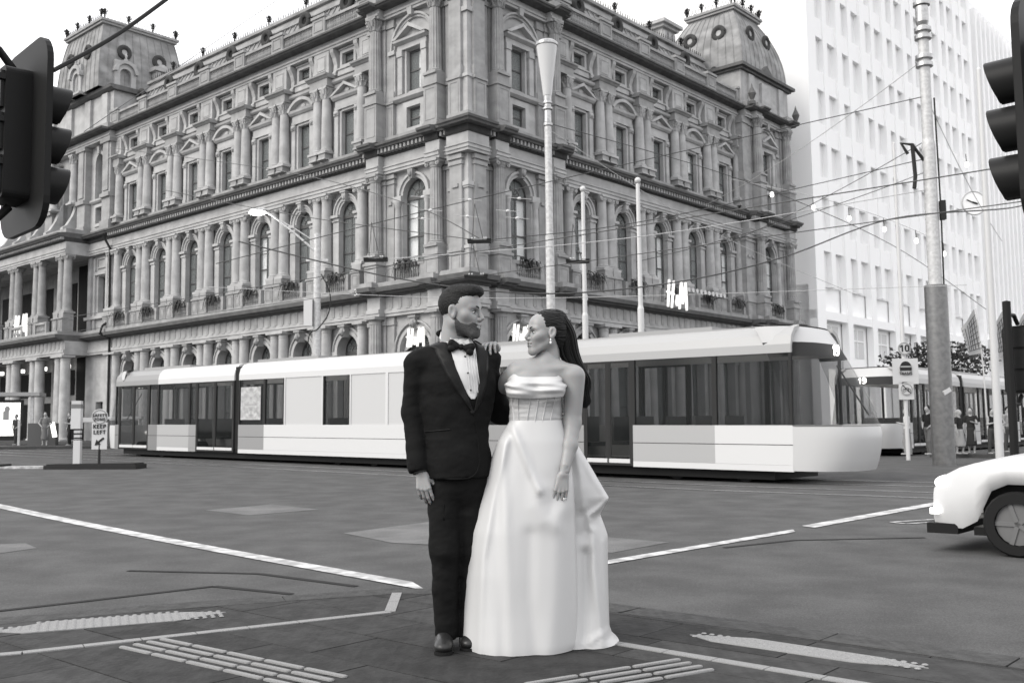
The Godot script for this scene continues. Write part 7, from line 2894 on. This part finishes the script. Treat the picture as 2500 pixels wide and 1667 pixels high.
func bride() -> void:
	var o := thing("person", "woman in a strapless white satin gown, long dark hair, smiling at the man", "person", Vector3(0.13, 0.12, -5.4))
	var t0 := Transform3D(Basis.IDENTITY, -o.position)
	var skin := mat(0.27, 0.45)
	skin.subsurf_scatter_enabled = true
	skin.subsurf_scatter_strength = 0.08
	var hairm := mat(0.016, 0.36)
	var satin := mat(0.50, 0.42)
	# head
	var face := Vector3(-0.93, 0.03, 0.37).normalized()
	var left := Vector3.UP.cross(face).normalized()
	var up := face.cross(left)
	var sc := 0.99
	var ht := Transform3D(Basis(left * sc, up * sc, face * sc), v3(0.184, 1.784, -5.41))
	var f := head_field(false)
	var hm := MB.new()
	f.mesh(hm)
	# shoulders, chest, arms
	var b := fld([-0.2, 1.0, -5.72], [0.46, 1.74, -5.18], 0.009)
	b.egg(v3(0.122, 1.43, -5.41), v3(0.135, 0.2, 0.1), 0.04)
	b.egg(v3(0.145, 1.55, -5.405), v3(0.15, 0.075, 0.075), 0.04)
	b.bone(v3(0.03, 1.585, -5.415), v3(0.17, 1.625, -5.415), 0.05, 0.045, 0.04)
	b.bone(v3(0.315, 1.56, -5.395), v3(0.2, 1.625, -5.41), 0.052, 0.045, 0.04)
	b.egg(v3(0.06, 1.475, -5.345), v3(0.072, 0.075, 0.07), 0.03)
	b.egg(v3(0.19, 1.47, -5.335), v3(0.072, 0.075, 0.07), 0.03)
	b.egg(v3(0.122, 1.28, -5.405), v3(0.138, 0.16, 0.1), 0.05)
	b.bone(v3(0.185, 1.6, -5.42), v3(0.188, 1.7, -5.43), 0.05, 0.046, 0.035)
	b.bone(v3(0.175, 1.585, -5.35), v3(0.29, 1.6, -5.36), 0.008, 0.008, 0.03)
	b.bone(v3(0.14, 1.585, -5.35), v3(0.05, 1.6, -5.37), 0.008, 0.008, 0.03)
	b.bone(v3(0.335, 1.55, -5.39), v3(0.322, 1.3, -5.385), 0.06, 0.045, 0.03)
	b.bone(v3(0.322, 1.3, -5.385), v3(0.3, 1.18, -5.335), 0.045, 0.042, 0.02)
	b.bone(v3(0.3, 1.18, -5.335), v3(0.268, 1.045, -5.275), 0.042, 0.027, 0.02)
	b.bone(v3(0.02, 1.57, -5.42), v3(-0.1, 1.475, -5.58), 0.056, 0.044, 0.03)
	b.bone(v3(-0.1, 1.475, -5.58), v3(-0.105, 1.70, -5.585), 0.042, 0.027, 0.02)
	var bm := MB.new()
	b.mesh(bm)
	var whole := MB.new()
	whole.add(hm, t0 * ht)
	whole.add(bm, t0)
	var body := part("body", whole, skin, o)
	face_details(o, t0 * ht, hairm)
	var m := MB.new()
	m.tube(spline(P3([-0.02, -0.058, 0.094, -0.01, -0.055, 0.1015, 0, -0.0565, 0.103, 0.01, -0.055, 0.1015, 0.02, -0.058, 0.094]), 3), fl([0.002, 0.004, 0.0045, 0.0045, 0.0045, 0.0045, 0.0045, 0.0045, 0.0045, 0.0045, 0.004, 0.003, 0.002]), 6)
	m.tube(spline(P3([-0.018, -0.065, 0.093, 0, -0.07, 0.101, 0.018, -0.065, 0.093]), 4), fl([0.003, 0.005, 0.006, 0.006, 0.0065, 0.006, 0.006, 0.005, 0.003]), 6)
	part("lips", m, mat(0.12, 0.35), o, t0 * ht)
	m = MB.new()
	m.tube(spline(P3([-0.015, -0.0605, 0.0945, 0, -0.0615, 0.0985, 0.015, -0.0605, 0.0945]), 3), fl([0.003]), 6)
	part("teeth", m, mat(0.75, 0.3), o, t0 * ht)
	# hair: slicked back over the skull, gathered high, then long loose waves
	var h := fld([-0.115, -0.2, -0.15], [0.115, 0.16, 0.15], 0.0036)
	h.egg(v3(0, 0.047, -0.02), v3(0.0795, 0.092, 0.1), 0.02)
	h.egg(v3(0, 0.09, -0.07), v3(0.055, 0.045, 0.055), 0.03)
	h.egg(v3(0, 0.0, -0.075), v3(0.072, 0.09, 0.05), 0.03)
	h.cut(v3(0, 0.028, 0.048), v3(0, -0.46, 1.0).normalized(), 0.01)
	for s in [-1, 1]:
		h.egg(v3(s * 0.082, 0.0, 0.004), v3(0.02, 0.038, 0.026), 0.006, 1)
	h.egg(v3(0, -0.06, 0.06), v3(0.12, 0.09, 0.07), 0.01, 1)
	h.rough(noise3(8, 90.0), 0.005, v3(1.0, 1.0, 0.15))
	m = MB.new()
	h.mesh(m)
	part("hair", m, hairm, o, t0 * ht)
	var rng := RandomNumberGenerator.new()
	rng.seed = 21
	m = MB.new()
	for i in 150:
		var u := rng.randf() # across the fall, from the ear to the back of the crown
		var v := rng.randf_range(-1, 1)
		var end := rng.randf()
		var a := v3(lerpf(0.222, 0.292, u), lerpf(1.80, 1.885, pow(u, 0.8)), -5.43 + v * 0.045)
		var p1 := v3(lerpf(0.252, 0.342, u), lerpf(1.735, 1.80, u), -5.445 + v * 0.055)
		var p2 := v3(lerpf(0.262, 0.366, u), 1.68 + rng.randf_range(-0.01, 0.01), -5.46 + v * 0.055)
		var p3 := v3(lerpf(0.305, 0.396, u), 1.6, -5.47 + v * 0.045)
		var p4 := v3(lerpf(0.345, 0.425, u) + rng.randf_range(-0.008, 0.008), 1.53, -5.475 + v * 0.035)
		var p5 := v3(lerpf(0.35, 0.415, u) + rng.randf_range(-0.012, 0.012), 1.465, -5.48 + v * 0.03)
		var p6 := v3(lerpf(0.37, 0.43, u), 1.42, -5.48 + v * 0.025)
		var p7 := v3(lerpf(0.36, 0.405, u), 1.38, -5.48 + v * 0.02)
		var pts := [a, p1, p2, p3, p4]
		if end > 0.2: pts.append(p5)
		if end > 0.45: pts.append(p6)
		if end > 0.6: pts.append(p7)
		var path := spline(PackedVector3Array(pts), 5)
		var rad := PackedFloat32Array()
		for q in path.size():
			var t := float(q) / (path.size() - 1)
			rad.append(lerpf(0.009, 0.0075, t) * (1.0 - pow(t, 6.0) * 0.85))
		m.tube(path, rad, 6, 0.7)
	part("hair_locks", m, hairm, o, t0)
	m = MB.new()
	m.ball(v3(0.078, -0.038, 0.004), v3(0.005, 0.007, 0.005), 8, 6)
	m.tube(P3([0.078, -0.034, 0.004, 0.08, -0.052, 0.004]), fl([0.0025]), 5)
	m.ball(v3(0.08, -0.055, 0.004), v3(0.0065, 0.0085, 0.0065), 8, 6)
	part("earring", m, mat(0.85, 0.15, 0.6), o, t0 * ht)
	# corset with bones
	var c := fld([-0.06, 1.24, -5.54], [0.31, 1.5, -5.22], 0.008)
	c.egg(v3(0.122, 1.43, -5.41), v3(0.141, 0.2, 0.107), 0.04)
	c.egg(v3(0.06, 1.47, -5.35), v3(0.075, 0.08, 0.072), 0.03)
	c.egg(v3(0.19, 1.465, -5.34), v3(0.075, 0.08, 0.072), 0.03)
	c.egg(v3(0.122, 1.28, -5.405), v3(0.144, 0.16, 0.107), 0.05)
	c.rough(noise3(2, 18.0), 0.004, v3(0.3, 2.0, 0.3))
	m = MB.new()
	c.mesh(m)
	part("corset", m, mat(0.5, 0.6, 0.0, "cloth", 0.08), o, t0)
	for q in [[-0.006, 0.008], [0.026, 0.03], [0.096, 0.07], [0.14, 0.112], [0.186, 0.15], [0.232, 0.192]]:
		m = MB.new()
		var pth := PackedVector3Array()
		for i in 8:
			var t := i / 7.0
			var x := lerpf(q[0], q[1], t)
			var y := lerpf(1.455, 1.285, t)
			pth.append(v3(x, y, c.front(x, y, -5.0, -5.45) + 0.001))
		m.tube(pth, fl([0.0048]), 6, 0.6)
		part("corset_bone", m, satin, o, t0)
	# folded band across the bust
	var tb := fld([-0.1, 1.36, -5.56], [0.36, 1.66, -5.2], 0.009)
	tb.egg(v3(0.122, 1.43, -5.41), v3(0.141, 0.2, 0.107), 0.04)
	tb.egg(v3(0.13, 1.54, -5.405), v3(0.128, 0.08, 0.085), 0.04)
	tb.egg(v3(0.06, 1.475, -5.345), v3(0.075, 0.08, 0.074), 0.03)
	tb.egg(v3(0.19, 1.47, -5.335), v3(0.075, 0.08, 0.074), 0.03)
	var rows: Array[PackedVector3Array] = []
	for i in 19:
		var t := i / 18.0
		var row := PackedVector3Array()
		for k in 49:
			var u := k / 48.0
			var a := lerpf(-1.75, 1.75, u)
			var yt := 1.545 + 0.022 * exp(-pow((u - 0.18) / 0.1, 2.0)) + 0.012 * exp(-pow((u - 0.84) / 0.07, 2.0)) - 0.03 * pow(absf(u * 2.0 - 1.0), 6.0)
			var yb := 1.43 + 0.03 * pow(absf(u * 2.0 - 1.0), 2.0)
			var y := lerpf(yt, yb, t)
			var d := v3(sin(a), 0, cos(a))
			var p := v3(0.122, y, -5.41) + d * 0.24
			for q in 60:
				var e := tb.at(p)
				if e < 0.001 or p.distance_to(v3(0.122, y, -5.41)) < 0.02:
					break
				p -= d * maxf(e * 0.6, 0.001)
			var fold := 0.006 * sin((t * 2.2 + u * 1.3) * TAU) * sin(t * PI) + 0.005 * sin((t * 3.1 - u * 1.7 + 0.2) * TAU) * sin(t * PI)
			row.append(p + d * (0.013 + fold + 0.012 * sin(t * PI)))
		rows.append(row)
	m = MB.new()
	m.surf(rows, false, true)
	part("bust_drape", m, satin, o, t0)
	# skirt: front
	var sil := [[1.315, -0.018, 0.262, -5.295, -5.51], [1.27, -0.045, 0.275, -5.285, -5.52], [1.2, -0.087, 0.298, -5.27, -5.55], [1.119, -0.118, 0.312, -5.26, -5.58], [0.918, -0.183, 0.325, -5.235, -5.64], [0.727, -0.245, 0.331, -5.215, -5.68], [0.503, -0.281, 0.334, -5.2, -5.7], [0.31, -0.293, 0.335, -5.19, -5.72], [0.15, -0.302, 0.33, -5.178, -5.73], [0.122, -0.3, 0.322, -5.178, -5.73]]
	var folds := [
		[[Vector2(-0.03, 1.22), Vector2(-0.1, 0.95), Vector2(-0.165, 0.6), Vector2(-0.19, 0.12)], 0.02, 0.016],
		[[Vector2(-0.06, 1.2), Vector2(-0.05, 0.9), Vector2(-0.04, 0.5), Vector2(-0.03, 0.12)], 0.03, 0.018],
		[[Vector2(-0.015, 1.31), Vector2(0.03, 1.2), Vector2(0.085, 1.05), Vector2(0.135, 0.95)], 0.022, 0.02],
		[[Vector2(0.135, 0.95), Vector2(0.125, 0.87), Vector2(0.155, 0.8), Vector2(0.21, 0.79), Vector2(0.27, 0.86), Vector2(0.31, 0.98)], 0.05, 0.016],
		[[Vector2(0.17, 0.98), Vector2(0.2, 0.9), Vector2(0.24, 0.92), Vector2(0.27, 1.02)], 0.05, -0.008],
		[[Vector2(0.08, 0.72), Vector2(0.07, 0.4), Vector2(0.1, 0.12)], 0.04, -0.012],
		[[Vector2(0.23, 0.74), Vector2(0.21, 0.4), Vector2(0.18, 0.12)], 0.05, 0.012],
		[[Vector2(0.32, 1.15), Vector2(0.325, 0.7), Vector2(0.325, 0.12)], 0.02, 0.02],
	]
	rows = []
	var ny := 84
	for i in ny + 1:
		var y := lerpf(1.315, 0.122, float(i) / ny)
		var row := PackedVector3Array()
		var xl := tab(sil, y, 1)
		var xr := tab(sil, y, 2)
		var zf := tab(sil, y, 3)
		var zb := tab(sil, y, 4)
		var cx := (xl + xr) / 2
		for k in 140:
			var a := TAU * k / 140.0
			var ca := cos(a)
			var sa := sin(a)
			var x := cx - signf(ca) * pow(absf(ca), 0.8) * (xr - xl) / 2
			var zmid := lerpf(zf, zb, 0.45)
			var z := zmid + (sa * pow(absf(sa), -0.15) * (zf - zmid) if sa > 0.0 else sa * (zmid - zb))
			if sa > 0.0: # the left side of the hem lies further back
				z -= 0.1 * clampf((cx - x) / (xr - xl) * 2.0 - 0.35, 0, 1) * clampf((1.2 - y), 0, 1)
			var p := Vector2(x, y)
			var dz := 0.0
			if sa > -0.2:
				for q in folds:
					dz += ridge(p, q[0], q[1]) * q[2]
				dz *= clampf(sa * 2.0 + 0.4, 0, 1) * smoothstep(1.315, 1.25, y)
			# deep soft pleats at the sides
			var pl := 0.008 * sin(x * 38.0 + y * 1.5) * clampf((1.1 - y) * 1.2, 0, 1) * clampf(1.0 - (x + 0.05) * 6.0, 0, 1)
			row.append(v3(x, y, z + dz + pl))
		rows.append(row)
	m = MB.new()
	m.surf(rows, true, false)
	part("skirt", m, satin, o, t0)
	# skirt: gathered back that swells out to the right
	var sil2 := [[1.26, 0.2, 0.262, -5.42], [1.191, 0.2, 0.345, -5.4], [1.093, 0.18, 0.404, -5.385], [0.95, 0.15, 0.485, -5.375], [0.892, 0.15, 0.519, -5.38], [0.868, 0.15, 0.505, -5.385], [0.801, 0.14, 0.472, -5.4], [0.74, 0.14, 0.495, -5.4], [0.684, 0.13, 0.513, -5.395], [0.493, 0.12, 0.51, -5.36], [0.3, 0.12, 0.511, -5.33], [0.2, 0.12, 0.512, -5.31], [0.15, 0.12, 0.53, -5.3], [0.122, 0.12, 0.562, -5.3]]
	var folds2 := [
		[[Vector2(0.33, 1.15), Vector2(0.36, 1.02), Vector2(0.37, 0.85)], 0.022, 0.02],
		[[Vector2(0.345, 1.15), Vector2(0.43, 1.0), Vector2(0.515, 0.88)], 0.02, 0.012],
		[[Vector2(0.515, 0.885), Vector2(0.45, 0.83), Vector2(0.4, 0.8), Vector2(0.41, 0.74)], 0.018, 0.026],
		[[Vector2(0.47, 0.79), Vector2(0.42, 0.75), Vector2(0.36, 0.7)], 0.03, -0.012],
		[[Vector2(0.42, 0.72), Vector2(0.42, 0.5), Vector2(0.46, 0.15)], 0.022, 0.022],
		[[Vector2(0.38, 0.6), Vector2(0.37, 0.3), Vector2(0.36, 0.14)], 0.03, -0.03],
		[[Vector2(0.48, 0.66), Vector2(0.49, 0.4), Vector2(0.5, 0.2)], 0.015, 0.008],
		[[Vector2(0.36, 0.14), Vector2(0.44, 0.19), Vector2(0.51, 0.2)], 0.015, 0.012],
	]
	rows = []
	for i in ny + 1:
		var y := lerpf(1.26, 0.122, float(i) / ny)
		var row := PackedVector3Array()
		var xl := tab(sil2, y, 1)
		var xr := tab(sil2, y, 2)
		var zf := tab(sil2, y, 3)
		var grow := clampf((1.26 - y) / 1.1, 0, 1)
		var zb := -5.52 - 0.5 * pow(grow, 0.8)
		var cx := (xl + xr) / 2
		for k in 110:
			var a := TAU * k / 110.0
			var ca := cos(a)
			var sa := sin(a)
			var x := cx - signf(ca) * pow(absf(ca), 0.85) * (xr - xl) / 2
			var zmid := lerpf(zf, zb, 0.35)
			var z := zmid + (sa * (zf - zmid) if sa > 0.0 else sa * (zmid - zb))
			var dz := 0.0
			if sa > -0.1:
				for q in folds2:
					dz += ridge(Vector2(x, y), q[0], q[1]) * q[2]
				dz *= clampf(sa * 2.0 + 0.3, 0, 1)
			row.append(v3(x, y, z + dz))
		rows.append(row)
	m = MB.new()
	m.surf(rows, true, false)
	part("bustle", m, satin, o, t0)
	# hands, rings
	hm = MB.new()
	hm.add(hand_mesh([0.16, 0.22, 0.18], 0.9, 0.86), t0 * frame_of(v3(-0.17, -0.97, 0.1), v3(0.1, 0.12, 1.0), v3(0.262, 1.03, -5.27), 1.0, false))
	var hd := part("hand", hm, skin, o)
	m = MB.new()
	for i in 2:
		var ring := PackedVector3Array()
		for k in 13:
			ring.append(v3(cos(TAU * k / 12) * 0.0105, 0, sin(TAU * k / 12) * 0.0105))
		m.T = Transform3D(Basis(Vector3(0, 0, 1), -0.1), v3(0.265, 0.9 + i * 0.007, -5.258))
		m.tube(ring, fl([0.0022]), 5, 1.0, false)
	part("ring", m, mat(0.8, 0.15, 0.9), o, t0)
	hm = MB.new()
	hm.add(hand_mesh([0.35, 0.45, 0.35], 0.2, 0.9, 1.2), t0 * frame_of(v3(-0.26, 0.1, 0.95), v3(-0.15, 1.0, 0.1), v3(-0.1, 1.728, -5.54), 1.02, false))
	part("hand", hm, skin, o)
	m = MB.new()
	for q in [[-0.203, 1.724], [-0.178, 1.7], [-0.15, 1.688], [-0.124, 1.674]]:
		pass

# ---------------------------------------------------------------- passers-by, built coarser
func passer(label: String, x: float, z: float, turn: float, hgt: float, top: float, low: float, hair: float, skirt: bool, arms: int, long_hair: bool) -> void:
	var o := thing("person", label, "person", G(x, z, 0.14), turn, "")
	var s := hgt / 1.72
	var skin := mat(0.36, 0.6)
	var a := [-0.42, 0.0, -0.35]
	var b := [0.42, 1.8, 0.42]
	var f := fld(a, b, 0.02)
	f.egg(v3(0, 1.6, 0.015), v3(0.078, 0.115, 0.095), 0.02)
	f.egg(v3(0, 1.585, 0.11), v3(0.014, 0.022, 0.02), 0.02)
	f.bone(v3(0, 1.5, -0.005), v3(0, 1.38, -0.01), 0.055, 0.06, 0.04)
	f.egg(v3(0, 1.2, 0), v3(0.14, 0.24, 0.09), 0.04)
	for e in [-1, 1]:
		var sh := v3(e * 0.17, 1.38, 0)
		var el := v3(e * 0.235, 1.1, -0.02)
		var ha := v3(e * 0.24, 0.84, 0.06)
		if arms == 1 or (arms == 2 and e == 1):
			el = v3(e * 0.22, 1.12, 0.02)
			ha = v3(e * 0.1, 1.18, 0.26)
		elif arms == 3:
			el = v3(e * 0.3, 1.14, -0.05)
			ha = v3(e * 0.16, 0.98, 0.1)
		f.bone(sh, el, 0.052, 0.042, 0.03)
		f.bone(el, ha, 0.04, 0.028, 0.02)
		f.bone(ha, ha + (ha - el).normalized() * 0.12, 0.034, 0.02, 0.02, 0, Vector3.RIGHT, 0.6)
		var st: float = 0.06 * e
		f.bone(v3(e * 0.09, 0.9, 0), v3(e * 0.095, 0.48, 0.02 + st), 0.08, 0.058, 0.03)
		f.bone(v3(e * 0.095, 0.48, 0.02 + st), v3(e * 0.1, 0.07, -0.02 + st), 0.055, 0.036, 0.02)
		f.bone(v3(e * 0.1, 0.035, -0.04 + st), v3(e * 0.11, 0.03, 0.14 + st), 0.035, 0.032, 0.02)
	var sc := Transform3D(Basis.IDENTITY.scaled(Vector3.ONE * s), Vector3.ZERO)
	var m := MB.new()
	f.mesh(m)
	part("body", m, skin, o, sc)
	var t := fld(a, b, 0.02)
	t.egg(v3(0, 1.2, 0), v3(0.155, 0.25, 0.105), 0.04)
	t.bone(v3(-0.15, 1.37, 0), v3(0.15, 1.37, 0), 0.06, 0.06, 0.04)
	t.egg(v3(0, 0.98, 0), v3(0.155, 0.14, 0.11), 0.04)
	if arms != 1:
		for e in [-1, 1]:
			t.bone(v3(e * 0.17, 1.38, 0), v3(e * 0.215, 1.2, -0.015), 0.066, 0.06, 0.03)
	t.cut(v3(0, 0.92, 0), v3(0, -1, 0))
	t.egg(v3(0, 1.49, 0.05), v3(0.08, 0.09, 0.09), 0.01, 1)
	m = MB.new()
	t.mesh(m)
	part("top", m, mat(top, 0.8), o, sc)
	var l := fld(a, b, 0.02)
	l.egg(v3(0, 0.92, 0), v3(0.165, 0.14, 0.115), 0.04)
	if skirt:
		l.bone(v3(0, 0.85, 0), v3(0, 0.35, 0.01), 0.14, 0.19, 0.04)
		l.cut(v3(0, 0.3, 0), v3(0, -1, 0))
	else:
		for e in [-1, 1]:
			var st: float = 0.06 * e
			l.bone(v3(e * 0.09, 0.88, 0), v3(e * 0.097, 0.48, 0.02 + st), 0.095, 0.074, 0.03)
			l.bone(v3(e * 0.097, 0.48, 0.02 + st), v3(e * 0.1, 0.08, -0.02 + st), 0.074, 0.062, 0.02)
		l.cut(v3(0, 0.07, 0), v3(0, -1, 0))
	m = MB.new()
	l.mesh(m)
	part("skirt" if skirt else "trousers", m, mat(low, 0.8), o, sc)
	var h := fld(a, b, 0.016)
	h.egg(v3(0, 1.635, -0.015), v3(0.088, 0.1, 0.1), 0.02)
	if long_hair:
		h.bone(v3(0, 1.6, -0.06), v3(0, 1.35, -0.09), 0.085, 0.06, 0.03)
	h.cut(v3(0, 1.64, 0.06), v3(0, -0.35, 1).normalized(), 0.02)
	m = MB.new()
	h.mesh(m)
	part("hair", m, mat(hair, 0.5), o, sc)

func crowd() -> void:
	passer("person in a pale top leaning by the sign pole at right", 14.35, -36.4, -2.2, 1.68, 0.65, 0.25, 0.02, false, 2, false)
	passer("person in a dark jacket just left of the thick sleeved pole", 15.05, -36.2, -1.2, 1.78, 0.02, 0.12, 0.02, false, 3, false)
	passer("person in dark clothes just right of the thick sleeved pole", 16.35, -36.6, 0.6, 1.62, 0.03, 0.3, 0.3, true, 0, true)
	passer("dark haired woman in a long dark skirt in the crowd holding out an arm", 17.05, -37.2, -0.6, 1.7, 0.03, 0.04, 0.02, true, 2, true)
	passer("woman in a black sleeveless top and dark trousers holding a phone", 17.55, -36.6, 0.3, 1.66, 0.02, 0.06, 0.02, false, 1, true)
	passer("woman with long brown hair in a dark dress beside the tall white pole", 18.0, -37.2, -0.9, 1.68, 0.05, 0.05, 0.06, true, 3, true)
	passer("person with bare arms in a dark top right of the tall white pole", 18.75, -36.4, 0.9, 1.72, 0.02, 0.2, 0.02, false, 0, true)
	passer("man in a white shirt and dark trousers at the right edge", 19.35, -36.8, -0.4, 1.84, 0.7, 0.03, 0.03, false, 1, false)
	passer("person in a striped grey top behind the crowd beside the tram's windows", 19.0, -38.3, 0.2, 1.74, 0.25, 0.08, 0.02, false, 0, false)
	passer("person in grey behind the man in the white shirt", 20.0, -38.0, 0.4, 1.7, 0.15, 0.06, 0.02, false, 3, false)
	passer("person in a grey coat standing before the porch columns at far left", -24.95, -53.2, 0.3, 1.78, 0.16, 0.13, 0.02, true, 3, false)
	passer("person in black by the stall before the porch columns", -23.55, -53.0, -0.8, 1.74, 0.02, 0.02, 0.02, false, 2, true)
	passer("fair haired person half hidden behind the dark stall at left", -25.9, -55.3, 0.2, 1.6, 0.45, 0.1, 0.5, false, 0, true)
	passer("person in dark clothes leaning beside the lit poster at left", -26.9, -54.0, -0.4, 1.66, 0.04, 0.04, 0.02, false, 3, false)
